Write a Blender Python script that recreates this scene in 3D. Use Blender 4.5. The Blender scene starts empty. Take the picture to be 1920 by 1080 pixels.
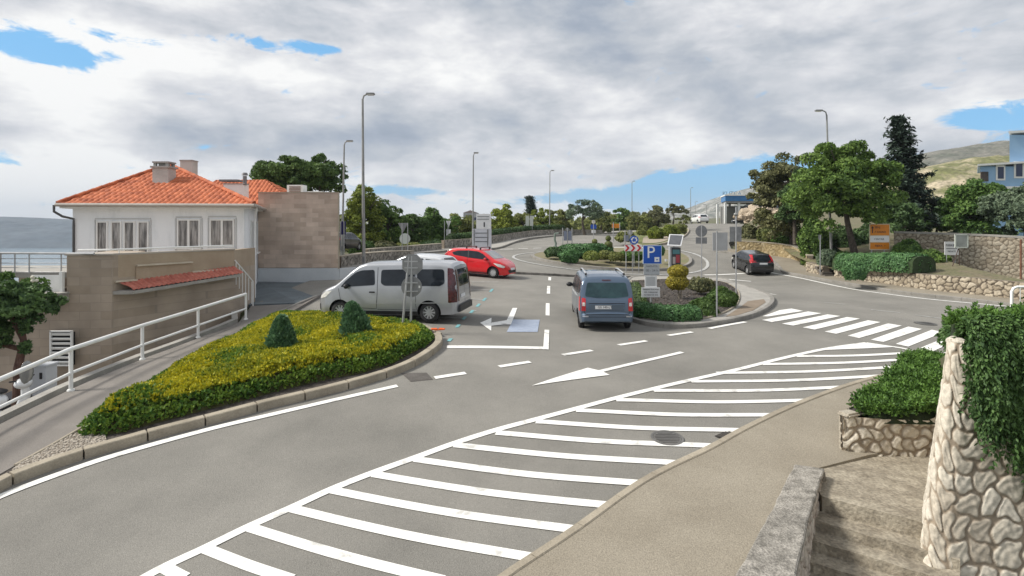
import bpy, bmesh, math, random
import numpy as np
from mathutils import Vector, Matrix
from mathutils.bvhtree import BVHTree

R = math.radians
SC = bpy.context.scene
COL = SC.collection
rng = np.random.default_rng(7)
random.seed(7)

# ------------------------------------------------------------------ camera
CH = 4.0            # camera height above the zero level
F = 1100.0          # focal length in photograph pixels
HY = 425.0          # horizon row
cam_d = bpy.data.cameras.new('camera')
cam = bpy.data.objects.new('camera', cam_d)
COL.objects.link(cam)
cam.location = (0, 0, CH)
cam.rotation_euler = (R(90), 0, 0)
cam_d.sensor_width = 36.0
cam_d.lens = 36.0 * F / 1920.0
cam_d.shift_y = -(540.0 - HY) / 1920.0
cam_d.clip_start = 0.1
cam_d.clip_end = 20000
SC.camera = cam

# ------------------------------------------------------------------ light
SUN = Vector((-0.74, -0.02, 0.67)).normalized()      # towards the sun
SUN_EL = math.asin(SUN.z)
sd = bpy.data.lights.new('sun', 'SUN')
sd.energy = 4.0
sd.angle = R(12)
sd.color = (1.0, 0.95, 0.87)
so = bpy.data.objects.new('sun', sd)
COL.objects.link(so)
so.rotation_euler = SUN.to_track_quat('Z', 'Y').to_euler()
SC.view_settings.view_transform = 'Standard'
SC.view_settings.look = 'None'
SC.view_settings.exposure = 0.22
SC.view_settings.gamma = 1.0
SC.view_settings.use_curve_mapping = False

world = bpy.data.worlds.new('World')
SC.world = world
world.use_nodes = True
WN = world.node_tree
WN.nodes.clear()

def wn(t, **k):
    n = WN.nodes.new(t)
    for a, b in k.items():
        setattr(n, a, b)
    return n

def wl(a, b):
    WN.links.new(a, b)

def wmath(op, a, b=None, c=None, clamp=False):
    n = wn('ShaderNodeMath', operation=op, use_clamp=clamp)
    for i, v in enumerate((a, b, c)):
        if v is None:
            continue
        if isinstance(v, (int, float)):
            n.inputs[i].default_value = v
        else:
            wl(v, n.inputs[i])
    return n.outputs[0]

def build_world():
    out = wn('ShaderNodeOutputWorld')
    bg = wn('ShaderNodeBackground')
    bg.inputs['Strength'].default_value = 0.1
    wl(bg.outputs[0], out.inputs[0])
    sky = wn('ShaderNodeTexSky', sky_type='NISHITA')
    sky.sun_disc = False
    sky.sun_elevation = SUN_EL
    sky.sun_rotation = math.atan2(SUN.x, SUN.y)
    sky.air_density = 1.0
    sky.dust_density = 0.6
    sky.ozone_density = 2.0
    tc = wn('ShaderNodeTexCoord')
    sep = wn('ShaderNodeSeparateXYZ')
    wl(tc.outputs['Generated'], sep.inputs[0])
    x, y, z = sep.outputs
    az = wmath('ARCTAN2', x, y)
    el = wmath('ARCSINE', z)
    zz = wmath('ADD', wmath('MAXIMUM', z, 0.0), 0.10)
    u = wmath('DIVIDE', x, zz)
    v = wmath('DIVIDE', y, zz)
    comb = wn('ShaderNodeCombineXYZ')
    wl(u, comb.inputs[0]); wl(v, comb.inputs[1])

    def noise(scale, detail, rough, off, dist=0.0, src=None):
        mp = wn('ShaderNodeMapping')
        mp.inputs['Location'].default_value = off
        wl(src or comb.outputs[0], mp.inputs[0])
        n = wn('ShaderNodeTexNoise')
        n.inputs['Scale'].default_value = scale
        n.inputs['Detail'].default_value = detail
        n.inputs['Roughness'].default_value = rough
        n.inputs['Distortion'].default_value = dist
        wl(mp.outputs[0], n.inputs['Vector'])
        return n.outputs['Fac']
    # angular coordinates, for billows that do not stretch towards the horizon
    comb2 = wn('ShaderNodeCombineXYZ')
    wl(wmath('MULTIPLY', az, 1.0), comb2.inputs[0])
    wl(wmath('MULTIPLY', el, 2.4), comb2.inputs[1])

    def blob(px, py, wx, wy, amp):
        a0 = math.atan2(px - 960, F)
        e0 = math.atan2(HY - py, math.hypot(F, px - 960))
        da = wmath('DIVIDE', wmath('SUBTRACT', az, a0), wx / F)
        de = wmath('DIVIDE', wmath('SUBTRACT', el, e0), wy / F)
        r2 = wmath('ADD', wmath('MULTIPLY', da, da), wmath('MULTIPLY', de, de))
        return wmath('MULTIPLY', wmath('EXPONENT', wmath('MULTIPLY', r2, -1.0)), amp)

    def total(base, blobs):
        t = base
        for b in blobs:
            t = wmath('ADD', t, blob(*b))
        return t
    n1 = noise(0.55, 7, 0.60, (3.1, 1.7, 0.0), 0.3)
    n1b = noise(5.0, 9, 0.62, (0.4, 0.2, 0.0), 0.5, comb2.outputs[0])
    n1c = noise(13.0, 6, 0.65, (4.4, 3.2, 0.0), 0.6, comb2.outputs[0])
    cov = wmath('ADD', wmath('MULTIPLY', n1, 0.30), wmath('MULTIPLY', n1b, 0.75))
    cov = wmath('ADD', cov, wmath('MULTIPLY', n1c, 0.95))
    cov = total(wmath('ADD', cov, -0.28), [
        (80, 98, 105, 18, -0.42), (0, 295, 40, 16, -0.30), (250, 72, 90, 14, -0.25), (520, 82, 110, 14, -0.24), (25, 75, 50, 16, -0.2),
        (1340, 350, 130, 26, -0.62), (1190, 372, 150, 18, -0.50), (760, 358, 100, 10, -0.30), (1020, 372, 160, 14, -0.26),
        (1830, 215, 60, 22, -0.34), (1895, 245, 60, 20, -0.26), (600, 92, 70, 12, -0.20),
        (1000, 180, 120, 30, 0.25), (1420, 240, 160, 40, 0.20), (770, 270, 100, 30, 0.15), (1450, 320, 90, 20, -0.40), (1500, 350, 200, 40, -0.30)])
    mr = wn('ShaderNodeMapRange', interpolation_type='SMOOTHSTEP')
    mr.inputs['From Min'].default_value = 0.40
    mr.inputs['From Max'].default_value = 0.58
    wl(cov, mr.inputs['Value'])
    mask = mr.outputs[0]
    n2 = noise(0.9, 8, 0.62, (8.3, 2.2, 1.0), 0.4)
    n2b = noise(3.0, 9, 0.58, (5.4, 1.2, 0.5), 0.15, comb2.outputs[0])
    n2c = noise(9.0, 7, 0.6, (1.4, 7.2, 0.5), 0.2, comb2.outputs[0])
    br = wmath('ADD', wmath('MULTIPLY', n2, 0.08), wmath('MULTIPLY', n2b, 1.08))
    br = wmath('ADD', br, wmath('MULTIPLY', n2c, 0.49))
    br = wmath('ADD', wmath('MULTIPLY', wmath('SUBTRACT', br, 0.825), 1.40), 0.68)
    br = total(wmath('ADD', br, -0.07), [
        (230, 105, 330, 50, 0.40), (900, 150, 160, 30, 0.12), (60, 190, 130, 90, 0.30), (60, 350, 240, 60, 0.34), (620, 130, 200, 60, 0.18),
        (450, 215, 150, 22, 0.16), (180, 20, 300, 30, -0.18), (380, 160, 150, 25, -0.18), (340, 255, 260, 40, -0.20),
        (720, 250, 260, 60, -0.18), (960, 200, 400, 60, -0.10), (1300, 120, 420, 100, -0.02), (1200, 300, 300, 40, -0.06),
        (900, 395, 400, 30, 0.34), (1150, 390, 200, 20, 0.25), (1750, 150, 300, 120, 0.02), (1250, 40, 500, 60, 0.06), (850, 330, 200, 25, 0.10), (140, 260, 60, 40, 0.12)])
    ramp = wn('ShaderNodeValToRGB')
    cr = ramp.color_ramp
    cr.elements[0].position = 0.12
    cr.elements[0].color = (0.25, 0.30, 0.38, 1)
    cr.elements[1].position = 0.92
    cr.elements[1].color = (0.88, 0.88, 0.87, 1)
    for p, c in ((0.33, (0.34, 0.385, 0.46, 1)), (0.50, (0.47, 0.50, 0.545, 1)), (0.68, (0.64, 0.65, 0.68, 1))):
        e = cr.elements.new(p)
        e.color = c
    wl(br, ramp.inputs[0])
    cmul = wn('ShaderNodeVectorMath', operation='SCALE')
    cmul.inputs['Scale'].default_value = 10.0
    wl(ramp.outputs[0], cmul.inputs[0])
    smul = wn('ShaderNodeVectorMath', operation='MULTIPLY')
    smul.inputs[1].default_value = (0.95, 1.25, 1.25)
    wl(sky.outputs[0], smul.inputs[0])
    # clear air between the clouds
    blue = wn('ShaderNodeMix', data_type='RGBA')
    blue.inputs['Factor'].default_value = 0.72
    blue.inputs['B'].default_value = (1.75, 4.7, 8.3, 1)
    wl(smul.outputs[0], blue.inputs['A'])
    mix = wn('ShaderNodeMix', data_type='RGBA')
    wl(mask, mix.inputs['Factor'])
    wl(blue.outputs['Result'], mix.inputs['A'])
    wl(cmul.outputs[0], mix.inputs['B'])
    wl(mix.outputs['Result'], bg.inputs['Color'])

build_world()

# ------------------------------------------------------------------ ground height
CTRL = [  # photograph column, row, metres below the camera
    (0, 935, 4.15), (300, 1080, 4.45), (-300, 1080, 4.5), (385, 1030, 4.35), (960, 1080, 4.3), (1360, 1080, 4.2),
    (1155, 751, 3.6), (778, 862, 3.98), (0, 795, 3.78), (133, 740, 3.72), (265, 680, 3.74), (371, 638, 3.64),
    (460, 603, 3.5), (600, 598, 3.22), (820, 606, 3.15), (1130, 615, 3.42), (820, 655, 3.28), (1300, 608, 3.25),
    (1430, 595, 3.35), (1740, 650, 3.6), (1500, 700, 3.62), (1500, 880, 3.88), (1650, 880, 3.95), (1900, 580, 3.5),
    (1700, 545, 3.3), (1409, 516, 3.25), (1150, 519, 3.1), (1150, 485, 2.42), (1150, 462, 1.85), (940, 522, 2.72),
    (940, 490, 2.45), (950, 466, 2.1), (885, 470, 2.25), (1030, 441, 1.2), (1350, 470, 1.95), (1350, 450, 1.4),
    (1310, 432, 0.6), (1310, 418, -0.75), (640, 504, 2.5), (760, 482, 2.25), (1130, 437, 1.2), (700, 560, 2.95),
    (1500, 520, 3.2), (560, 560, 3.05), (1250, 445, 1.4), (1020, 560, 3.05), (1920, 500, 3.2), (480, 700, 3.5)]
cxy = np.array([((px - 960) / F * (d * F / (py - HY)), d * F / (py - HY)) for px, py, d in CTRL])
cd = np.array([c[2] for c in CTRL])
CC = 4.0
_A = np.sqrt(((cxy[:, None] - cxy[None]) ** 2).sum(-1) + CC * CC)
_n = len(cd)
_M = np.zeros((_n + 1, _n + 1))
_M[:_n, :_n] = -_A + np.eye(_n) * (-0.0)
_M[:_n, :_n] += np.eye(_n) * 0.35
_M[:_n, _n] = 1
_M[_n, :_n] = 1
_S = np.linalg.solve(_M, np.append(cd, 0.0))

def sstep(x, a, b):
    t = np.clip((x - a) / (b - a), 0, 1)
    return t * t * (3 - 2 * t)

def H(x, y):
    """height of the paved ground at x, y (arrays or numbers)"""
    x = np.asarray(x, float); y = np.asarray(y, float)
    xc = np.clip(x, -24, 45); yc = np.clip(y, 3, 130)
    d = np.sqrt((xc[..., None] - cxy[:, 0]) ** 2 + (yc[..., None] - cxy[:, 1]) ** 2 + CC * CC)
    drop = (-d * _S[:_n]).sum(-1) + _S[_n]
    return CH - drop

def hz(x, y):
    return float(H(x, y))

def P(px, py, lift=0.0):
    """the ground point seen at a photograph pixel"""
    lo = None
    prev = 3.0
    for D in np.geomspace(3.0, 400, 260):
        x = (px - 960) / F * D
        z = CH - (py - HY) / F * D
        if z <= hz(x, D) + lift:
            a, b = prev, D
            for _ in range(24):
                m = (a + b) / 2
                if CH - (py - HY) / F * m <= hz((px - 960) / F * m, m) + lift:
                    b = m
                else:
                    a = m
            D = (a + b) / 2
            return Vector(((px - 960) / F * D, D, hz((px - 960) / F * D, D)))
        prev = D
    D = 400
    return Vector(((px - 960) / F * D, D, hz((px - 960) / F * D, D)))

def AT(px, py, D):
    return Vector(((px - 960) / F * D, D, CH - (py - HY) / F * D))

# ------------------------------------------------------------------ materials
MATS = {}

def mat(name, c1, c2=None, scale=3.0, rough=0.85, bump=0.0, bscale=None, metal=0.0, spec=0.5, coat=0.0,
        fine=0.0, detail=6, attr=None, lo=0.35, hi=0.65, trans=0.0, emit=None, stretch=None, aniso=None):
    """noise-varied Principled material in world position space"""
    if name in MATS:
        return MATS[name]
    m = bpy.data.materials.new(name)
    MATS[name] = m
    m.use_nodes = True
    nt = m.node_tree
    b = nt.nodes['Principled BSDF']
    b.inputs['Roughness'].default_value = rough
    b.inputs['Metallic'].default_value = metal
    b.inputs['Specular IOR Level'].default_value = spec
    b.inputs['Coat Weight'].default_value = coat
    b.inputs['Coat Roughness'].default_value = 0.06
    if c2 is None:
        c2 = c1
    tc = nt.nodes.new('ShaderNodeTexCoord')
    geo = nt.nodes.new('ShaderNodeNewGeometry')
    src = geo.outputs['Position'] if attr != 'object' else tc.outputs['Object']
    if stretch:
        mp = nt.nodes.new('ShaderNodeMapping')
        mp.inputs['Scale'].default_value = stretch
        nt.links.new(src, mp.inputs[0])
        src = mp.outputs[0]
    no = nt.nodes.new('ShaderNodeTexNoise')
    no.inputs['Scale'].default_value = scale
    no.inputs['Detail'].default_value = detail
    no.inputs['Roughness'].default_value = 0.6
    nt.links.new(src, no.inputs['Vector'])
    mr = nt.nodes.new('ShaderNodeMapRange')
    mr.inputs['From Min'].default_value = lo
    mr.inputs['From Max'].default_value = hi
    fac = no.outputs['Fac']
    if attr == 'rnd':
        at = nt.nodes.new('ShaderNodeAttribute')
        at.attribute_name = 'rnd'
        ma = nt.nodes.new('ShaderNodeMath'); ma.operation = 'MULTIPLY_ADD'
        ma.inputs[1].default_value = 0.42; ma.inputs[2].default_value = -0.21
        nt.links.new(at.outputs['Fac'], ma.inputs[0])
        mb = nt.nodes.new('ShaderNodeMath'); mb.operation = 'ADD'
        nt.links.new(fac, mb.inputs[0]); nt.links.new(ma.outputs[0], mb.inputs[1])
        fac = mb.outputs[0]
    nt.links.new(fac, mr.inputs['Value'])
    mx = nt.nodes.new('ShaderNodeMix'); mx.data_type = 'RGBA'
    mx.inputs['A'].default_value = (*c1, 1)
    mx.inputs['B'].default_value = (*c2, 1)
    nt.links.new(mr.outputs[0], mx.inputs['Factor'])
    colr = mx.outputs['Result']
    if fine > 0:
        n3 = nt.nodes.new('ShaderNodeTexNoise')
        n3.inputs['Scale'].default_value = (bscale or 40)
        n3.inputs['Detail'].default_value = 3
        nt.links.new(src, n3.inputs['Vector'])
        m3 = nt.nodes.new('ShaderNodeMapRange')
        m3.inputs['From Min'].default_value = 0.3; m3.inputs['From Max'].default_value = 0.7
        m3.inputs['To Min'].default_value = 1 - fine; m3.inputs['To Max'].default_value = 1 + fine
        nt.links.new(n3.outputs['Fac'], m3.inputs['Value'])
        vm = nt.nodes.new('ShaderNodeVectorMath'); vm.operation = 'SCALE'
        nt.links.new(colr, vm.inputs[0]); nt.links.new(m3.outputs[0], vm.inputs['Scale'])
        colr = vm.outputs[0]
    nt.links.new(colr, b.inputs['Base Color'])
    if bump > 0:
        n4 = nt.nodes.new('ShaderNodeTexNoise')
        n4.inputs['Scale'].default_value = bscale or scale * 6
        n4.inputs['Detail'].default_value = 5
        nt.links.new(src, n4.inputs['Vector'])
        bp = nt.nodes.new('ShaderNodeBump')
        bp.inputs['Strength'].default_value = bump
        bp.inputs['Distance'].default_value = 0.02
        nt.links.new(n4.outputs['Fac'], bp.inputs['Height'])
        nt.links.new(bp.outputs[0], b.inputs['Normal'])
    if trans > 0:
        out = nt.nodes['Material Output']
        tl = nt.nodes.new('ShaderNodeBsdfTranslucent')
        nt.links.new(colr, tl.inputs['Color'])
        ms = nt.nodes.new('ShaderNodeMixShader')
        ms.inputs[0].default_value = trans
        nt.links.new(b.outputs[0], ms.inputs[1]); nt.links.new(tl.outputs[0], ms.inputs[2])
        nt.links.new(ms.outputs[0], out.inputs[0])
    return m

def stone_mat(name, mortar, s1, s2, s3, fine=0.18, bs=30.0):
    """stone colour picked by per-stone id, mortar where the relief mesh has its joints"""
    if name in MATS:
        return MATS[name]
    m = bpy.data.materials.new(name); MATS[name] = m
    m.use_nodes = True
    nt = m.node_tree
    b = nt.nodes['Principled BSDF']
    b.inputs['Roughness'].default_value = 0.9
    a1 = nt.nodes.new('ShaderNodeAttribute'); a1.attribute_name = 'stone'
    a2 = nt.nodes.new('ShaderNodeAttribute'); a2.attribute_name = 'sid'
    ra = nt.nodes.new('ShaderNodeValToRGB')
    ra.color_ramp.elements[0].color = (*s1, 1)
    ra.color_ramp.elements[1].color = (*s3, 1)
    e = ra.color_ramp.elements.new(0.5); e.color = (*s2, 1)
    nt.links.new(a2.outputs['Fac'], ra.inputs[0])
    geo = nt.nodes.new('ShaderNodeNewGeometry')
    no = nt.nodes.new('ShaderNodeTexNoise'); no.inputs['Scale'].default_value = bs; no.inputs['Detail'].default_value = 6
    nt.links.new(geo.outputs['Position'], no.inputs['Vector'])
    mr = nt.nodes.new('ShaderNodeMapRange')
    mr.inputs['From Min'].default_value = 0.3; mr.inputs['From Max'].default_value = 0.7
    mr.inputs['To Min'].default_value = 1 - fine; mr.inputs['To Max'].default_value = 1 + fine
    nt.links.new(no.outputs['Fac'], mr.inputs['Value'])
    mx = nt.nodes.new('ShaderNodeMix'); mx.data_type = 'RGBA'
    mx.inputs['A'].default_value = (*mortar, 1)
    nt.links.new(a1.outputs['Fac'], mx.inputs['Factor']); nt.links.new(ra.outputs[0], mx.inputs['B'])
    vm = nt.nodes.new('ShaderNodeVectorMath'); vm.operation = 'SCALE'
    nt.links.new(mx.outputs['Result'], vm.inputs[0]); nt.links.new(mr.outputs[0], vm.inputs['Scale'])
    nt.links.new(vm.outputs[0], b.inputs['Base Color'])
    bp = nt.nodes.new('ShaderNodeBump'); bp.inputs['Strength'].default_value = 0.5; bp.inputs['Distance'].default_value = 0.015
    nt.links.new(no.outputs['Fac'], bp.inputs['Height']); nt.links.new(bp.outputs[0], b.inputs['Normal'])
    return m

def brick_mat(name, c1, c2, mortar, bw, bh, axis='xz', bump=0.3, msize=0.008):
    """coursed ashlar / paving by a Brick texture in world position"""
    if name in MATS:
        return MATS[name]
    m = bpy.data.materials.new(name); MATS[name] = m
    m.use_nodes = True
    nt = m.node_tree
    b = nt.nodes['Principled BSDF']; b.inputs['Roughness'].default_value = 0.85
    geo = nt.nodes.new('ShaderNodeNewGeometry')
    sp = nt.nodes.new('ShaderNodeSeparateXYZ'); nt.links.new(geo.outputs['Position'], sp.inputs[0])
    cb = nt.nodes.new('ShaderNodeCombineXYZ')
    if axis == 'xz':
        ad = nt.nodes.new('ShaderNodeMath'); ad.operation = 'MULTIPLY_ADD'; ad.inputs[1].default_value = -0.6
        nt.links.new(sp.outputs[1], ad.inputs[0]); nt.links.new(sp.outputs[0], ad.inputs[2])
        nt.links.new(ad.outputs[0], cb.inputs[0]); nt.links.new(sp.outputs[2], cb.inputs[1])
    else:
        nt.links.new(sp.outputs[0], cb.inputs[0]); nt.links.new(sp.outputs[1], cb.inputs[1])
    br = nt.nodes.new('ShaderNodeTexBrick')
    br.inputs['Scale'].default_value = 1.0
    br.inputs['Brick Width'].default_value = bw
    br.inputs['Row Height'].default_value = bh
    br.inputs['Mortar Size'].default_value = msize
    br.inputs['Mortar Smooth'].default_value = 0.3
    br.inputs['Bias'].default_value = 0.0
    br.inputs['Color1'].default_value = (*c1, 1)
    br.inputs['Color2'].default_value = (*c2, 1)
    br.inputs['Mortar'].default_value = (*mortar, 1)
    nt.links.new(cb.outputs[0], br.inputs['Vector'])
    no = nt.nodes.new('ShaderNodeTexNoise'); no.inputs['Scale'].default_value = 1.3; no.inputs['Detail'].default_value = 8
    nt.links.new(geo.outputs['Position'], no.inputs['Vector'])
    mr = nt.nodes.new('ShaderNodeMapRange')
    mr.inputs['From Min'].default_value = 0.3; mr.inputs['From Max'].default_value = 0.7
    mr.inputs['To Min'].default_value = 0.84; mr.inputs['To Max'].default_value = 1.14
    nt.links.new(no.outputs['Fac'], mr.inputs['Value'])
    vm = nt.nodes.new('ShaderNodeVectorMath'); vm.operation = 'SCALE'
    nt.links.new(br.outputs['Color'], vm.inputs[0]); nt.links.new(mr.outputs[0], vm.inputs['Scale'])
    nt.links.new(vm.outputs[0], b.inputs['Base Color'])
    bp = nt.nodes.new('ShaderNodeBump'); bp.inputs['Strength'].default_value = bump; bp.inputs['Distance'].default_value = 0.01
    bp.invert = True
    nt.links.new(br.outputs['Fac'], bp.inputs['Height']); nt.links.new(bp.outputs[0], b.inputs['Normal'])
    return m

# ------------------------------------------------------------------ objects
def setp(o, label=None, cat=None, group=None, kind=None):
    if label: o['label'] = label
    if cat: o['category'] = cat
    if group: o['group'] = group
    if kind: o['kind'] = kind
    return o

def link(name, me, m=None, parent=None, local=False, smooth=False):
    if m is not None:
        for mm in (m if isinstance(m, (list, tuple)) else [m]):
            me.materials.append(mm)
    o = bpy.data.objects.new(name, me)
    COL.objects.link(o)
    if parent is not None:
        o.parent = parent
        if not local:
            o.matrix_parent_inverse = Matrix.Translation(-Vector(parent['_abs']))
    if smooth:
        me.shade_smooth()
    return o

def empty(name, loc, label, cat, group=None, rz=0.0, kind=None):
    o = bpy.data.objects.new(name, None)
    COL.objects.link(o)
    o.empty_display_size = 0.3
    o.location = loc
    o.rotation_euler = (0, 0, rz)
    o['_abs'] = list(loc)
    return setp(o, label, cat, group, kind)

def tree_of(o):
    return [c for c in bpy.data.objects if c.parent == o]

class MB:
    def __init__(s):
        s.v = []; s.f = []
    def add(s, vs, fs):
        k = len(s.v)
        s.v += [tuple(v) for v in vs]
        s.f += [tuple(i + k for i in f) for f in fs]
        return s
    def quad(s, *p):
        return s.add(p, [tuple(range(len(p)))])
    def box(s, c, size, rz=0.0, rx=0.0):
        hx, hy, h = size[0] / 2, size[1] / 2, size[2] / 2
        M = Matrix.Translation(Vector(c)) @ Matrix.Rotation(rz, 4, 'Z') @ Matrix.Rotation(rx, 4, 'X')
        vs = [M @ Vector((a * hx, b * hy, e * h)) for e in (-1, 1) for a, b in ((-1, -1), (1, -1), (1, 1), (-1, 1))]
        return s.add(vs, [(3, 2, 1, 0), (4, 5, 6, 7), (0, 1, 5, 4), (1, 2, 6, 5), (2, 3, 7, 6), (3, 0, 4, 7)])
    def cyl(s, p0, p1, r0, r1=None, n=12, cap=True):
        p0 = Vector(p0); p1 = Vector(p1)
        r1 = r0 if r1 is None else r1
        d = (p1 - p0).normalized()
        a = d.orthogonal().normalized(); b = d.cross(a)
        vs = []
        for p, r in ((p0, r0), (p1, r1)):
            for i in range(n):
                t = 2 * math.pi * i / n
                vs.append(p + (a * math.cos(t) + b * math.sin(t)) * r)
        fs = [(i, (i + 1) % n, n + (i + 1) % n, n + i) for i in range(n)]
        if cap:
            fs += [tuple(range(n - 1, -1, -1)), tuple(range(n, 2 * n))]
        return s.add(vs, fs)
    def tube(s, pts, r, n=8):
        pts = [Vector(p) for p in pts]
        rs = r if isinstance(r, (list, tuple)) else [r] * len(pts)
        vs = []; a = None
        for i, p in enumerate(pts):
            d = (pts[min(i + 1, len(pts) - 1)] - pts[max(i - 1, 0)]).normalized()
            if a is None:
                a = d.orthogonal().normalized()
            a = (a - d * a.dot(d)).normalized()
            b = d.cross(a)
            for k in range(n):
                t = 2 * math.pi * k / n
                vs.append(p + (a * math.cos(t) + b * math.sin(t)) * rs[i])
        fs = []
        for i in range(len(pts) - 1):
            for k in range(n):
                fs.append((i * n + k, i * n + (k + 1) % n, (i + 1) * n + (k + 1) % n, (i + 1) * n + k))
        fs += [tuple(range(n - 1, -1, -1)), tuple((len(pts) - 1) * n + k for k in range(n))]
        return s.add(vs, fs)
    def disc(s, c, nrm, r, t=0.01, n=24, sides=None):
        c = Vector(c); nrm = Vector(nrm).normalized()
        return s.cyl(c - nrm * t / 2, c + nrm * t / 2, r, r, n)
    def prism(s, poly, d):
        """extrude a 3D polygon by vector d"""
        d = Vector(d); n = len(poly)
        vs = [Vector(p) for p in poly] + [Vector(p) + d for p in poly]
        fs = [tuple(range(n - 1, -1, -1)), tuple(range(n, 2 * n))]
        fs += [(i, (i + 1) % n, n + (i + 1) % n, n + i) for i in range(n)]
        return s.add(vs, fs)
    def sphere(s, c, r, nu=16, nv=10, sq=(1, 1, 1)):
        c = Vector(c); vs = []; fs = []
        for j in range(nv + 1):
            t = math.pi * j / nv
            for i in range(nu):
                p = 2 * math.pi * i / nu
                vs.append(c + Vector((math.sin(t) * math.cos(p) * sq[0], math.sin(t) * math.sin(p) * sq[1], math.cos(t) * sq[2])) * r)
        for j in range(nv):
            for i in range(nu):
                fs.append((j * nu + i, (j + 1) * nu + i, (j + 1) * nu + (i + 1) % nu, j * nu + (i + 1) % nu))
        return s.add(vs, fs)
    def mesh(s, name):
        me = bpy.data.meshes.new(name)
        me.from_pydata(s.v, [], s.f)
        me.update()
        return me
    def build(s, name, m, parent=None, local=False, smooth=False, bevel=0.0, fix=True):
        me = s.mesh(name)
        if fix or bevel:
            bm = bmesh.new(); bm.from_mesh(me)
            bmesh.ops.recalc_face_normals(bm, faces=bm.faces)
            if bevel:
                es = [e for e in bm.edges if len(e.link_faces) == 2 and e.calc_face_angle(0) > 0.5]
                bmesh.ops.bevel(bm, geom=es, offset=bevel, segments=2, affect='EDGES', clamp_overlap=True)
            bm.to_mesh(me); bm.free()
        o = link(name, me, m, parent, local)
        if smooth:
            me.shade_smooth()
            me.set_sharp_from_angle(angle=R(38))
        return o

def grid_cut(bm, x0, x1, y0, y1, step):
    for axis, a, b in ((0, x0, x1), (1, y0, y1)):
        k = math.ceil(a / step)
        while k * step < b:
            co = [0, 0, 0]; co[axis] = k * step
            no = [0, 0, 0]; no[axis] = 1
            bmesh.ops.bisect_plane(bm, geom=bm.verts[:] + bm.edges[:] + bm.faces[:], plane_co=co, plane_no=no, dist=1e-5)
            k += 1

def XY(pts):
    """list of (px,py) photograph pixels or ('w', x, y) world points to xy"""
    out = []
    for p in pts:
        if p[0] == 'w':
            out.append((p[1], p[2]))
        else:
            v = P(p[0], p[1]); out.append((v.x, v.y))
    return out

def sheet(name, xy, lift, m, parent=None, step=1.0, skirt=0.0, hf=None, kind='structure', label=None, cat=None, group=None):
    """a polygon laid on the ground, with optional skirt down"""
    hf = hf or H
    bm = bmesh.new()
    vs = [bm.verts.new((x, y, 0)) for x, y in xy]
    f = bm.faces.new(vs)
    if f.normal.z < 0 or f.calc_area() == 0:
        pass
    bm.normal_update()
    if f.normal.z < 0:
        f.normal_flip()
    bmesh.ops.triangulate(bm, faces=bm.faces[:])
    xs = [p[0] for p in xy]; ys = [p[1] for p in xy]
    grid_cut(bm, min(xs), max(xs), min(ys), max(ys), step)
    bmesh.ops.dissolve_degenerate(bm, dist=1e-5, edges=bm.edges[:])
    arr = np.array([(v.co.x, v.co.y) for v in bm.verts])
    z = hf(arr[:, 0], arr[:, 1]) + lift
    for v, zz in zip(bm.verts, z):
        v.co.z = zz
    if skirt > 0:
        be = [e for e in bm.edges if e.is_boundary]
        r = bmesh.ops.extrude_edge_only(bm, edges=be)
        for v in r['geom']:
            if isinstance(v, bmesh.types.BMVert):
                v.co.z -= skirt
    me = bpy.data.meshes.new(name)
    bm.to_mesh(me); bm.free()
    o = link(name, me, m, parent)
    if parent is None:
        setp(o, label, cat, group, kind)
    return o

def resample(xy, ds):
    pts = [Vector((p[0], p[1])) for p in xy]
    out = [pts[0]]
    for a, b in zip(pts[:-1], pts[1:]):
        n = max(1, int(math.ceil((b - a).length / ds)))
        for i in range(1, n + 1):
            out.append(a.lerp(b, i / n))
    return out

def smooth_line(xy, n=6):
    """Catmull-Rom through the points"""
    p = [Vector((a[0], a[1])) for a in xy]
    if len(p) < 3:
        return [(q.x, q.y) for q in p]
    out = []
    for i in range(len(p) - 1):
        p0 = p[i - 1] if i else p[0] * 2 - p[1]
        p1, p2 = p[i], p[i + 1]
        p3 = p[i + 2] if i + 2 < len(p) else p[-1] * 2 - p[-2]
        for k in range(n):
            t = k / n
            q = 0.5 * ((2 * p1) + (p2 - p0) * t + (2 * p0 - 5 * p1 + 4 * p2 - p3) * t * t + (3 * p1 - p0 - 3 * p2 + p3) * t ** 3)
            out.append((q.x, q.y))
    out.append((p[-1].x, p[-1].y))
    return out

def ribbon(mb, xy, width, lift, ds=0.5, cuts=None, side=0.0):
    """a painted strip of real width following the ground"""
    pts = resample(xy, ds)
    L = []; Rr = []
    n = len(pts)
    for i, p in enumerate(pts):
        d = (pts[min(i + 1, n - 1)] - pts[max(i - 1, 0)]).normalized()
        nn = Vector((-d.y, d.x))
        L.append(p + nn * width * (0.5 + side)); Rr.append(p - nn * width * (0.5 - side))
    vs = [(q.x, q.y, hz(q.x, q.y) + lift) for q in L] + [(q.x, q.y, hz(q.x, q.y) + lift) for q in Rr]
    mb.add(vs, [(n + i, n + i + 1, i + 1, i) for i in range(n - 1)])

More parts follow.
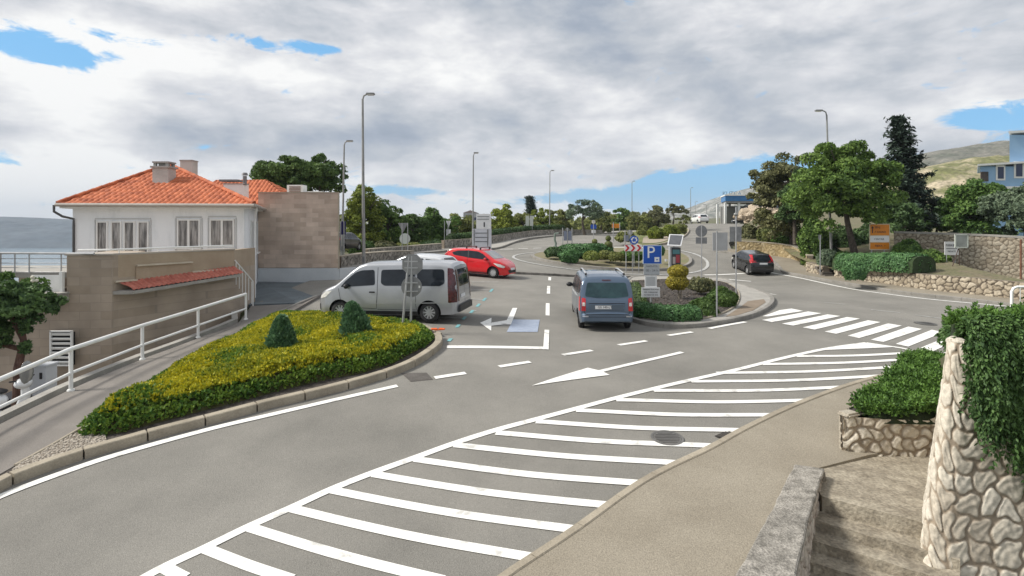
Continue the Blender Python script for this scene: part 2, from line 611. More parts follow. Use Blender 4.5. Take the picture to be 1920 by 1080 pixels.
def kerb(name, xy, width, h, m, label=None, stone=1.0, gap=0.012, base=-0.25, side=0.0, parent=None, closed=False):
    """kerb stones as one chain of blocks with joints"""
    mb = MB()
    pts = resample(xy, 0.05)
    cum = [0.0]
    for a, b in zip(pts[:-1], pts[1:]):
        cum.append(cum[-1] + (b - a).length)
    tot = cum[-1]
    nb = max(1, round(tot / stone))
    def at(s):
        i = int(np.searchsorted(cum, s)); i = min(max(i, 1), len(pts) - 1)
        t = (s - cum[i - 1]) / max(1e-6, cum[i] - cum[i - 1])
        return pts[i - 1].lerp(pts[i], t), (pts[i] - pts[i - 1]).normalized()
    for k in range(nb):
        s0 = tot * k / nb + gap / 2; s1 = tot * (k + 1) / nb - gap / 2
        secs = 3
        rows = []
        for j in range(secs + 1):
            p, d = at(s0 + (s1 - s0) * j / secs)
            nn = Vector((-d.y, d.x))
            a = p + nn * width * (0.5 + side); b = p - nn * width * (0.5 - side)
            a2 = p + nn * (width * (0.5 + side) - 0.015); b2 = p - nn * (width * (0.5 - side) - 0.015)
            z = hz(p.x, p.y)
            rows.append([(a.x, a.y, z + base), (a.x, a.y, z + h - 0.015), (a2.x, a2.y, z + h), (b2.x, b2.y, z + h), (b.x, b.y, z + h - 0.015), (b.x, b.y, z + base)])
        vs = [q for r in rows for q in r]
        fs = []
        for j in range(secs):
            for i in range(5):
                fs.append((j * 6 + i, j * 6 + i + 1, (j + 1) * 6 + i + 1, (j + 1) * 6 + i))
        fs += [(0, 1, 2, 3, 4, 5), tuple(secs * 6 + i for i in (5, 4, 3, 2, 1, 0))]
        mb.add(vs, fs)
    o = mb.build(name, m, parent)
    if parent is None:
        setp(o, label, 'kerb', None)
    return o

def text_mesh(s, size, extrude=0.0):
    c = bpy.data.curves.new('txt', 'FONT')
    c.body = s; c.size = size; c.extrude = extrude
    c.align_x = 'CENTER'; c.align_y = 'CENTER'
    c.resolution_u = 4
    o = bpy.data.objects.new('txt', c)
    COL.objects.link(o)
    bpy.context.view_layer.update()
    me = bpy.data.meshes.new_from_object(o.evaluated_get(bpy.context.evaluated_depsgraph_get()))
    bpy.data.objects.remove(o)
    return me

def put_text(name, s, size, pos, face, m, parent, up=(0, 0, 1), bold=0.0, sx=1.0):
    """flat lettering at a world position, facing direction face"""
    me = text_mesh(s, size, 0.002)
    face = Vector(face).normalized(); up = Vector(up)
    right = up.cross(face).normalized(); up = face.cross(right)
    M = Matrix((( right.x * sx, up.x, face.x, pos[0]), (right.y * sx, up.y, face.y, pos[1]), (right.z * sx, up.z, face.z, pos[2]), (0, 0, 0, 1)))
    me.transform(M)
    me.name = name
    return link(name, me, m, parent)

# ------------------------------------------------------------------ foliage
def leaf_mesh(name, c, nrm, size, m, parent=None, aspect=1.6, jitter=0.9, local=False, seed=1, fold=0.0):
    """many leaf-clump quads; c Nx3 centres, nrm Nx3 outward directions"""
    g = np.random.default_rng(seed)
    N = len(c)
    d = nrm + g.normal(0, jitter, (N, 3))
    d /= np.linalg.norm(d, axis=1)[:, None] + 1e-9
    r = g.normal(0, 1, (N, 3))
    a = np.cross(d, r); a /= np.linalg.norm(a, axis=1)[:, None] + 1e-9
    b = np.cross(d, a)
    s = (size * g.uniform(0.6, 1.4, N))[:, None] if np.isscalar(size) else (size * g.uniform(0.6, 1.4, N))[:, None]
    v = np.empty((N, 4, 3))
    v[:, 0] = c - a * s * aspect * 0.5
    v[:, 1] = c + b * s * 0.36 - a * s * 0.05
    v[:, 2] = c + a * s * aspect * 0.5
    v[:, 3] = c - b * s * 0.36 - a * s * 0.05
    if fold:
        v[:, 0] += d * s * fold; v[:, 2] += d * s * fold
    me = bpy.data.meshes.new(name)
    me.vertices.add(N * 4); me.loops.add(N * 4); me.polygons.add(N)
    me.vertices.foreach_set('co', v.reshape(-1))
    me.loops.foreach_set('vertex_index', np.arange(N * 4, dtype=np.int32))
    me.polygons.foreach_set('loop_start', np.arange(0, N * 4, 4, dtype=np.int32))
    me.polygons.foreach_set('loop_total', np.full(N, 4, dtype=np.int32))
    at = me.attributes.new('rnd', 'FLOAT', 'POINT')
    at.data.foreach_set('value', np.repeat(g.random(N), 4).astype(np.float32))
    me.update()
    return link(name, me, m, parent, local)

def clumps(center, rad, n, cr, per, seed, shell=0.55, flat=0.0, bottom=-0.7, envelope=None):
    """leaf positions on many small clumps spread through an ellipsoid; returns centres, normals"""
    g = np.random.default_rng(seed)
    center = np.array(center, float); rad = np.array(rad, float)
    cs = []
    while len(cs) < n:
        q = g.normal(0, 1, 3); q /= np.linalg.norm(q)
        if q[2] < bottom:
            continue
        r = shell + (1 - shell) * g.random() ** 0.6
        if g.random() < 0.25:
            r *= g.uniform(0.4, 1.0)
        w = 1 + 0.16 * math.sin(3.1 * q[0] + seed) + 0.13 * math.sin(4.3 * q[1] + 2.0 * seed) + 0.10 * math.sin(5.7 * q[2] + 3.0 * seed)
        cs.append(center + q * rad * r * w)
    cs = np.array(cs)
    crs = cr * g.uniform(0.6, 1.35, n)
    k = np.repeat(np.arange(n), per)
    q = g.normal(0, 1, (len(k), 3)); q /= np.linalg.norm(q, axis=1)[:, None]
    q[:, 2] = np.where(q[:, 2] < -0.5, -q[:, 2], q[:, 2])
    rr = crs[k] * (0.55 + 0.5 * g.random(len(k)))
    sc = np.array([1, 1, 0.75])
    c = cs[k] + q * rr[:, None] * sc
    nn = q * 0.8 + 0.2 * (c - center) / rad
    return c, nn

def mound(name, c, rad, size, n, m, parent=None, seed=1, bottom=-0.15, noise=0.08, aspect=1.6, jitter=0.7, core=True, local=False):
    """a clipped shrub: leaf faces over a bumpy ellipsoid, with a solid core of twigs inside"""
    g = np.random.default_rng(seed)
    q = g.normal(0, 1, (n * 2, 3)); q /= np.linalg.norm(q, axis=1)[:, None]
    q = q[q[:, 2] > bottom][:n]
    w = 1 + noise * (np.sin(q[:, 0] * 5 + seed) + np.sin(q[:, 1] * 7 + seed * 2) + np.sin(q[:, 2] * 6 + seed * 3)) / 1.5
    w *= g.uniform(0.9, 1.03, len(q))
    p = np.array(c) + q * np.array(rad) * w[:, None]
    return leaf_mesh(name, p, q, size, m, parent, aspect, jitter, local, seed)

def core_ball(c, rad, bottom=-0.2, seed=0, k=0.9, nu=18, nv=10):
    mb = MB()
    c = Vector(c); vs = []; fs = []
    for j in range(nv + 1):
        t = math.pi * j / nv
        for i in range(nu):
            p = 2 * math.pi * i / nu
            q = Vector((math.sin(t) * math.cos(p), math.sin(t) * math.sin(p), math.cos(t)))
            w = k * (1 + 0.05 * (math.sin(q.x * 5 + seed) + math.sin(q.y * 7 + seed * 2) + math.sin(q.z * 6 + seed * 3)))
            q = Vector((q.x * rad[0], q.y * rad[1], max(q.z, bottom) * rad[2])) * w
            vs.append(c + q)
    for j in range(nv):
        for i in range(nu):
            fs.append((j * nu + i, (j + 1) * nu + i, (j + 1) * nu + (i + 1) % nu, j * nu + (i + 1) % nu))
    mb.add(vs, fs)
    return mb
# ------------------------------------------------------------------ colours
ASPH = mat('asphalt', (0.172, 0.165, 0.147), (0.262, 0.249, 0.222), 0.42, 0.88, 0.6, 75, fine=0.26, detail=13, lo=0.30, hi=0.70)
ASPH_D = mat('asphalt_patch', (0.10, 0.105, 0.112), (0.13, 0.135, 0.14), 1.0, 0.9, 0.3, 90, fine=0.12)
ASPH_FAR = mat('asphalt_pale', (0.22, 0.21, 0.195), (0.26, 0.25, 0.235), 0.2, 0.9, 0.2, 60, fine=0.08)
WALK = mat('walk_asphalt', (0.240, 0.210, 0.162), (0.310, 0.276, 0.218), 0.6, 0.92, 0.5, 55, fine=0.24, detail=10)
WALK_G = mat('walk_grey', (0.17, 0.155, 0.138), (0.225, 0.205, 0.185), 0.8, 0.92, 0.4, 60, fine=0.16, detail=10)
PAINT = mat('road_paint', (0.52, 0.51, 0.48), (0.82, 0.81, 0.77), 3.2, 0.75, 0.3, 80, fine=0.12, detail=12, lo=0.32, hi=0.45)
PAINT_OLD = mat('worn_paint', (0.30, 0.30, 0.285), (0.55, 0.55, 0.53), 5.0, 0.8, fine=0.15, detail=10)
CYAN = mat('cyan_paint', (0.14, 0.34, 0.36), (0.20, 0.44, 0.46), 6.0, 0.7)
BLUEG = mat('pale_blue_paint', (0.27, 0.32, 0.42), (0.36, 0.41, 0.50), 6.0, 0.7, fine=0.1)
KERB = mat('kerb_stone', (0.27, 0.235, 0.18), (0.38, 0.335, 0.26), 1.6, 0.9, 0.4, 35, fine=0.12)
KERB_G = mat('kerb_grey', (0.20, 0.19, 0.17), (0.29, 0.275, 0.25), 1.6, 0.9, 0.4, 35, fine=0.12)
EARTH = mat('earth', (0.13, 0.11, 0.07), (0.09, 0.11, 0.04), 0.15, 0.95, fine=0.2, detail=9)
BARK = mat('bark_mulch', (0.030, 0.024, 0.020), (0.085, 0.072, 0.062), 9, 0.95, 1.0, 25, fine=0.4)
GRAVEL = mat('gravel', (0.16, 0.13, 0.10), (0.42, 0.38, 0.32), 22, 0.9, 1.0, 40, fine=0.3, lo=0.45, hi=0.55)
CONC = mat('old_concrete', (0.17, 0.145, 0.11), (0.30, 0.265, 0.21), 2.2, 0.93, 0.8, 25, fine=0.25, detail=10)
CONC_L = mat('concrete_pale', (0.30, 0.285, 0.26), (0.38, 0.365, 0.33), 2.2, 0.9, 0.4, 30, fine=0.12)

# ------------------------------------------------------------------ terrain
YARD = [(-9.95, 2.0), (-9.95, 11.2), (-9.9, 13.0), (-10.4, 16.3), (-10.3, 18.6), (-10.1, 21.5), (-11.6, 24.6), (-13.2, 29.6), (-30, 29.6), (-30, 2.0)]

def inside(x, y, poly):
    x = np.asarray(x, float); y = np.asarray(y, float)
    r = np.zeros(x.shape, bool)
    n = len(poly)
    for i in range(n):
        x0, y0 = poly[i]; x1, y1 = poly[(i + 1) % n]
        c = ((y0 > y) != (y1 > y)) & (x < (x1 - x0) * (y - y0) / (y1 - y0 + 1e-12) + x0)
        r ^= c
    return r

PIT = [(0.9, 2.5), (2.35, 6.1), (4.3, 9.0), (5.2, 9.5), (7.6, 9.9), (14, 10.2), (14, 2.5)]

def terrain_h(x, y):
    z = H(x, y)
    # seaward side falls to the water, landward side climbs
    sea = np.clip(-24 - x, 0, None)
    z = z - np.minimum(sea * 0.28, 70)
    far = np.clip(y - 130, 0, None)
    z = z - np.where(x < 60, np.minimum(far * 0.02, 12), 0)
    land = np.clip(x - 45, 0, 250)
    z = z + land * 0.05
    z = z - 0.10 - 0.6 * sstep(y, 36, 80)
    z = np.where(inside(x, y, YARD), 4 - 5.6, z)
    z = np.where(inside(x, y, PIT), z - 3.0, z)
    return z

def build_terrain():
    xs = np.concatenate([np.linspace(-3000, -300, 10), np.linspace(-240, -30, 22), np.arange(-26, -14, 0.8), np.arange(-14, 30, 0.35), np.arange(30, 62, 1.5), np.linspace(66, 300, 20), np.linspace(400, 3000, 10)])
    ys = np.concatenate([np.linspace(-60, 0, 5), np.arange(2, 34, 0.35), np.arange(34, 100, 1.2), np.linspace(104, 300, 30), np.linspace(400, 3500, 12)])
    X, Y = np.meshgrid(xs, ys)
    Z = terrain_h(X, Y)
    nx, ny = len(xs), len(ys)
    v = np.stack([X, Y, Z], -1).reshape(-1, 3)
    i = np.arange(nx * ny).reshape(ny, nx)
    f = np.stack([i[:-1, :-1], i[:-1, 1:], i[1:, 1:], i[1:, :-1]], -1).reshape(-1, 4)
    me = bpy.data.meshes.new('terrain')
    me.from_pydata(v.tolist(), [], f.tolist())
    me.shade_smooth()
    setp(link('terrain', me, EARTH), kind='structure')
build_terrain()

# sea
SEA = mat('sea_water', (0.10, 0.16, 0.20), (0.14, 0.20, 0.24), 0.02, 0.22, 0.25, 0.6, spec=0.6)
mb = MB(); mb.quad((-4000, -500, -40), (200, -500, -40), (200, 5000, -40), (-4000, 5000, -40))
setp(mb.build('sea', SEA), kind='structure')

# ------------------------------------------------------------------ paved sheets
road_near = [('w', -9.9, 3.0), ('w', -9.85, 12.0), ('w', -10.2, 16.3), ('w', -10.1, 18.6), ('w', -9.9, 21.2)]
road = XY(road_near + [(470, 574), (560, 534), (640, 506), (700, 497), (787, 478), (878, 468), (920, 470), (945, 465), (965, 457),
                       (1000, 449), (1040, 444), (1130, 439.5), (1210, 437), (1262, 447), (1287, 440), (1292, 431), (1284, 420),
                       (1395, 420), (1400, 436), (1366, 455), (1372, 471), (1450, 484), (1520, 514), (1640, 528), (1760, 547), (1880, 558), (2100, 575)])
road += [(26, 21), (18, 15), (9.6, 10.9), (6.1, 10.1), (4.2, 9.2), (2.1, 6.1), (0.3, 3.0)]
sheet('road', road, 0.0, ASPH, step=1.0, skirt=1.0)

# left footpath
path_in = [(545, 590), (520, 588), (470, 612), (430, 640), (330, 697), (240, 756), (145, 817), (28, 884), (-60, 935), (-500, 1180)]
path = XY([('w', -9.75, 3.0), ('w', -9.75, 12.0), ('w', -10.05, 16.3), ('w', -9.95, 18.6), (462, 604), (470, 578), (566, 574), (604, 556)] + path_in)
sheet('pavement', path, 0.10, WALK_G, skirt=0.2)

# right footpath
kr_px = [(900, 1125), (960, 1080), (1080, 1000), (1210, 907), (1330, 847), (1400, 808), (1500, 761), (1600, 724), (1690, 700), (1762, 680)]
kr = smooth_line(XY(kr_px))
walk_r = kr + [(13.2, 15.8), (14, 12), (6.0, 9.85), (4.75, 9.3), (4.3, 9.1), (2.35, 6.15), (0.55, 3.2), (-1.5, 4.0)]
sheet('pavement', walk_r, 0.07, WALK, skirt=0.1)
kerb('kerb', kr, 0.14, 0.085, KERB, 'thin beige kerb between hatched road and the brown footpath at bottom right', side=0.0, stone=0.9)

# upper left pavement
kl_px = [(640, 509), (700, 497), (787, 477), (878, 466.5), (912, 468), (935, 466), (955, 459), (975, 452), (1000, 447), (1040, 443), (1130, 438), (1200, 435)]
kl = smooth_line(XY(kl_px))
wl_back = XY([(1200, 433), (1130, 434.5), (1040, 438), (960, 445), (890, 455), (833, 466), (740, 476), (680, 488), (640, 500)])
sheet('pavement', kl + wl_back, 0.12, CONC_L, skirt=1.0)
kerb('kerb', kl, 0.22, 0.15, KERB_G, 'long pale kerb curving along the pavement left of the roundabout', stone=1.5)

# right side pavement (beyond the road)
kq_px = [(1340, 471.5), (1395, 480), (1432, 485), (1452, 493), (1462, 503), (1470, 512), (1500, 518), (1600, 536), (1700, 552), (1830, 566), (1960, 583)]
kq = smooth_line(XY(kq_px))
wq_back = XY([(1980, 556), (1900, 553), (1760, 541), (1640, 522), (1520, 502), (1460, 476), (1380, 470), (1345, 466)])
sheet('pavement', kq + wq_back, 0.12, WALK, skirt=0.9)
kerb('kerb', kq, 0.16, 0.14, KERB_G, 'dark kerb of the pavement below the rubble walls on the right', stone=1.0)

# kerb stones bounding the left flower bed
kb_px = [(-260, 1075), (-100, 985), (0, 922), (60, 896), (144, 866), (241, 838), (300, 821), (400, 795), (500, 768), (600, 744), (680, 723), (740, 704), (785, 684), (820, 660), (830, 646), (826, 634)]
kb = smooth_line(XY(kb_px))
kbb_px = [(826, 632), (790, 614), (740, 604), (690, 598), (640, 596), (590, 592), (545, 588)]
kbb = smooth_line(XY(kbb_px))
bed_in = XY([(470, 612), (430, 640), (330, 697), (240, 756), (145, 817), (28, 884), (-60, 935), (-180, 1005)])
def shift_line(xy, d):
    out = []
    for i, p in enumerate(xy):
        a = Vector(xy[max(0, i - 1)]); b2 = Vector(xy[min(len(xy) - 1, i + 1)])
        t = (b2 - a).normalized()
        out.append((p[0] - t.y * d, p[1] + t.x * d))
    return out
bed_poly = shift_line(kb, 0.10)[4:-3] + shift_line(kbb, 0.04) + bed_in
sheet('bed_soil', bed_poly, 0.09, BARK, skirt=0.1)
kerb('kerb', kb, 0.20, 0.17, KERB, 'beige kerb stones with dark joints around the yellow green bed', stone=0.95, side=0.5, gap=0.03)
kerb('kerb', kbb, 0.10, 0.12, KERB, 'thin pale kerb behind the bed beside the silver van', stone=1.0)
kerb('kerb', smooth_line(XY([(28, 885), (90, 850), (145, 818), (200, 783)])), 0.07, 0.13, KERB, 'thin pale edging between footpath and gravel patch at lower left', stone=2.0)
kerb('kerb', smooth_line(XY([(472, 612), (520, 591), (560, 573), (604, 555)])), 0.12, 0.13, KERB_G, 'grey kerb between brown footpath and parking bays in front of the van', stone=1.2)
gp = XY([(30, 886), (145, 822), (190, 800), (200, 838), (144, 860), (60, 890), (20, 900)])
setp(sheet('gravel', gp, 0.115, GRAVEL), kind='stuff')

def pebbles():
    g = np.random.default_rng(5)
    mb = MB()
    k = 0
    xs = [p[0] for p in gp]; ys = [p[1] for p in gp]
    while k < 500:
        x = g.uniform(min(xs), max(xs)); y = g.uniform(min(ys), max(ys))
        if not inside(x, y, gp):
            continue
        k += 1
        r = g.uniform(0.012, 0.03)
        mb.sphere((x, y, hz(x, y) + 0.118), r, 5, 4, (1, g.uniform(.6, 1), .6))
    me = mb.build('gravel', mat('pebble', (0.28, 0.24, 0.19), (0.55, 0.50, 0.43), 25, 0.9))
    setp(me, kind='stuff')
pebbles()

# island with the parking sign
isl_px = [(1176, 530), (1172, 560), (1172, 585), (1183, 600), (1215, 610), (1262, 615), (1310, 613), (1370, 604), (1415, 592), (1442, 577), (1448, 564), (1435, 553), (1405, 542), (1375, 532), (1345, 524), (1250, 521), (1190, 522)]
isl = smooth_line(XY(isl_px + isl_px[:1]), 5)
sheet('pavement', isl[:-1], 0.115, CONC_L, skirt=0.2)
kerb('kerb', isl, 0.18, 0.14, KERB_G, 'pale kerb ring around the planted island of the parking sign', stone=1.0)
soil_px = [(1184, 531), (1183, 590), (1215, 604), (1262, 609), (1305, 607), (1345, 598), (1372, 585), (1384, 572), (1386, 556), (1376, 543), (1345, 531), (1250, 528)]
soil = smooth_line(XY(soil_px + soil_px[:1]), 5)
sheet('bed_soil', soil[:-1], 0.145, BARK, skirt=0.03)
kerb('kerb', soil, 0.08, 0.165, KERB, 'thin inner edging around the dark mulch of the parking sign island', stone=3.0)
br = XY([(1386, 583), (1402, 570), (1432, 566), (1436, 572), (1412, 588), (1380, 598), (1360, 600)])
sheet('paving_patch', br, 0.125, mat('brown_paving', (0.20, 0.155, 0.11), (0.25, 0.20, 0.15), 3, 0.9, fine=0.1))

# separator between car park and roundabout
sep = smooth_line(XY([(962, 513.5), (1000, 515), (1040, 517), (1090, 519.5), (1180, 521)]))
kerb('kerb', sep, 0.35, 0.13, mat('dark_kerb', (0.13, 0.12, 0.105), (0.22, 0.205, 0.185), 1.5, 0.9, fine=0.3, bscale=3), 'long low dark kerb dividing the car park from the roundabout', stone=1.0)

# roundabout island
RC = (7.55, 45.2)
def circle(cx, cy, r, n=64, a0=0, a1=360):
    return [(cx + r * math.cos(R(a0 + (a1 - a0) * i / n)), cy + r * math.sin(R(a0 + (a1 - a0) * i / n))) for i in range(n + 1)]
sheet('roundabout_island', circle(*RC, 5.9)[:-1], 0.16, mat('dry_earth', (0.22, 0.18, 0.12), (0.17, 0.17, 0.08), 1.2, 0.95, fine=0.2), skirt=0.2)
kerb('kerb', circle(*RC, 5.95), 0.24, 0.17, KERB_G, 'round pale kerb of the planted roundabout island', stone=1.2)
sheet('apron', circle(*RC, 5.85)[:-1], 0.150, CONC_L)

# green traffic island beyond the roundabout
gi = smooth_line(XY([(1200, 463), (1232, 461), (1258, 454), (1278, 446), (1288, 439), (1291, 432), (1284, 427), (1262, 424.5), (1225, 430), (1190, 436), (1170, 441), (1180, 452), (1200, 463)]), 5)
GRASS = mat('grass_slope', (0.10, 0.13, 0.03), (0.17, 0.17, 0.06), 0.6, 0.95, 0.6, 6, fine=0.2)
sheet('grass_island', gi[:-1], 0.17, GRASS, skirt=0.3)
sheet('sand_patch', smooth_line(XY([(1204, 460), (1232, 459), (1254, 452), (1262, 445), (1235, 441), (1210, 447), (1204, 460)]), 4)[:-1], 0.20, mat('sandy', (0.30, 0.25, 0.19), (0.36, 0.31, 0.24), 1.5, 0.95, fine=0.15))
kerb('kerb', gi, 0.25, 0.19, KERB, 'pale kerb around the green traffic island beyond the roundabout', stone=2.0)

# ------------------------------------------------------------------ markings
LM = 0.012
def mark(name, label, pxs, w, lift=LM, m=PAINT, smooth=True, group=None, ds=0.5, side=0.0):
    mb = MB()
    xy = XY(pxs)
    ribbon(mb, smooth_line(xy) if smooth and len(xy) > 2 else xy, w, lift, ds, side=side)
    o = mb.build(name, m)
    return setp(o, kind='structure')

mark('edge_line', None, [(235, 1105), (300, 1068), (385, 1028), (467, 988), (548, 952), (622, 918), (700, 887), (778, 859), (852, 832), (930, 807), (1005, 787), (1080, 767), (1155, 747), (1240, 726), (1380, 694), (1460, 674), (1549, 654.5), (1625, 643.5)], 0.15)
mark('edge_line', None, [(1625, 643.5), (1690, 653), (1761, 670)], 0.15, smooth=False)
mark('edge_line', None, [(-200, 1040), (-80, 977), (0, 932), (144, 878), (241, 847), (400, 803.5), (500, 780), (620, 752), (745, 724)], 0.15)
mark('edge_line', None, [(1345, 519), (1442, 510), (1500, 521.5), (1591, 541), (1660, 551), (1740, 561), (1847, 571), (1960, 581)][1:], 0.17)

hatch = [((310, 1066), (345, 1085)), ((385, 1030), (545, 1088)), ((467, 990), (830, 1090)), ((548, 955), (1000, 1047)), ((622, 920), (1078, 994)), ((700, 890), (1146, 949)),
         ((778, 862), (1213, 908)), ((852, 835), (1278, 869.5)), ((930, 812), (1340, 837)), ((1005, 791), (1404, 808)),
         ((1080, 770), (1466, 779)), ((1155, 750.5), (1530, 751)), ((1225, 733), (1599, 725.5)), ((1295, 716), (1682, 703.5)),
         ((1345, 700), (1735, 685)), ((1428, 683.5), (1759, 670.5)), ((1492, 668.5), (1717, 661.5))]
for a, b in hatch:
    sag = 0.010 * (b[0] - a[0]) * (1 if a[1] < 850 else 1.35)
    mid = ((a[0] + b[0]) / 2, (a[1] + b[1]) / 2 + sag)
    mark('hatch_stripe', None, [a, mid, b], 0.17, 0.013)
def patch(name, pxs, lift, m, step=0.5):
    return sheet(name, XY(pxs), lift, m, step=step)
patch('hatch_tip', [(1535, 657.5), (1625, 644), (1676, 651.5), (1620, 654)], 0.0135, PAINT)

zb = [[(1430, 593.5), (1462, 582), (1484, 579), (1506, 583.5), (1440, 594)],
      [(1429, 600.5), (1447.5, 604.5), (1540, 588), (1515, 584.5)], [(1466, 607.5), (1487, 611), (1576, 593), (1551.5, 590)],
      [(1505, 614.5), (1527.6, 618.5), (1612.6, 598), (1588, 595)], [(1546, 622.4), (1568, 626.5), (1651, 604.5), (1627.5, 601)],
      [(1589.5, 630), (1611, 634.5), (1691, 611), (1665, 607)], [(1633, 637.6), (1656, 642), (1729, 617.5), (1703, 613)],
      [(1679.5, 645.5), (1703, 650.5), (1770, 623.5), (1747, 619)], [(1724, 653.5), (1750, 659), (1812, 631), (1790, 626.5)],
      [(1770, 662), (1797, 667), (1850, 640), (1828, 634)]]
for b in zb:
    patch('crossing_stripe', b, 0.013, PAINT)
for a, b in [((815, 709), (873, 700)), ((936, 688), (994, 679)), ((1055, 666), (1110, 657.5)), ((1160, 647.5), (1212, 639.5)), ((1253, 629.5), (1298, 623)), ((1330, 616.5), (1398, 604))]:
    mark('dash_line', None, [a, b], 0.17)
mark('stop_line', None, [(838, 651), (1020, 653)], 0.28, 0.013)
mark('stop_line', None, [(1023.5, 656), (1025.5, 619)], 0.15, 0.0145)
for a, b in [((1026.7, 592), (1027, 569)), ((1028.3, 551), (1028.9, 536.7)), ((1030.5, 526), (1031, 520))]:
    mark('dash_line', None, [a, b], 0.15)
# turn arrow in the parking lane
patch('road_arrow', [(961, 578), (970, 578), (958, 609), (944, 609), (920, 611.5), (922, 605.5), (950, 601)], 0.0135, PAINT)
patch('road_arrow', [(900, 606), (921.5, 596.5), (921, 621)], 0.0145, PAINT)
patch('paint_patch', [(962, 599.5), (1012, 600), (1008, 623), (950, 623)], 0.012, BLUEG)
# big lane arrow
mark('road_arrow', None, [(1279, 661), (1127, 696.5)], 0.15, 0.013)
patch('road_arrow', [(997, 724), (1102, 690.5), (1128, 696.5), (1143, 704)], 0.0145, PAINT)
for a, b in [((1633, 581), (1688, 586.5)), ((1717, 591), (1783, 600))]:
    mark('dash_line', None, [a, b], 0.09, m=PAINT_OLD)
mark('dash_line', None, [(1438, 550), (1455, 553)], 0.08, m=PAINT)
mark('dash_line', None, [(1545, 567), (1585, 571)], 0.06, m=PAINT_OLD)
mark('splitter_line', None, [(1320, 516), (1360, 515), (1396, 513)], 0.25, 0.02)
mark('splitter_line', None, [(1316, 519), (1355, 523), (1408, 528)], 0.25, 0.02)
# roundabout ring line
mb = MB(); ribbon(mb, circle(7.35, 44.9, 7.25, 80), 0.22, 0.03, 0.6)
setp(mb.build('ring_line', PAINT_OLD), kind='structure')
for a, b in [((893, 468.5), (918, 468.3)), ((938, 468), (962, 467.6)), ((972, 467), (990, 466.6)), ((1000, 466), (1015, 465.6))]:
    mark('dash_line', None, [a, b], 0.35, 0.03)
for a, b in [((1148, 464.5), (1190, 464.5)), ((1196, 466), (1240, 461))]:
    mark('dash_line', None, [a, b], 0.45, 0.03)
# parking bay lines, faint, with cyan ticks
for a, b in [((885, 512), (950, 514)), ((884, 529), (935, 529)), ((883, 544), (920, 544)), ((884, 561), (905, 562)), ((884, 582), (893, 583)), ((780, 596), (872, 597))]:
    mark('bay_line', None, [a, b], 0.10, m=PAINT_OLD)
for x, y in [(921, 545), (908, 562), (896, 573), (884, 585), (870, 597), (858, 612), (843, 638)]:
    mark('cyan_tick', None, [(x - 2, y + 2.5), (x + 3, y - 3)], 0.11, m=CYAN)
# repair patches and cracks in the asphalt
patch('asphalt_patch', [(752, 700), (800, 699), (812, 712), (770, 716)], 0.006, mat('damp_asphalt', (0.07, 0.062, 0.055), (0.12, 0.11, 0.10), 2, 0.9, fine=0.2))

def manhole(name, px, py, r, label, cat):
    c = P(px, py)
    e = empty(name, c, label, cat)
    IRON = mat('cast_iron', (0.13, 0.126, 0.116), (0.19, 0.183, 0.17), 6, 0.6, 0.4, 60, metal=0.4)
    def ring(r0, r1, z, n=40):
        mb = MB()
        vs = []
        for rr in (r0, r1):
            for i in range(n):
                a = 2 * math.pi * i / n
                x = c.x + rr * math.cos(a); y = c.y + rr * math.sin(a)
                vs.append((x, y, hz(x, y) + z))
        mb.add(vs, [(i, (i + 1) % n, n + (i + 1) % n, n + i) for i in range(n)])
        return mb
    m1 = ring(r * 0.86, r, 0.018)
    m1.build('frame', mat('iron_frame', (0.10, 0.10, 0.095), (0.15, 0.145, 0.14), 6, 0.7), e)
    m2 = ring(0.001, r * 0.84, 0.016)
    m2.build('lid', IRON, e)
    m3 = MB()
    for i in range(-3, 4):
        w = math.sqrt(max(0, (r * .75) ** 2 - (i * r * .2) ** 2))
        x0 = c.x - w; y0 = c.y + i * r * .2
        m3.box((c.x, y0, hz(c.x, y0) + 0.02), (2 * w, r * .07, 0.006))
    m3.build('rib', mat('worn_iron', (0.14, 0.135, 0.13), None, 6, 0.5, metal=0.3), e)
manhole('manhole_cover', 1251, 822, 0.29, 'round iron manhole cover between two hatched road stripes', 'manhole cover')
manhole('manhole_cover', 1735, 607, 0.36, 'dark round manhole cover on the road beyond the zebra crossing', 'manhole cover')
# drain grate at the kerb
c = P(1366, 818)
e = empty('drain_grate', c, 'dark iron drain grate at the kerb beside the hatched stripes', 'drain')
dirv = (P(1380, 812) - P(1350, 828)).normalized(); az_ = math.atan2(dirv.y, dirv.x)
mb = MB(); mb.box((c.x, c.y, c.z + 0.012), (0.42, 0.30, 0.012), az_); mb.build('frame', mat('drain_dark', (0.02, 0.02, 0.02), (0.05, 0.045, 0.04), 10, 0.8), e)
mb = MB()
for i in range(-3, 4):
    o_ = Matrix.Rotation(az_, 3, 'Z') @ Vector((i * 0.055, 0, 0))
    mb.box((c.x + o_.x, c.y + o_.y, c.z + 0.024), (0.02, 0.26, 0.012), az_)
mb.build('bar', mat('drain_bar', (0.10, 0.09, 0.08), None, 6, 0.6, metal=0.4), e)
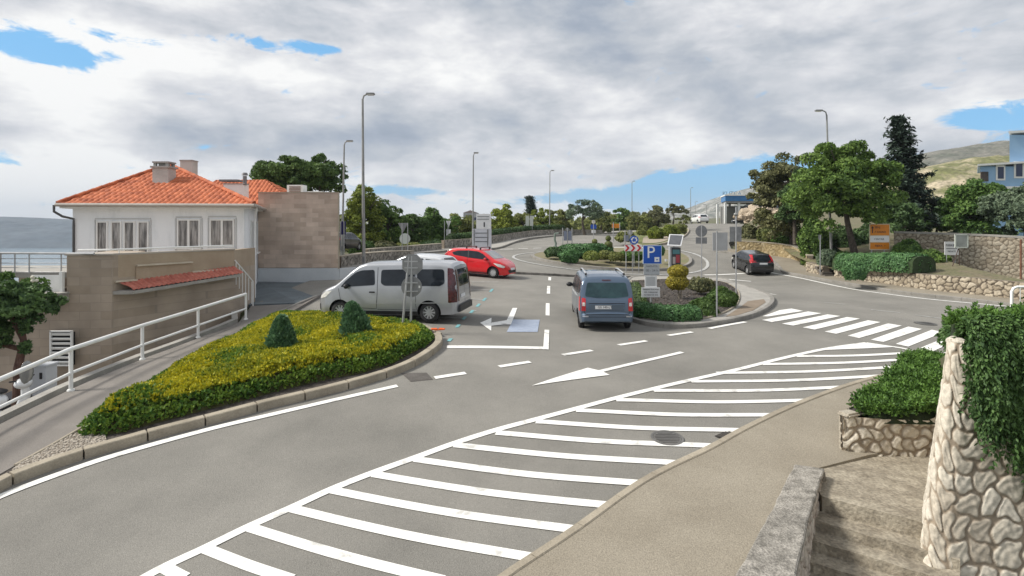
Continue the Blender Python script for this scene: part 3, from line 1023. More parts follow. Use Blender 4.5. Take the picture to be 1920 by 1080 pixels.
# ------------------------------------------------------------------ rubble walls
MORTAR = (0.215, 0.175, 0.135)
ST_NEAR = stone_mat('rubble_pale', (0.29, 0.235, 0.175), (0.46, 0.405, 0.325), (0.56, 0.51, 0.42), (0.64, 0.59, 0.50), 0.22, 16)
ST_MID = stone_mat('rubble_mid', (0.10, 0.080, 0.060), (0.30, 0.25, 0.18), (0.42, 0.36, 0.27), (0.50, 0.44, 0.34), 0.2, 12)
ST_YEL = stone_mat('rubble_yellow', (0.24, 0.18, 0.09), (0.36, 0.28, 0.15), (0.43, 0.34, 0.19), (0.48, 0.40, 0.26), 0.2, 9)
ST_GREY = stone_mat('rubble_grey', (0.08, 0.072, 0.06), (0.20, 0.185, 0.16), (0.28, 0.26, 0.225), (0.35, 0.32, 0.28), 0.25, 8)

def voronoi(s, t, cell, seed, asp=1.0):
    """distance to the nearest joint (metres) and stone id for points s, t"""
    g = np.random.default_rng(seed)
    ca, cb = cell * asp, cell
    T = 128
    jx = g.random((T, T)); jy = g.random((T, T)); idt = g.random((T, T))
    i = np.floor(s / ca).astype(int); j = np.floor(t / cb).astype(int)
    best = np.full(s.shape, 9e9); bx = np.zeros(s.shape); by = np.zeros(s.shape); sid = np.zeros(s.shape)
    cand = []
    for a in range(-2, 3):
        for b in range(-2, 3):
            ii, jj = i + a, j + b
            x = (ii + 0.08 + 0.84 * jx[ii % T, jj % T]) * ca
            y = (jj + 0.08 + 0.84 * jy[ii % T, jj % T]) * cb
            cand.append((x, y))
            d = (x - s) ** 2 + (y - t) ** 2
            m = d < best
            best = np.where(m, d, best); bx = np.where(m, x, bx); by = np.where(m, y, by); sid = np.where(m, idt[ii % T, jj % T], sid)
    acc = np.zeros(s.shape)
    k = 15.0 / cell
    for x, y in cand:
        L = np.hypot(x - bx, y - by)
        e = ((x - s) ** 2 + (y - t) ** 2 - best) / (2 * np.maximum(L, 1e-6))
        acc += np.where(L > 1e-4, np.exp(-k * np.clip(e, 0, 5)), 0)
    return np.clip(-np.log(acc + 1e-9) / k, 0, 5), sid

def relief_face(mb_name, base, top, res, cell, relief, m, parent, seed=1, asp=1.25, joint=0.05, flip=False, s_off=0.0):
    """stones standing proud of the mortar on a ruled face between two polylines"""
    base = [Vector(p) for p in base]; top = [Vector(p) for p in top]
    L = [0]
    for a, b in zip(base[:-1], base[1:]):
        L.append(L[-1] + (b - a).length)
    hgt = max((t - b).length for t, b in zip(top, base))
    ns = max(2, int(L[-1] / res)); nt = max(2, int(hgt / res))
    S = np.linspace(0, L[-1], ns); T = np.linspace(0, 1, nt)
    bx = np.stack([np.interp(S, L, [p[k] for p in base]) for k in range(3)], -1)
    tx = np.stack([np.interp(S, L, [p[k] for p in top]) for k in range(3)], -1)
    pos = bx[:, None] * (1 - T[None, :, None]) + tx[:, None] * T[None, :, None]
    hl = np.linalg.norm(tx - bx, axis=1)
    s2 = np.repeat(S[:, None], nt, 1); t2 = T[None] * hl[:, None] + pos[:, :, 2] * 0
    s3 = s2 + 0.04 * np.sin(t2 * 9 + s2 * 5) + 0.02 * np.sin(t2 * 23 + 2) + s_off
    t3 = t2 + 0.03 * np.sin(s2 * 11 + t2 * 3) + 0.02 * np.sin(s2 * 27) + 5
    e, sid = voronoi(s3, t3, cell, seed, asp)
    st = sstep(e, joint * 0.18, joint * 0.55)
    du = np.gradient(pos, axis=0); dv = np.gradient(pos, axis=1)
    nn = np.cross(du, dv); nn /= np.linalg.norm(nn, axis=2)[..., None] + 1e-9
    if flip:
        nn = -nn
    e = np.maximum(e, 0)
    dome = np.sqrt(np.clip(e / (cell * 0.9), 0, 1))
    g = np.random.default_rng(seed + 9)
    rough = 0.18 * np.sin(s3 * 41 + sid * 30) * np.sin(t3 * 37 + sid * 50)
    hgtm = st * relief * (0.70 + 0.35 * dome + 0.45 * (sid - 0.5) + rough * 1.3 + 0.25 * np.sin(s3 * 13 + sid * 20) * np.cos(t3 * 11 + sid * 33))
    pos = pos + nn * hgtm[..., None]
    v = pos.reshape(-1, 3)
    i = np.arange(ns * nt).reshape(ns, nt)
    if flip:
        f = np.stack([i[:-1, :-1], i[:-1, 1:], i[1:, 1:], i[1:, :-1]], -1).reshape(-1, 4)
    else:
        f = np.stack([i[:-1, :-1], i[1:, :-1], i[1:, 1:], i[:-1, 1:]], -1).reshape(-1, 4)
    me = bpy.data.meshes.new(mb_name)
    me.from_pydata(v.tolist(), [], f.tolist())
    a = me.attributes.new('stone', 'FLOAT', 'POINT'); a.data.foreach_set('value', st.reshape(-1).astype(np.float32))
    a = me.attributes.new('sid', 'FLOAT', 'POINT'); a.data.foreach_set('value', sid.reshape(-1).astype(np.float32))
    me.shade_smooth()
    return link(mb_name, me, m, parent)

def wall_prism(name, xy, zb, zt, th, m, parent=None, back=1):
    """a solid core behind a face polyline; back=+1 puts thickness to the left of travel"""
    mb = MB()
    n = len(xy)
    pts = [Vector(p) for p in xy]
    off = []
    for i in range(n):
        d = (pts[min(i + 1, n - 1)] - pts[max(i - 1, 0)]).normalized()
        off.append(pts[i] + Vector((-d.y, d.x)) * th * back)
    vs = []
    for i in range(n):
        vs += [(pts[i].x, pts[i].y, zb[i]), (pts[i].x, pts[i].y, zt[i]), (off[i].x, off[i].y, zt[i]), (off[i].x, off[i].y, zb[i])]
    fs = []
    for i in range(n - 1):
        for k in range(4):
            fs.append((i * 4 + k, i * 4 + (k + 1) % 4, (i + 1) * 4 + (k + 1) % 4, (i + 1) * 4 + k))
    fs += [(0, 1, 2, 3), tuple((n - 1) * 4 + k for k in (3, 2, 1, 0))]
    mb.add(vs, fs)
    return mb.build(name, m, parent)

def stone_wall(name, label, xy, zb, zt, th, res, cell, relief, m, cap=None, back=1, seed=1, cap_h=0.06, cat='stone wall', joint=0.05, top_stones=0):
    e = empty(name, (xy[0][0], xy[0][1], zb[0]), label, cat)
    wall_prism('core', xy, zb, zt, th, mat('mortar', (0.17, 0.14, 0.105), (0.24, 0.2, 0.155), 4, 0.95, fine=0.2), e, back)
    # faces 3 mm proud of the core
    pts = [Vector(p) for p in xy]; n = len(pts)
    fr = []
    for i in range(n):
        d = (pts[min(i + 1, n - 1)] - pts[max(i - 1, 0)]).normalized()
        fr.append(pts[i] - Vector((-d.y, d.x)) * 0.004 * back)
    relief_face('rubble_face', [(p.x, p.y, z) for p, z in zip(fr, zb)], [(p.x, p.y, z) for p, z in zip(fr, zt)], res, cell, relief, m, e, seed, flip=(back < 0), joint=joint)
    if cap is not None:
        off = []
        for i in range(n):
            d = (pts[min(i + 1, n - 1)] - pts[max(i - 1, 0)]).normalized()
            off.append(pts[i] - Vector((-d.y, d.x)) * 0.05 * back)
        wall_prism('coping', [(p.x, p.y) for p in off], [z for z in zt], [z + cap_h for z in zt], th + 0.08, cap, e, back)
    if top_stones:
        g = np.random.default_rng(seed + 3)
        mb = MB()
        L = resample(xy, top_stones)
        zz = np.interp(np.linspace(0, 1, len(L)), np.linspace(0, 1, n), zt)
        for p, z in zip(L, zz):
            r = top_stones * g.uniform(0.4, 0.62)
            mb.sphere((p.x, p.y + 0.1 * back * 0, z + r * 0.1), r, 8, 6, (1, 0.8, g.uniform(.35, .6)))
        mb.build('top_stone', mat('loose_stone', (0.40, 0.35, 0.27), (0.52, 0.47, 0.38), 6, 0.9, fine=0.15), e)
    return e

# --- big battered wall at the right edge of the picture
Z = lambda d: CH - d
e = empty('stone_wall', (5.2, 7.6, Z(4.6)), 'tall battered wall of pale rounded rubble beside the steps, rosemary hanging over it', 'stone wall')
wb = [(7.25, 10.0, Z(4.0)), (6.45, 9.1, Z(4.05)), (5.74, 8.25, Z(4.3)), (5.38, 7.80, Z(4.5)), (5.13, 7.45, Z(4.75)), (5.12, 7.30, Z(4.9)), (5.25, 7.20, Z(5.1)), (6.6, 7.05, Z(5.1)), (9.2, 6.9, Z(5.1))]
wt = [(7.50, 9.95, Z(1.93)), (6.80, 9.0, Z(1.78)), (6.15, 8.2, Z(1.62)), (5.86, 7.86, Z(1.52)), (5.70, 7.62, Z(1.46)), (5.70, 7.52, Z(1.46)), (5.80, 7.46, Z(1.46)), (6.9, 7.38, Z(1.46)), (9.2, 7.3, Z(1.46))]
relief_face('rubble_face', wb, wt, 0.014, 0.27, 0.022, ST_NEAR, e, 3, asp=1.05, joint=0.046)
mb = MB()
vs = []
for b, t in zip(wb, wt):
    vs.append(t)
back_t = [(7.9, 9.9, Z(1.93)), (7.3, 8.9, Z(1.78)), (6.8, 8.3, Z(1.62)), (6.6, 8.1, Z(1.52)), (6.5, 7.95, Z(1.46)), (6.5, 7.9, Z(1.46)), (6.7, 7.8, Z(1.46)), (7.2, 7.75, Z(1.46)), (9.2, 7.7, Z(1.46))]
n = len(wt)
mb.add([(*p[:2], p[2] - 0.005) for p in wt] + [(*p[:2], p[2] - 0.005) for p in back_t], [(i, i + 1, n + i + 1, n + i) for i in range(n - 1)])
mb.add([(*p[:2], p[2] - 0.005) for p in back_t] + [(*p[:2], Z(5)) for p in back_t], [(i, i + 1, n + i + 1, n + i) for i in range(n - 1)])
mb.build('wall_top', CONC, e)
mb = MB()
g = np.random.default_rng(4)
for i in range(26):
    t = i / 25 * 5
    k = int(min(t, 4.999)); q = t - k
    p = Vector(wt[k]).lerp(Vector(wt[k + 1]), q)
    mb.sphere((p.x + 0.06, p.y + .02, p.z - 0.02), g.uniform(0.05, 0.085), 10, 7, (1, 1, g.uniform(.45, .9)))
mb.build('edge_stone', mat('pale_stone', (0.50, 0.46, 0.38), (0.60, 0.56, 0.48), 9, 0.9, 0.4, 30, fine=0.15), e)

# soil body behind the wall top, carrying the rosemary
mb = MB()
mb.add([(7.6, 9.9, Z(1.95)), (9.6, 13.2, Z(3.0)), (14.5, 13.0, Z(3.0)), (14.5, 7.7, Z(1.5)), (6.6, 7.9, Z(1.5)), (7.2, 8.9, Z(1.8)),
        (7.6, 9.9, Z(4.5)), (9.6, 13.2, Z(4.5)), (14.5, 13.0, Z(4.5)), (14.5, 7.7, Z(5.5)), (6.6, 7.9, Z(5.5)), (7.2, 8.9, Z(5.0))],
       [(0, 1, 2, 3, 4, 5), (0, 6, 7, 1), (1, 7, 8, 2), (2, 8, 9, 3)])
setp(mb.build('bank', EARTH), kind='structure')

# --- steps and landing
STEP = mat('worn_step_concrete', (0.20, 0.172, 0.130), (0.36, 0.32, 0.25), 3.5, 0.95, 0.9, 22, fine=0.28, detail=12)
e = empty('steps', (4.9, 8.0, Z(4.1)), 'flight of worn brown concrete steps going down between the two rubble walls', 'steps')
sd_ = Vector((-0.62, -0.785, 0)); sr_ = Vector((0.785, -0.62, 0))        # down the flight / to the right
land = [(4.72, 9.12), (5.55, 10.0), (7.3, 10.05), (6.5, 9.1)]
o0 = Vector((5.02, 7.98, 0))
a_ = o0 - sr_ * 0.72; b_ = o0 + sr_ * 0.80
mb = MB()
top = [(*p, Z(3.875)) for p in [(4.60, 9.15), (5.6, 10.15), (7.5, 10.15), (6.6, 9.15), (b_.x, b_.y), (a_.x, a_.y)]]
mb.prism([Vector(p) - Vector((0, 0, 0.6)) for p in top], (0, 0, 0.6))
mb.build('landing', STEP, e)
for k in range(6):
    f0 = o0 + sd_ * (0.30 * k - 0.02)
    zt_ = Z(3.95) - 0.145 * (k + 1)
    mb = MB()
    c0 = f0 - sr_ * 0.78; c1 = f0 + sr_ * (0.86 - 0.0 * k)
    poly = [Vector((*((c0)[:2]), zt_ - 0.5)), Vector((*((c1)[:2]), zt_ - 0.5)), Vector((*((c1 + sd_ * 0.34)[:2]), zt_ - 0.5)), Vector((*((c0 + sd_ * 0.34)[:2]), zt_ - 0.5))]
    mb.prism(poly, (0, 0, 0.5))
    me = mb.mesh('step')
    bm = bmesh.new(); bm.from_mesh(me)
    bmesh.ops.recalc_face_normals(bm, faces=bm.faces)
    bmesh.ops.subdivide_edges(bm, edges=[e2 for e2 in bm.edges if e2.calc_length() > 1], cuts=14)
    gg = np.random.default_rng(k)
    for v in bm.verts:
        if v.co.z > zt_ - 0.01:
            w = gg.uniform(-0.018, 0.018); v.co += sd_ * w
            v.co.z += gg.uniform(-0.01, 0.004)
    bm.to_mesh(me); bm.free()
    link('step', me, STEP, e)

# --- low parapet with concrete coping left of the steps
e = empty('parapet', (4.3, 8.7, Z(3.9)), 'low parapet with rough grey concrete coping and rubble side, left of the steps', 'low wall')
Lf = [(4.42, 9.18), (3.30, 7.55), (2.30, 6.15), (1.35, 4.8)]
Rt = [(4.80, 9.02), (3.82, 7.55), (2.95, 6.15), (2.05, 4.7)]
ctop = [Z(3.72), Z(3.72), Z(3.73), Z(3.75)]
def quadstrip(name, A, B, za, zb, m, par, flip=False, sub=1):
    mb = MB(); n = len(A)
    mb.add([(*p, z) for p, z in zip(A, za)] + [(*p, z) for p, z in zip(B, zb)], [(i, i + 1, n + i + 1, n + i) for i in range(n - 1)])
    return mb.build(name, m, par)
def dens(A, n):
    A = [Vector(a) for a in A]
    out = []
    for i in range(len(A) - 1):
        for k in range(n):
            out.append(tuple(A[i].lerp(A[i + 1], k / n)))
    out.append(tuple(A[-1]))
    return out
gg = np.random.default_rng(12)
Ld = dens(Lf, 10); Rd = dens(Rt, 10); zd = [float(v) for v in np.interp(np.linspace(0, 3, 31), range(4), ctop)]
Lj = [(p[0] + gg.uniform(-.012, .012), p[1]) for p in Ld]; Rj = [(p[0] + gg.uniform(-.010, .010), p[1]) for p in Rd]
COPE = mat('rough_coping', (0.15, 0.14, 0.12), (0.37, 0.345, 0.305), 5.5, 0.95, 1.2, 42, fine=0.38, detail=12, lo=0.3, hi=0.62)
mb = MB()
vs = []
for p, q, z in zip(Lj, Rj, zd):
    vs += [(p[0], p[1], z - 0.30), (p[0], p[1], z - 0.012), (p[0] + 0.02, p[1], z), (q[0] - 0.02, q[1], z), (q[0], q[1], z - 0.012), (q[0], q[1], z - 0.07)]
fs = []
for i in range(len(Lj) - 1):
    for k in range(5):
        fs.append((i * 6 + k, i * 6 + k + 1, (i + 1) * 6 + k + 1, (i + 1) * 6 + k))
fs.append((0, 1, 2, 3, 4, 5))
mb.add(vs, fs)
mb.build('coping', COPE, e)
Rin = [(p[0] - 0.035, p[1]) for p in Rt]
relief_face('rubble_face', [(*p, z) for p, z in zip(Rin, [Z(4.02), Z(4.7), Z(5.3), Z(5.8)])], [(p[0], p[1], z - 0.06) for p, z in zip(Rin, ctop)], 0.016, 0.12, 0.028,
            stone_mat('rubble_rosy', (0.22, 0.175, 0.13), (0.36, 0.30, 0.25), (0.46, 0.40, 0.34), (0.54, 0.49, 0.42), 0.2, 25), e, 8, asp=1.5, flip=True, joint=0.035)
mb = MB(); mb.box((4.66, 9.04, Z(4.02)), (.30, .20, .5), -.45); mb.build('end_block', CONC, e, bevel=.02)
mb = MB(); mb.prism([(4.42, 9.16, Z(4.3)), (4.78, 9.0, Z(4.3)), (3.78, 7.5, Z(5.4)), (3.3, 7.5, Z(5.4))], (0, 0, 0.4)); mb.build('core', CONC, e)

# --- planter wall with rosemary at the head of the steps
pw = [(5.52, 10.12), (5.62, 9.99), (6.2, 9.93), (7.0, 9.90), (7.5, 9.95)]
zl = [Z(3.94)] * 5; zu = [Z(3.24), Z(3.22), Z(3.25), Z(3.26), Z(3.0)]
e = empty('planter_wall', (5.6, 9.9, Z(3.95)), 'short planter wall of rounded rubble across the head of the steps', 'stone wall')
relief_face('rubble_face', [(*p, z) for p, z in zip(pw[1:], zl[1:])], [(*p, z) for p, z in zip(pw[1:], zu[1:])], 0.018, 0.185, 0.035, ST_NEAR, e, 21, asp=1.1, joint=0.05)
lw = [(9.7, 14.6), (8.2, 12.7), (6.9, 11.3), (5.9, 10.35), (5.62, 9.99)]
relief_face('rubble_face', [(*p, hz(*p)) for p in lw], [(*p, z) for p, z in zip(lw, [Z(3.45), Z(3.3), Z(3.27), Z(3.24), Z(3.22)])], 0.03, 0.185, 0.03, ST_NEAR, e, 22, asp=1.1, joint=0.05)
mb = MB()
mb.add([(5.65, 10.02, Z(3.25)), (7.5, 9.97, Z(3.05)), (9.0, 11.5, Z(3.0)), (10.5, 14.2, Z(3.3)), (9.72, 14.6, Z(3.46)), (8.25, 12.7, Z(3.31)), (6.93, 11.3, Z(3.29)), (5.93, 10.37, Z(3.26))], [tuple(range(8))])
mb.build('soil', BARK, e)
mb = MB(); mb.box((5.72, 10.06, Z(3.55)), (.18, .16, .66), .5); mb.box((5.76, 10.04, Z(3.205)), (.30, .24, .08), .4)
mb.build('corner_stone', mat('corner_stone', (0.33, 0.29, 0.23), (0.45, 0.41, 0.34), 5, .9, .8, 25, fine=.2), e, bevel=.03)

# ------------------------------------------------------------------ rosemary
ROSE = mat('rosemary_leaf', (0.048, 0.106, 0.022), (0.144, 0.269, 0.050), 2.2, 0.55, attr='rnd', spec=0.3, trans=0.15, lo=0.3, hi=0.75)
ROSE_D = mat('rosemary_hang', (0.042, 0.091, 0.028), (0.126, 0.224, 0.063), 2.0, 0.55, attr='rnd', spec=0.3, trans=0.15, lo=0.3, hi=0.75)

def strand_leaves(starts, dirs, lens, droop, n_per, seed, leaf=0.035):
    """needle sprigs along curving twigs"""
    g = np.random.default_rng(seed)
    C = []; Nn = []
    for s, d, L in zip(starts, dirs, lens):
        p = np.array(s, float); d = np.array(d, float)
        st = L / n_per
        for k in range(n_per):
            d = d + np.array([0, 0, -droop]) * st + g.normal(0, 0.07, 3)
            d /= np.linalg.norm(d)
            p = p + d * st
            C.append(p + g.normal(0, 0.012, 3)); Nn.append(d)
    return np.array(C), np.array(Nn)

def needle_mesh(name, C, Dn, size, m, parent, seed, spread=0.6, aspect=5.0, per=3):
    """slender blades leaning along the twig direction"""
    g = np.random.default_rng(seed)
    C = np.repeat(C, per, 0); Dn = np.repeat(Dn, per, 0)
    N = len(C)
    a = Dn + g.normal(0, spread, (N, 3)); a /= np.linalg.norm(a, axis=1)[:, None]
    r = g.normal(0, 1, (N, 3)); b = np.cross(a, r); b /= np.linalg.norm(b, axis=1)[:, None]
    s = (size * g.uniform(0.6, 1.4, N))[:, None]
    v = np.empty((N, 4, 3))
    v[:, 0] = C; v[:, 1] = C + a * s * 0.5 + b * s / aspect; v[:, 2] = C + a * s; v[:, 3] = C + a * s * 0.5 - b * s / aspect
    me = bpy.data.meshes.new(name)
    me.vertices.add(N * 4); me.loops.add(N * 4); me.polygons.add(N)
    me.vertices.foreach_set('co', v.reshape(-1))
    me.loops.foreach_set('vertex_index', np.arange(N * 4, dtype=np.int32))
    me.polygons.foreach_set('loop_start', np.arange(0, N * 4, 4, dtype=np.int32))
    me.polygons.foreach_set('loop_total', np.full(N, 4, dtype=np.int32))
    at = me.attributes.new('rnd', 'FLOAT', 'POINT')
    at.data.foreach_set('value', np.repeat(g.random(N), 4).astype(np.float32))
    me.update()
    return link(name, me, m, parent)

def rosemary_mound(name, label, poly, zf, hgt, n, seed):
    """upright twigs over a polygon of ground, zf = ground height function"""
    g = np.random.default_rng(seed)
    xs = [p[0] for p in poly]; ys = [p[1] for p in poly]
    S = []; D = []; Ls = []
    while len(S) < n:
        x = g.uniform(min(xs), max(xs)); y = g.uniform(min(ys), max(ys))
        if not inside(x, y, poly):
            continue
        h = hgt * (0.75 + 0.25 * math.sin(2.3 * x + seed) * math.sin(1.9 * y + 1) + 0.12 * math.sin(7 * x) * math.sin(6 * y + 2))
        z = zf(x, y) + h * g.uniform(0.55, 1.0)
        S.append((x, y, z - 0.10)); D.append((g.normal(0, .6), g.normal(0, .6), 1)); Ls.append(g.uniform(0.09, 0.2))
    C, N = strand_leaves(S, D, Ls, 0.5, 4, seed)
    e = empty(name, (xs[0], ys[0], zf(xs[0], ys[0])), label, 'shrub')
    needle_mesh('foliage', C, N, 0.055, ROSE, e, seed, per=3, aspect=4.0)
    # inner twigs so that the mass is not hollow
    bm = bmesh.new(); bm.faces.new([bm.verts.new((x, y, 0)) for x, y in poly]); bm.normal_update()
    bmesh.ops.triangulate(bm, faces=bm.faces[:]); grid_cut(bm, min(xs), max(xs), min(ys), max(ys), 0.25)
    for v in bm.verts:
        h = hgt * (0.75 + 0.25 * math.sin(2.3 * v.co.x + seed) * math.sin(1.9 * v.co.y + 1))
        v.co.z = zf(v.co.x, v.co.y) + (h * 0.62 if not v.is_boundary else 0.0)
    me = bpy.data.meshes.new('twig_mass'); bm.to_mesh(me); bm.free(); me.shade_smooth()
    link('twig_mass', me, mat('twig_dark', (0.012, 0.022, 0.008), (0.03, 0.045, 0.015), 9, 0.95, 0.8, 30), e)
    return e

def z_pl(x, y):
    return Z(3.32) + max(0, (y - 10)) * -0.02
rosemary_mound('rosemary_shrub', 'bright green rosemary mound filling the planter behind the short rubble wall', [(5.95, 10.02), (6.3, 9.88), (7.0, 9.84), (7.45, 9.95), (8.3, 10.9), (9.6, 12.3), (10.6, 14.6), (9.75, 14.5), (8.4, 12.8), (7.1, 11.4), (6.1, 10.45)], z_pl, 0.40, 9500, 5)

def z_bank(x, y):
    if y > 8.0:
        return Z(1.5) - (y - 8.0) * 0.27
    return Z(1.5)
hang = rosemary_mound('rosemary_shrub', 'dark green rosemary spilling over the tall rubble wall at the right edge', [(5.82, 7.52), (5.84, 7.85), (6.2, 8.25), (6.85, 9.0), (7.45, 9.9), (8.6, 11.2), (9.8, 12.6), (13.5, 12.6), (13.5, 7.4), (6.6, 7.42)], z_bank, 0.50, 17000, 6)
g = np.random.default_rng(77)
S = []; D = []; Ls = []
for i in range(1700):
    u = g.uniform(0, 1) ** 0.9
    x = 5.69 + 1.9 * u
    y = 7.38 - 0.05 * u + g.normal(0, 0.05)
    base = 1.45 + 0.35 * math.sin(7.0 * x + 0.9) + 0.10 * math.sin(x * 23)
    ramp_ = min(1, max(0.05, (x - 5.66) / 0.07))
    S.append((x, y, Z(1.46) + g.uniform(-0.1, 0.35))); D.append((g.normal(0, .25), -1.3 + g.normal(0, .15), 0.3)); Ls.append(max(0.15, base * ramp_ * g.uniform(0.5, 1.12)))
for i in range(260):
    t = g.uniform(0, 1)
    x = 5.85 + t * 1.5; y = 7.5 + t * 2.3
    S.append((x + 0.1, y, Z(1.5) - t * 0.4 + g.uniform(0, .2))); D.append((-0.6 + g.normal(0, .2), g.normal(0, .2), 0.4)); Ls.append(g.uniform(0.12, 0.32))
C, N = strand_leaves(S, D, Ls, 7.0, 26, 9)
needle_mesh('hanging_twigs', C, N, 0.058, ROSE_D, hang, 10, spread=0.42, per=4, aspect=4.5)

# ------------------------------------------------------------------ yellow green ground cover bed
bedp = kb[6:] + kbb + XY([(480, 612), (430, 642), (330, 699), (240, 758), (152, 812)]) 
bedp = [p for p in bedp]
# the planting stops short of the gravel tip
plant = XY([(150, 832), (222, 822), (302, 800), (382, 779), (465, 757), (540, 737), (611, 720), (680, 707), (735, 690), (775, 668), (806, 650), (812, 640), (790, 622), (740, 612), (690, 605), (640, 602), (590, 598), (540, 594), (505, 603), (440, 641), (340, 700), (250, 758), (165, 808)])
GC = mat('ground_cover_leaf', (0.129, 0.190, 0.020), (0.582, 0.515, 0.025), 0.75, 0.6, attr='rnd', trans=0.2, spec=0.3, lo=0.26, hi=0.70)
def bed_h(x, y):
    return (1 - 0.42 * float(sstep(y, 12.5, 17.5))) * bed_h0(x, y)
def bed_h0(x, y):
    return 0.42 + 0.10 * math.sin(1.3 * x + 0.6 * y) * math.sin(1.1 * y) + 0.06 * math.sin(3.7 * x + 1) * math.sin(3.1 * y + .5) + 0.03 * math.sin(8 * x) * math.sin(9 * y)
def bed_edge(x, y):
    m = 9.0
    n = len(plant)
    for i in range(n):
        x0, y0 = plant[i]; x1, y1 = plant[(i + 1) % n]
        dx, dy = x1 - x0, y1 - y0
        t = max(0, min(1, ((x - x0) * dx + (y - y0) * dy) / (dx * dx + dy * dy + 1e-9)))
        m = min(m, math.hypot(x - x0 - dx * t, y - y0 - dy * t))
    return m
def build_cover():
    LOW = []
    g = np.random.default_rng(31)
    xs = [p[0] for p in plant]; ys = [p[1] for p in plant]
    C = []; N = []
    holes = [(P(528, 652), 0.30), (P(665, 632), 0.34), (P(720, 628), 0.35), (P(500, 690), 0.22), (P(640, 665), 0.25)]
    tot = 0
    area = (max(xs) - min(xs)) * (max(ys) - min(ys))
    n_try = int(area * 1500)
    X = g.uniform(min(xs), max(xs), n_try); Y = g.uniform(min(ys), max(ys), n_try)
    ok = inside(X, Y, plant)
    X = X[ok]; Y = Y[ok]
    # keep fewer far away
    kp = g.random(len(X)) < np.clip(17.0 / Y, 0.5, 1.0)
    X = X[kp]; Y = Y[kp]
    Zg = H(X, Y)
    for x, y, z0 in zip(X, Y, Zg):
        ed = bed_edge(x, y)
        hh = bed_h(x, y) * min(1.0, 0.30 + (ed / 0.42) ** 0.6 * 0.75)
        for h_, r_ in holes:
            d = math.hypot(x - h_.x, y - h_.y)
            if d < r_:
                hh *= 0.35 + 0.65 * (d / r_) ** 2
        z = z0 + 0.10 + hh * (1 - 0.5 * g.random() ** 2.5)
        if ed < 0.25:
            z = z0 + 0.10 + hh * g.random()
        C.append((x + g.normal(0, 0.02), y + g.normal(0, 0.02), z)); N.append((g.normal(0, .5), g.normal(0, .5), 1))
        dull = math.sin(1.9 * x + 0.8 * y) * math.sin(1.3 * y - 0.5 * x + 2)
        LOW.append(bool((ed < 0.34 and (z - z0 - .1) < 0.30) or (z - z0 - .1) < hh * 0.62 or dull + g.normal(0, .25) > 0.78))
    C = np.array(C); N = np.array(N); N /= np.linalg.norm(N, axis=1)[:, None]
    low = np.array(LOW)
    e = empty('ground_cover', C[0], None, None, kind='stuff')
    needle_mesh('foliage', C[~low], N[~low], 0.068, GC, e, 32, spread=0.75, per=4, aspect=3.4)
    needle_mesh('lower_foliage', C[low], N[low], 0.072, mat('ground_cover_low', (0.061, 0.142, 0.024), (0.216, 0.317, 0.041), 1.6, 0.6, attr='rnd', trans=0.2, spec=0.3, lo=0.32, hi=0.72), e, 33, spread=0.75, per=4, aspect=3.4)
    bm = bmesh.new(); bm.faces.new([bm.verts.new((x, y, 0)) for x, y in plant]); bm.normal_update()
    if bm.faces[:][0].normal.z < 0:
        bmesh.ops.reverse_faces(bm, faces=bm.faces[:])
    bmesh.ops.triangulate(bm, faces=bm.faces[:]); grid_cut(bm, min(xs), max(xs), min(ys), max(ys), 0.2)
    for v in bm.verts:
        ed = bed_edge(v.co.x, v.co.y)
        hh = bed_h(v.co.x, v.co.y) * min(1.0, 0.1 + (ed / 0.42) ** 0.6 * 0.9) * 0.72
        for h_, r_ in holes:
            d = math.hypot(v.co.x - h_.x, v.co.y - h_.y)
            if d < r_:
                hh *= 0.35 + 0.65 * (d / r_) ** 2
        v.co.z = hz(v.co.x, v.co.y) + 0.08 + (hh if not v.is_boundary else 0)
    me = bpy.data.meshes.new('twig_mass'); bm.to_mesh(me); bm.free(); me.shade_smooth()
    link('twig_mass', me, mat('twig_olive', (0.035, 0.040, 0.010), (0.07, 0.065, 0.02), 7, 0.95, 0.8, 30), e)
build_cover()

# two small clipped conifers standing in the bed
CONI = mat('thuja_leaf', (0.060, 0.140, 0.065), (0.19, 0.33, 0.17), 6, 0.6, attr='rnd', trans=0.1, lo=0.3, hi=0.7)
def small_conifer(px, py, hpx, wpx, lean, label, seed):
    b = P(px, py); s = b.y / F
    h = hpx * s * 1.0; w = wpx * s / 2
    e = empty('small_conifer', b, label, 'conifer', 'small conifers in the yellow green bed')
    mb = MB(); mb.cyl(b, b + Vector((lean * 0.4, 0, h * 0.7)), 0.03, 0.015, 8); mb.build('trunk', mat('bark_brown', (0.06, 0.045, 0.03), (0.12, 0.09, 0.07), 8, 0.95), e)
    g = np.random.default_rng(seed)
    n = 5200
    t = g.random(n) ** 0.85
    a = g.uniform(0, 2 * math.pi, n)
    prof = (1 - t ** 1.7) ** 0.75 * (0.78 + 0.22 * np.minimum(1, t * 5))
    r = w * prof * (0.72 + 0.32 * g.random(n)) * (1 + 0.10 * np.sin(a * 5 + t * 14 + seed))
    C = np.stack([b.x + r * np.cos(a) + lean * t ** 1.3, b.y + r * np.sin(a), b.z + 0.12 + t * h], -1)
    N = np.stack([np.cos(a) * 0.45 + lean * .5, np.sin(a) * 0.45, np.full(n, 1.0)], -1)
    N /= np.linalg.norm(N, axis=1)[:, None]
    needle_mesh('foliage', C, N, 0.13, CONI, e, seed, spread=0.42, per=2, aspect=3.4)
small_conifer(528, 676, 68, 46, 0.0, 'dark green cone-shaped small conifer, left of the two in the yellow green bed', 3)
small_conifer(673, 654, 72, 52, -0.20, 'leaning blue green small conifer in front of the silver van\'s front wheel', 4)
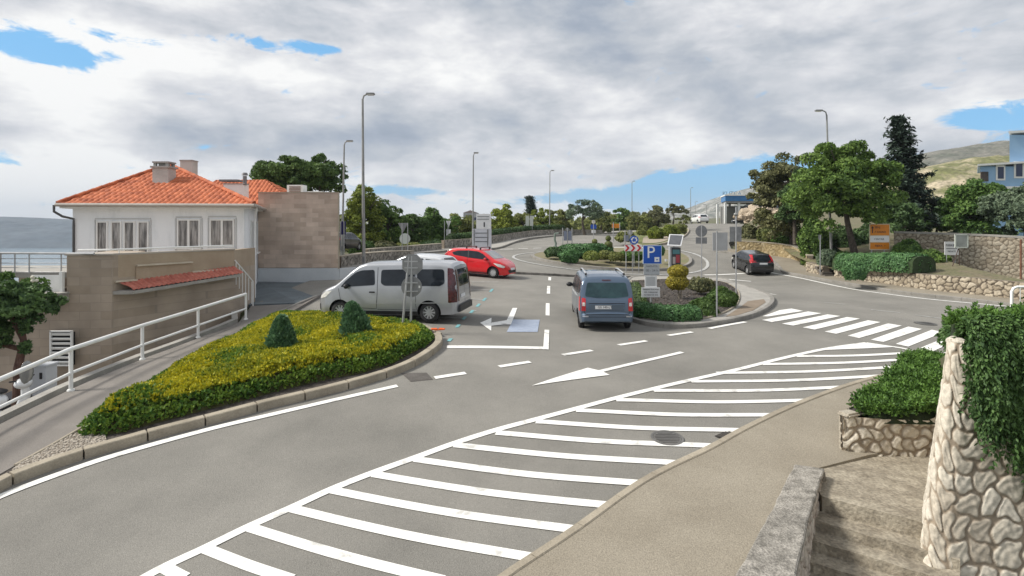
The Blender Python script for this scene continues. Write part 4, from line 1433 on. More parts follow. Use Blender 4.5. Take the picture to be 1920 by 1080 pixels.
# orange plastic scrap on the tip of the bed
c = P(822, 628)
mb = MB()
for k, (dx, dy, rz, L) in enumerate([(0, 0, 0.3, .26), (0.10, 0.05, -0.5, .2), (-0.12, -0.03, 0.1, .18)]):
    mb.box((c.x + dx, c.y + dy, c.z + 0.16 + 0.012 * k), (L, 0.07, 0.035), rz, 0.2 * k)
setp(mb.build('plastic_scrap', mat('orange_plastic', (0.75, 0.10, 0.02), (0.85, 0.16, 0.03), 4, 0.4), bevel=0.008), 'small orange red plastic scrap lying at the tip of the bed', 'plastic scrap')

# mulch chips on the sign island
def chips():
    g = np.random.default_rng(55)
    sp = soil[:-1]
    xs = [p[0] for p in sp]; ys = [p[1] for p in sp]
    X = g.uniform(min(xs), max(xs), 9000); Y = g.uniform(min(ys), max(ys), 9000)
    ok = inside(X, Y, sp); X = X[ok]; Y = Y[ok]
    C = np.stack([X, Y, H(X, Y) + 0.16], -1); N = np.tile([0, 0, 1.0], (len(X), 1))
    o = leaf_mesh('bark_chips', C, N, 0.055, mat('chip', (0.05, 0.04, 0.032), (0.15, 0.125, 0.105), 9, 0.95, attr='rnd'), None, 1.6, 0.35, seed=3)
    setp(o, kind='stuff')
chips()
# ------------------------------------------------------------------ buildings
WHITE = mat('white_render', (0.70, 0.73, 0.75), (0.86, 0.88, 0.90), 1.1, 0.85, 0.1, 30, fine=0.03, detail=10, stretch=(1.6, 1.6, 0.35), lo=0.25, hi=0.5)
WHITE_P = mat('white_paint', (0.78, 0.78, 0.76), (0.84, 0.84, 0.82), 3, 0.5)
ASHLAR = brick_mat('ashlar', (0.44, 0.345, 0.275), (0.59, 0.475, 0.39), (0.46, 0.38, 0.31), 0.62, 0.235)
TERR = brick_mat('terrace_stone', (0.345, 0.28, 0.215), (0.425, 0.35, 0.28), (0.32, 0.27, 0.22), 0.55, 0.27)
TILE = mat('clay_tile', (0.31, 0.070, 0.024), (0.60, 0.175, 0.070), 2.6, 0.8, fine=0.16, bscale=7, detail=10)
TILE_R = mat('clay_tile_rose', (0.36, 0.10, 0.07), (0.50, 0.17, 0.12), 3, 0.8, fine=0.14, bscale=8)
GLASS = mat('window_glass', (0.03, 0.035, 0.04), (0.09, 0.095, 0.10), 1.8, 0.06, spec=1.0)
CURT = mat('lace_curtain', (0.10, 0.09, 0.08), (0.38, 0.36, 0.34), 7, 0.25, fine=0.2, bscale=18, stretch=(1, 1, 0.12), spec=0.8, lo=0.40, hi=0.6)
GUT = mat('gutter_metal', (0.16, 0.15, 0.14), (0.22, 0.21, 0.20), 3, 0.5, metal=0.3)
COPING = mat('pale_coping', (0.50, 0.44, 0.34), (0.58, 0.52, 0.42), 3, 0.8, fine=0.08)
STEEL = mat('galvanised', (0.36, 0.37, 0.38), (0.46, 0.47, 0.48), 4, 0.45, metal=0.5)
STEEL_D = mat('grey_post', (0.16, 0.165, 0.17), (0.22, 0.225, 0.23), 4, 0.5, metal=0.3)
SIGN_B = mat('sign_back', (0.20, 0.205, 0.21), (0.27, 0.275, 0.28), 5, 0.5, metal=0.3)

def tiled(name, corners, m, parent, period=0.25, row=0.38, amp=0.045, du=0.05, dv=0.095):
    """barrel tiles on a sloping polygon; corners[0]-corners[1] is the eave"""
    c = [Vector(p) for p in corners]
    u = (c[1] - c[0]).normalized()
    nrm = (c[1] - c[0]).cross(c[2] - c[0]).normalized()
    if nrm.z < 0:
        nrm = -nrm
    v = nrm.cross(u).normalized()
    if v.z < 0:
        v = -v
    uv = [((p - c[0]).dot(u), (p - c[0]).dot(v)) for p in c]
    u0, u1 = min(a for a, b in uv) - .1, max(a for a, b in uv) + .1
    v1 = max(b for a, b in uv) + .05
    nu = int((u1 - u0) / du) + 1; nv = int(v1 / dv) + 1
    U, V = np.meshgrid(np.linspace(u0, u1, nu), np.linspace(-0.02, v1, nv), indexing='ij')
    w = np.abs(np.sin(math.pi * U / period)) * amp
    w = w - ((V / row) % 1.0) * 0.035
    pts = np.array(c[0])[None, None] + U[..., None] * np.array(u) + V[..., None] * np.array(v) + (w[..., None] + 0.03) * np.array(nrm)
    i = np.arange(nu * nv).reshape(nu, nv)
    f = np.stack([i[:-1, :-1], i[1:, :-1], i[1:, 1:], i[:-1, 1:]], -1).reshape(-1, 4)
    me = bpy.data.meshes.new(name)
    me.from_pydata(pts.reshape(-1, 3).tolist(), [], f.tolist())
    bm = bmesh.new(); bm.from_mesh(me)
    n = len(c); cen = sum(c, Vector()) / n
    for k in range(n):
        a, b = c[k], c[(k + 1) % n]
        pn = (b - a).cross(nrm).normalized()
        if (cen - a).dot(pn) > 0:
            pn = -pn
        co = a - pn * (0.0 if k else -0.06)
        bmesh.ops.bisect_plane(bm, geom=bm.verts[:] + bm.edges[:] + bm.faces[:], plane_co=co, plane_no=pn, clear_outer=True)
    bmesh.ops.recalc_face_normals(bm, faces=bm.faces)
    bm.to_mesh(me); bm.free()
    return link(name, me, m, parent)

def window_on(parent, p0, p1, zb, zt, n_sash, glass, nout, frame=WHITE_P, surround=True, name='window', fw=0.07):
    """a recessed casement between plan points p0, p1; nout = outward plan normal"""
    p0 = Vector((*p0, 0)); p1 = Vector((*p1, 0)); nn = Vector((*nout, 0)).normalized()
    d = (p1 - p0); L = d.length; d.normalize(); rz = math.atan2(d.y, d.x)
    def bar(s, z, w, h, t, off, mb):
        c = p0 + d * s + nn * off
        mb.box((c.x, c.y, z), (w, t, h), rz)
    mb = MB()
    h = zt - zb; zm = (zb + zt) / 2
    bar(L / 2, zt - fw / 2, L, fw, 0.07, 0.03, mb); bar(L / 2, zb + fw / 2, L, fw, 0.07, 0.03, mb)
    bar(fw / 2, zm, fw, h - 2 * fw, 0.07, 0.03, mb); bar(L - fw / 2, zm, fw, h - 2 * fw, 0.07, 0.03, mb)
    for k in range(1, n_sash):
        bar(L * k / n_sash, zm, fw * 1.5, h - 2 * fw, 0.065, 0.029, mb)
    w = mb.build(name, frame, parent)
    w['_abs'] = parent['_abs']
    g2 = MB()
    for k in range(n_sash):
        s0 = L * k / n_sash + fw * 0.8; s1 = L * (k + 1) / n_sash - fw * 0.8
        bar((s0 + s1) / 2, zm, s1 - s0, h - 2 * fw, 0.02, 0.012, g2)
    gl = g2.build('pane', glass)
    gl.parent = w
    gl.matrix_parent_inverse = w.matrix_parent_inverse.copy() if False else Matrix.Identity(4)
    if surround:
        g3 = MB(); bar(L / 2, zb - 0.04, L + 0.14, 0.06, 0.16, 0.08, g3)
        s = g3.build('sill', WHITE_P); s.parent = w
    return w

def poly_wall(mb, pts, zb, zt, th=0.2, back=1):
    for a, b in zip(pts[:-1], pts[1:]):
        a = Vector(a); b = Vector(b); d = (b - a).normalized(); nn = Vector((-d.y, d.x)) * back
        c = (a + b) / 2 + nn * th / 2
        mb.box((c.x, c.y, (zb + zt) / 2), ((b - a).length, th, zt - zb), math.atan2(d.y, d.x))

# ---- white house with hip roof
FL = Z(5.4)
h = empty('house', (-15, 25, Z(3.5)), 'white rendered house with orange clay tile hip roof and tall window bands', 'house')
mb = MB()
A_, B_, C_, D_ = (-18.72, 25.0), (-11.42, 25.0), (-11.38, 25.3), (-14.05, 33.0)
mb.prism([(*A_, FL), (*B_, FL), (*C_, FL), (*D_, FL), (-21, 33.0, FL)], (0, 0, Z(-0.88) - FL))
mb.build('wall', WHITE, h)
ez = Z(-0.93)
Ra = (-18.95, 24.45, ez); Rb = (-10.75, 24.45, ez); Rc = (-13.95, 33.6, ez - 0.0); Rd = (-21.5, 33.6, ez)
Rr1 = (-16.95, 29.0, Z(-3.02)); Rr2 = (-17.6, 30.6, Z(-3.02))
roof = MB()
roof.add([Ra, Rb, Rc, Rd, Rr1, Rr2], [(0, 1, 4), (1, 2, 5, 4), (2, 3, 5), (3, 0, 4, 5), (3, 2, 1, 0)])
rf = roof.build('roof', TILE, h); rf['_abs'] = h['_abs']
def sub(o, par):
    o.parent = par; o.matrix_parent_inverse = Matrix.Identity(4); return o
sub(tiled('tile_course', [Ra, Rb, Rr1], TILE, None), rf)
sub(tiled('tile_course', [Rb, Rc, Rr2, Rr1], TILE, None), rf)
mb = MB()
for p, q in ((Ra, Rr1), (Rb, Rr1), (Rr1, Rr2)):
    p, q = Vector(p), Vector(q); n = int((q - p).length / 0.36)
    for i in range(n):
        a = p.lerp(q, i / n) + Vector((0, 0, 0.05)); b = p.lerp(q, (i + 1.12) / n) + Vector((0, 0, 0.08))
        mb.cyl(a, b, 0.095, 0.085, 10)
sub(mb.build('ridge_tile', TILE), rf)
mb = MB()
mb.tube([(Ra[0] - .02, Ra[1] - .06, ez - .02), (Rb[0] + .04, Rb[1] - .06, ez - .05), (Rb[0] + .06, Rb[1], ez - .05), (Rc[0] + .06, Rc[1], ez - .05)], 0.075, 8)
mb.build('gutter', mat('gutter_tan', (0.36, 0.32, 0.28), (0.44, 0.40, 0.36), 3, 0.5), h)
mb = MB(); mb.prism([(-18.9, 24.5, ez - .16), (-10.9, 24.5, ez - .16), (-13.9, 33.5, ez - .16), (-21.4, 33.5, ez - .16)], (0, 0, .10)); mb.build('soffit', WHITE_P, h)
mb = MB(); mb.tube([(-19.05, 24.4, ez - .03), (-19.05, 24.4, ez - .30), (-18.85, 24.6, ez - .50), (-18.62, 24.92, ez - .60), (-18.62, 24.92, ez - .9), (-18.62, 24.92, FL)], 0.05, 8)
mb.build('downpipe', mat('dark_pipe', (0.06, 0.06, 0.06), (0.09, 0.09, 0.09), 3, 0.5), h)
mb = MB(); mb.tube([(-11.1, 25.55, ez - .05), (-11.35, 25.9, ez - .6), (-11.35, 25.9, Z(3.2))], 0.045, 8); mb.build('downpipe', WHITE_P, h)
def fx(px, D=25.0): return (px - 960) / F * D
def fz(py, D=25.0): return CH - (py - HY) / F * D
g3 = [(182, 203), (209, 229), (233, 254), (259, 280)]
for a, b in g3:
    window_on(h, (fx(a), 25.0), (fx(b), 25.0), fz(474) - .35, fz(415), 1, CURT, (0, -1), surround=False, fw=0.055)
for a, b in ((333, 376), (394, 440)):
    window_on(h, (fx(a), 25.0), (fx(b), 25.0), fz(464), fz(411), 2, CURT, (0, -1), surround=True, fw=0.06)
mb = MB()
for a, b, t, bt in ((179, 283, 411, 474), (330, 379, 408, 466), (391, 443, 407, 466)):
    z1 = fz(t); x0, x1 = fx(a), fx(b)
    mb.box(((x0 + x1) / 2, 24.985, z1 + .02), (x1 - x0, 0.05, 0.05))
    for x in (x0, x1):
        mb.box((x, 24.985, (z1 + fz(bt)) / 2 - .05), (0.045, 0.05, z1 - fz(bt) + .05))
mb.build('window_surround', mat('surround', (0.55, 0.56, 0.56), None, 3, 0.7), h)
# side windows (right flank)
dv = (Vector(D_) - Vector(C_)).normalized(); nv_ = (dv.y, -dv.x)
for s0, s1 in ((0.9, 2.2), (3.2, 4.5)):
    a = Vector(C_) + dv * s0; b = Vector(C_) + dv * s1
    window_on(h, tuple(a), tuple(b), Z(1.25), Z(-0.28), 2, GLASS, nv_, surround=True, fw=0.08)
def chimney(parent, x, y, w, d, z0, z1, cap=True, m=None, name='chimney', skirt=True):
    mb = MB(); mb.box((x, y, (z0 + z1) / 2), (w, d, z1 - z0))
    c = mb.build(name, m or mat('chimney_render', (0.46, 0.45, 0.42), (0.54, 0.53, 0.50), 2, 0.85, fine=0.06), None)
    sub(c, parent)
    if cap:
        mb = MB(); mb.box((x, y, z1 + .04), (w + .14, d + .14, .08)); mb.box((x, y, z1 + .26), (w + .02, d + .02, .07))
        for a in (-1, 1):
            for b in (-1, 1):
                mb.box((x + a * w * .38, y + b * d * .36, z1 + .155), (.12, .12, .15))
        mb.box((x, y, z1 + .155), (w * .5, d * .5, .15))
    else:
        mb = MB(); mb.box((x, y, z1 + .03), (w + .06, d + .06, .06))
    k = mb.build('chimney_cap', mat('cap_grey', (0.30, 0.29, 0.27), (0.40, 0.39, 0.37), 3, 0.8), None)
    k.parent = parent
    return c
chimney(rf, -16.0, 27.0, 0.72, 0.62, Z(-1.2), Z(-2.68))
chimney(rf, -17.95, 32.6, 0.65, 0.6, Z(-2.4), Z(-3.62), cap=False)
mb = MB(); mb.box((-16.0, 26.62, Z(-1.55)), (0.95, 0.30, 0.30), 0, 0.35); sub(mb.build('flashing', mat('lead', (0.22, 0.23, 0.25), None, 3, 0.5)), rf)

# ---- stone-faced annex
sb = empty('building', (-11, 30, Z(2.9)), 'windowless annex faced in brown coursed stone above a pale plinth', 'building')
x0, x1, yb = -12.98, -8.86, 30.0
mb = MB(); mb.prism([(x0, yb, Z(2.1)), (x1, yb, Z(2.1)), (x1 - 2.1, yb + 6, Z(2.1)), (x0 - 2.4, yb + 6, Z(2.1))], (0, 0, Z(-1.72) - Z(2.1))); mb.build('wall', ASHLAR, sb)
mb = MB(); mb.prism([(x0 + .02, yb - .06, Z(3.2)), (x1 + .04, yb - .06, Z(3.2)), (x1 - 2.0, yb + 6, Z(3.2)), (x0 - 2.4, yb + 6, Z(3.2))], (0, 0, Z(2.12) - Z(3.2))); mb.build('plinth', mat('pale_plinth', (0.50, 0.535, 0.56), (0.56, 0.59, 0.61), 1, 0.85, fine=0.04), sb)
mb = MB(); mb.prism([(x0, yb - .03, Z(-1.722)), (x1 + .03, yb - .03, Z(-1.722)), (x1 - 2.1, yb + 6, Z(-1.722)), (x0 - 2.4, yb + 6, Z(-1.722))], (0, 0, .05)); mb.build('coping', mat('ashlar_cap', (0.36, 0.31, 0.24), None, 3, 0.85), sb)
mb = MB(); mb.box((fx(553, 31), 31.3, Z(-2.0)), (0.85, 0.6, 0.42)); o = mb.build('roof_vent', WHITE_P, sb); o['_abs'] = sb['_abs']
mb = MB()
for k in range(4):
    mb.box((fx(553, 31), 30.985, Z(-1.87 - .08 * k)), (0.6, 0.03, 0.05))
sub(mb.build('grille', mat('brown_grille', (0.28, 0.20, 0.17), None, 3, .7)), o)
mb = MB(); mb.box((fx(589, 31), 31.3, Z(-1.82)), (0.72, 0.6, 0.10)); mb.build('roof_slab', WHITE_P, sb)
mb = MB(); mb.box((x1 + .02, yb - .07, Z(0.2)), (0.07, 0.05, 3.9)); mb.build('corner_strip', mat('corner_strip', (0.38, 0.33, 0.26), None, 3, .8), sb)
# plinth wall running on to the right, behind the van
mb = MB(); poly_wall(mb, [(-8.80, 29.95), (-7.9, 31.4), (-7.2, 33.0)], Z(3.1), Z(2.14), 0.2); setp(mb.build('low_wall', mat('pale_plinth', (0.5, 0.53, 0.55))), 'low pale plinth wall behind the front of the silver van', 'low wall')

# ---- rear wing with its own roof
rw = empty('house', (-16.4, 36, Z(3)), 'rear house wing with a second orange tiled roof, mostly hidden behind the stone annex', 'house')
mb = MB(); mb.box((-17.6, 38.5, Z(1.2)), (7.2, 4.0, 5.4)); mb.build('wall', WHITE, rw)
r2 = MB()
q0, q1, q2, q3 = (-21.6, 36.0, Z(-1.3)), (-13.2, 36.0, Z(-1.3)), (-13.2, 41.2, Z(-1.3)), (-21.6, 41.2, Z(-1.3))
k0, k1 = (-19.4, 38.6, Z(-3.05)), (-16.2, 38.6, Z(-3.05))
r2.add([q0, q1, q2, q3, k0, k1], [(0, 1, 5, 4), (1, 2, 5), (2, 3, 4, 5), (3, 0, 4), (3, 2, 1, 0)])
rr = r2.build('roof', TILE, rw)
sub(tiled('tile_course', [q0, q1, k1, k0], TILE, None), rr); sub(tiled('tile_course', [q1, q2, k1], TILE, None), rr)
chimney(rr, fx(443, 35.6), 35.6, 1.25, 0.6, Z(-1.2), Z(-2.55), cap=False, m=WHITE_P)
mb = MB(); mb.box((fx(430, 35.4), 35.6, Z(-2.78)), (1.1, .7, .12)); mb.cyl((fx(459, 35.4), 35.4, Z(-2.5)), (fx(459, 35.4), 35.4, Z(-3.05)), .12, .12, 10); mb.cyl((fx(459, 35.4), 35.4, Z(-3.1)), (fx(459, 35.4), 35.4, Z(-3.25)), .19, .14, 10)
sub(mb.build('flue', STEEL_D), rr)

# ---- terrace block in front of the house
tb = empty('terrace', (-12.5, 19, Z(4.4)), 'brown stone terrace wall with stepped parapet and a red tiled lip above the footpath', 'terrace')
def seg_pt(a, b, t): return (a[0] + (b[0] - a[0]) * t, a[1] + (b[1] - a[1]) * t)
T0, T1 = (-12.62, 18.5), (-10.75, 22.7)      # front wall from left to right
W0 = (-13.85, 18.25)
dT = (Vector(T1) - Vector(T0)).normalized(); nT = Vector((dT.y, -dT.x))
# main front wall
mb = MB()
mb.prism([(*T0, Z(6.2)), (*T1, Z(6.2)), (-10.95, 25.0, Z(6.2)), (-18.5, 25.0, Z(6.2)), (-18.5, 22, Z(6.2)), (-14.0, 22.0, Z(6.2))], (0, 0, Z(1.62) - Z(6.2)))
mb.build('wall', TERR, tb)
mb = MB(); poly_wall(mb, [T0, T1, (-10.95, 25.0)], Z(1.62), Z(0.90), 0.22)
mb.build('parapet', mat('terrace_upper', (0.36, 0.28, 0.20), (0.42, 0.335, 0.245), 1.2, 0.9, fine=0.08), tb)
mb = MB(); mb.prism([(*W0, Z(6.3)), (T0[0] + .05, T0[1] - .06, Z(6.3)), (-12.5, 19.0, Z(6.3)), (-13.7, 21.9, Z(6.3)), (-15.0, 21.9, Z(6.3))], (0, 0, Z(0.90) - Z(6.3)))
mb.build('corner_block', TERR, tb)
# lip
lip = []
L0 = Vector(T0) + dT * 0.05 + nT * 0.0; L1 = Vector(T1)
def lipz(t): return Z(2.02) + t * 0.24
mb = MB()
mb.prism([(*(L0 - dT * .1 + nT * .0), lipz(0) - .12), (*(L0 + dT * .25 + nT * .55), lipz(0) - .12), (*(L1 + nT * .55 - dT * .15), lipz(1) - .12), (*(L1 + nT * .02), lipz(1) - .12)], (0, 0, 0.10))
mb.build('ledge', CONC_L, tb)
a0 = L0 + dT * .30 + nT * .50; a1 = L1 + nT * .50
tiled('tile_course', [(*a0, lipz(0.05)), (*a1, lipz(1)), (*(L1 + nT * .03), lipz(1) + .22), (*(L0 + dT * .12 + nT * .03), lipz(0.05) + .22)], TILE_R, tb, period=0.17, row=0.4, amp=0.04, du=0.025)
# pale string courses
def along(s0, s1, z, hh, out, m, name, t=0.06):
    p = Vector(T0) + dT * s0 + nT * out / 2; q = Vector(T0) + dT * s1 + nT * out / 2
    mb = MB(); c = (p + q) / 2
    mb.box((c.x, c.y, z), ((q - p).length, out, hh), math.atan2(dT.y, dT.x)); return mb.build(name, m, tb)
LT = (Vector(T1) - Vector(T0)).length
along(2.75, LT, Z(1.62), .05, .12, COPING, 'string_course')
along(0.75, 2.75, Z(1.27), .05, .12, COPING, 'string_course')
along(0.05, 0.75, Z(1.74), .05, .12, COPING, 'string_course')
along(0.75, 2.75, Z(1.50), .44, .05, mat('terrace_upper', (0, 0, 0)), 'panel')
mb = MB(); poly_wall(mb, [(T0[0] - .02, T0[1] - .02), (T1[0] + .04, T1[1] - .0)], Z(0.90), Z(0.85), 0.28); mb.build('coping', mat('cope_grey', (0.42, 0.38, 0.33), None, 3, .85), tb)
mb = MB(); mb.prism([(W0[0] - .04, W0[1] - .05, Z(0.897)), (T0[0] + .08, T0[1] - .1, Z(0.897)), (-12.6, 19.0, Z(0.897)), (-13.6, 19.4, Z(0.897)), (-14.1, 19.0, Z(0.897))], (0, 0, .05)); mb.build('coping', mat('cope_grey', (0, 0, 0)), tb)
# lower facade towards the left, below the balcony
mb = MB(); mb.prism([(-18.6, 17.9, Z(6.3)), (W0[0] + .01, W0[1] + .01, Z(6.3)), (-14.0, 21.9, Z(6.3)), (-18.6, 21.9, Z(6.3))], (0, 0, Z(2.25) - Z(6.3))); mb.build('lower_wall', TERR, tb)
mb = MB(); mb.box((-14.05, 18.0, Z(2.2)), (0.62, 0.36, 0.26)); mb.box((-14.05, 17.95, Z(2.04)), (0.72, 0.42, .05)); mb.build('planter_box', CONC_L, tb)
mb = MB(); mb.box((-14.5, 18.3, Z(1.86)), (0.95, 0.05, 0.70)); mb.box((-13.92, 18.14, Z(1.75)), (.10, .10, .72)); mb.build('white_panel', WHITE_P, tb)
# balcony floor, posts and rails
mb = MB(); mb.box((-16.4, 20.1, Z(1.52)), (4.9, 3.4, .16)); mb.build('balcony_slab', CONC_L, tb)
mb = MB()
yr = 18.35
mb.tube([(-19.5, yr, Z(0.80)), (-13.9, yr, Z(0.84)), (-13.0, yr - .1, Z(0.84))], .035, 8)
for z in (1.0, 1.14, 1.28, 1.42):
    mb.tube([(-19.5, yr, Z(z)), (-13.9, yr, Z(z))], .012, 6)
for x in (-18.4, -17.6, -16.0, -15.55, -15.1, -14.1):
    mb.cyl((x, yr, Z(1.46)), (x, yr, Z(0.82)), .02, .02, 6)
mb.build('railing', STEEL, tb)
mb = MB(); mb.box((-15.95 - .6, 18.3, Z(1.25)), (1.1, .18, .85)); mb.build('pier', mat('pier_stone', (0.33, 0.26, 0.18), (0.38, 0.31, 0.22), 2, .9), tb)
mb = MB()
for s in (0.3, 1.6, 2.9, 4.2):
    p = Vector(T0) + dT * s - nT * .12
    mb.cyl((p.x, p.y, Z(.87)), (p.x, p.y, Z(.72)), .018, .018, 6)
pa = Vector(T0) - nT * .12; pb = Vector(T1) - nT * .12
mb.tube([(W0[0] + .2, W0[1] + .2, Z(.74)), (pa.x, pa.y, Z(.73)), (pb.x, pb.y, Z(.73))], .03, 8)
mb.build('handrail', WHITE_P, tb)
# stair rail at the right end
mb = MB()
for k in range(6):
    mb.tube([(-10.7 + k * .05, 22.75 + k * .16, Z(1.35 + .17 * k)), (-10.7 + k * .05, 22.75 + k * .16, Z(2.25 + .17 * k))], .015, 5)
mb.tube([(-10.72, 22.7, Z(1.3)), (-10.42, 23.6, Z(2.2)), (-10.42, 23.6, Z(3.3))], .025, 6)
mb.build('stair_rail', WHITE_P, tb)
# louvred opening low on the block
lz = [(97, 625), (133, 625), (133, 682), (97, 682)]
Dl = 18.0
mb = MB(); mb.box((fx(115, Dl), 18.08, fz(653, 18.1)), (0.66, .10, 1.02)); lo_ = mb.build('shutter', mat('dark_void', (0.015, 0.015, 0.015), None, 3, .9), tb)
mb = MB()
for k in range(7):
    mb.box((fx(115, Dl), 18.0, fz(653, 18) + .43 - k * .143), (0.62, .05, .062), 0, .4)
for a in (-1, 1):
    mb.box((fx(115, Dl) + a * .32, 18.0, fz(653, 18)), (.045, .07, 1.04))
for a in (-1, 1):
    mb.box((fx(115, Dl), 18.0, fz(653, 18) + a * .52), (.68, .07, .045))
sub(mb.build('slat', WHITE_P), lo_)

# ---- slate-blue decked ramp between footpath and annex
rp = XY([(464, 578), (560, 574), (612, 545), (640, 530)])
mb = MB()
r0 = [P(466, 577), P(560, 573)]
q = [(r0[0].x, r0[0].y, r0[0].z + .12), (r0[1].x, r0[1].y, r0[1].z + .12), (-8.6, 29.9, Z(2.88)), (-13.0, 29.9, Z(2.80)), (-11.2, 25.2, Z(3.22))]
mb.prism([Vector(p) - Vector((0, 0, .3)) for p in q], (0, 0, .3))
mb.build('ramp', brick_mat('slate_deck', (0.115, 0.14, 0.155), (0.14, 0.165, 0.18), (0.07, 0.09, 0.10), 6.0, 0.28, axis='xy', bump=0.5, msize=0.02))
setp(bpy.data.objects['ramp'], kind='structure')

# ---- retaining kerb wall of the footpath over the lower yard
yl = [(-9.9, 3.0), (-9.9, 12.0), (-10.2, 16.3), (-10.1, 18.6), (-9.9, 21.2), (-10.6, 22.6)]
mb = MB()
pts = resample(yl, 1.0)
for a, b in zip(pts[:-1], pts[1:]):
    za = min(hz(a.x, a.y), hz(b.x, b.y))
    d = (b - a).normalized(); nn = Vector((-d.y, d.x)) * .2
    z1, z2 = hz(a.x, a.y) + .17, hz(b.x, b.y) + .17
    mb.add([(a.x, a.y, z1), (b.x, b.y, z2), (b.x + nn.x, b.y + nn.y, z2), (a.x + nn.x, a.y + nn.y, z1),
            (a.x, a.y, z1 - 2.4), (b.x, b.y, z2 - 2.4), (b.x + nn.x, b.y + nn.y, z2 - 2.4), (a.x + nn.x, a.y + nn.y, z1 - 2.4)],
           [(0, 1, 2, 3), (0, 4, 5, 1), (2, 6, 7, 3)])
setp(mb.build('retaining_wall', CONC_L), 'long concrete edge wall holding up the left footpath above the yard', 'retaining wall')
mb = MB(); mb.add([(-30, 3, Z(5.55)), (-9.9, 3, Z(5.55)), (-9.9, 29, Z(5.55)), (-30, 29, Z(5.55))], [(0, 1, 2, 3)])
setp(mb.build('yard', mat('yard_ground', (0.10, 0.09, 0.075), (0.16, 0.145, 0.125), 1.2, .95, fine=.2)), kind='structure')

# ---- white footpath railing
rl = empty('railing', (-10.2, 15, Z(3.7)), 'white tubular two-rail railing along the left footpath', 'railing')
posts = [P(133, 741), P(267, 681), P(371.5, 639), P(461, 604)]
pre = [posts[0] + (posts[0] - posts[1]) * 1.0, posts[0] + (posts[0] - posts[1]) * 2.0]
allp = [Vector((-9.72, 6.0, hz(-9.72, 6.0))), Vector((-9.70, 9.4, hz(-9.7, 9.4)))] + posts
HR = 1.02
mb = MB(); mb.tube([p + Vector((0, 0, HR)) for p in allp], 0.048, 12); mb.build('top_rail', WHITE_P, rl, smooth=True)
mb = MB(); mb.tube([p + Vector((0, 0, HR * 0.48)) for p in allp], 0.034, 10); mb.build('lower_rail', WHITE_P, rl, smooth=True)
for p in allp:
    mb = MB(); mb.cyl(p, p + Vector((0, 0, HR)), 0.042, 0.042, 12); mb.cyl(p + Vector((0, 0, .10)), p + Vector((0, 0, .13)), .08, .07, 12)
    mb.build('post', WHITE_P, rl, smooth=True)
# little railing at the top right
b = AT(1897, 577, 12.8)
rl2 = empty('railing', b, 'white tubular handrail sticking up behind the rosemary at the right edge', 'railing')
mb = MB()
x0_ = b.x; y0_ = b.y
zt = fz(538, y0_); zb_ = fz(600, y0_)
mb.tube([(x0_, y0_, zb_), (x0_, y0_, zt - .10), (x0_ + .04, y0_, zt - .03), (x0_ + .12, y0_, zt), (x0_ + 1.6, y0_ - .3, zt + .02)], .03, 10)
mb.build('frame', WHITE_P, rl2, smooth=True)
for k in range(1, 6):
    mb = MB(); mb.cyl((x0_ + .16 * k, y0_ - .03 * k, zt), (x0_ + .16 * k, y0_ - .03 * k, zb_ - .1), .009, .009, 6); mb.build('bar', WHITE_P, rl2)

# ---- yard clutter
c0 = AT(66, 722, 15.0)
e = empty('cabinet', (c0.x, c0.y, Z(5.5)), 'pale grey utility cabinet standing by the brown stone wall in the yard', 'cabinet')
zc = fz(712, 15.0)
mb = MB(); mb.box((c0.x, 15.2, zc - .05), (0.52, .4, 0.75)); mb.box((c0.x, 15.2, zc + .345), (.58, .46, .05)); mb.build('body', mat('cabinet_grey', (0.52, 0.54, 0.57), None, 3, .6), e, bevel=.01)
mb = MB(); mb.box((c0.x + .15, 14.99, zc + .1), (.06, .02, .16)); mb.build('handle', mat('black_plastic', (0.015, 0.015, 0.017), None, 3, .5), e)
mb = MB(); mb.box((c0.x, 15.2, (zc - .43 + Z(5.55)) / 2), (.42, .3, max(.1, zc - .43 - Z(5.55)))); mb.build('base', CONC, e)
e = empty('waste_bin', (fx(32, 15.0), 15.0, Z(5.5)), 'dark plastic wheeled bin between the tree trunk and grey cabinet', 'bin')
xb = fx(33, 15)
mb = MB(); mb.add([(xb - .25, 14.8, Z(5.5)), (xb + .25, 14.8, Z(5.5)), (xb + .25, 15.3, Z(5.5)), (xb - .25, 15.3, Z(5.5)), (xb - .32, 14.7, Z(4.35)), (xb + .32, 14.7, Z(4.35)), (xb + .32, 15.4, Z(4.35)), (xb - .32, 15.4, Z(4.35))],
       [(0, 1, 2, 3), (4, 5, 6, 7), (0, 1, 5, 4), (1, 2, 6, 5), (2, 3, 7, 6), (3, 0, 4, 7)])
mb.build('body', mat('bin_dark', (0.02, 0.022, 0.03), None, 3, .5), e)
mb = MB(); mb.box((xb, 15.02, Z(4.31)), (.72, .8, .07), 0, .05); mb.build('lid', mat('bin_dark', (0, 0, 0)), e, bevel=.015)
for a in (-1, 1):
    mb = MB(); mb.disc((xb + a * .3, 15.35, Z(5.42)), (1, 0, 0), .1, .05); mb.build('wheel', mat('black_plastic', (0, 0, 0)), e)

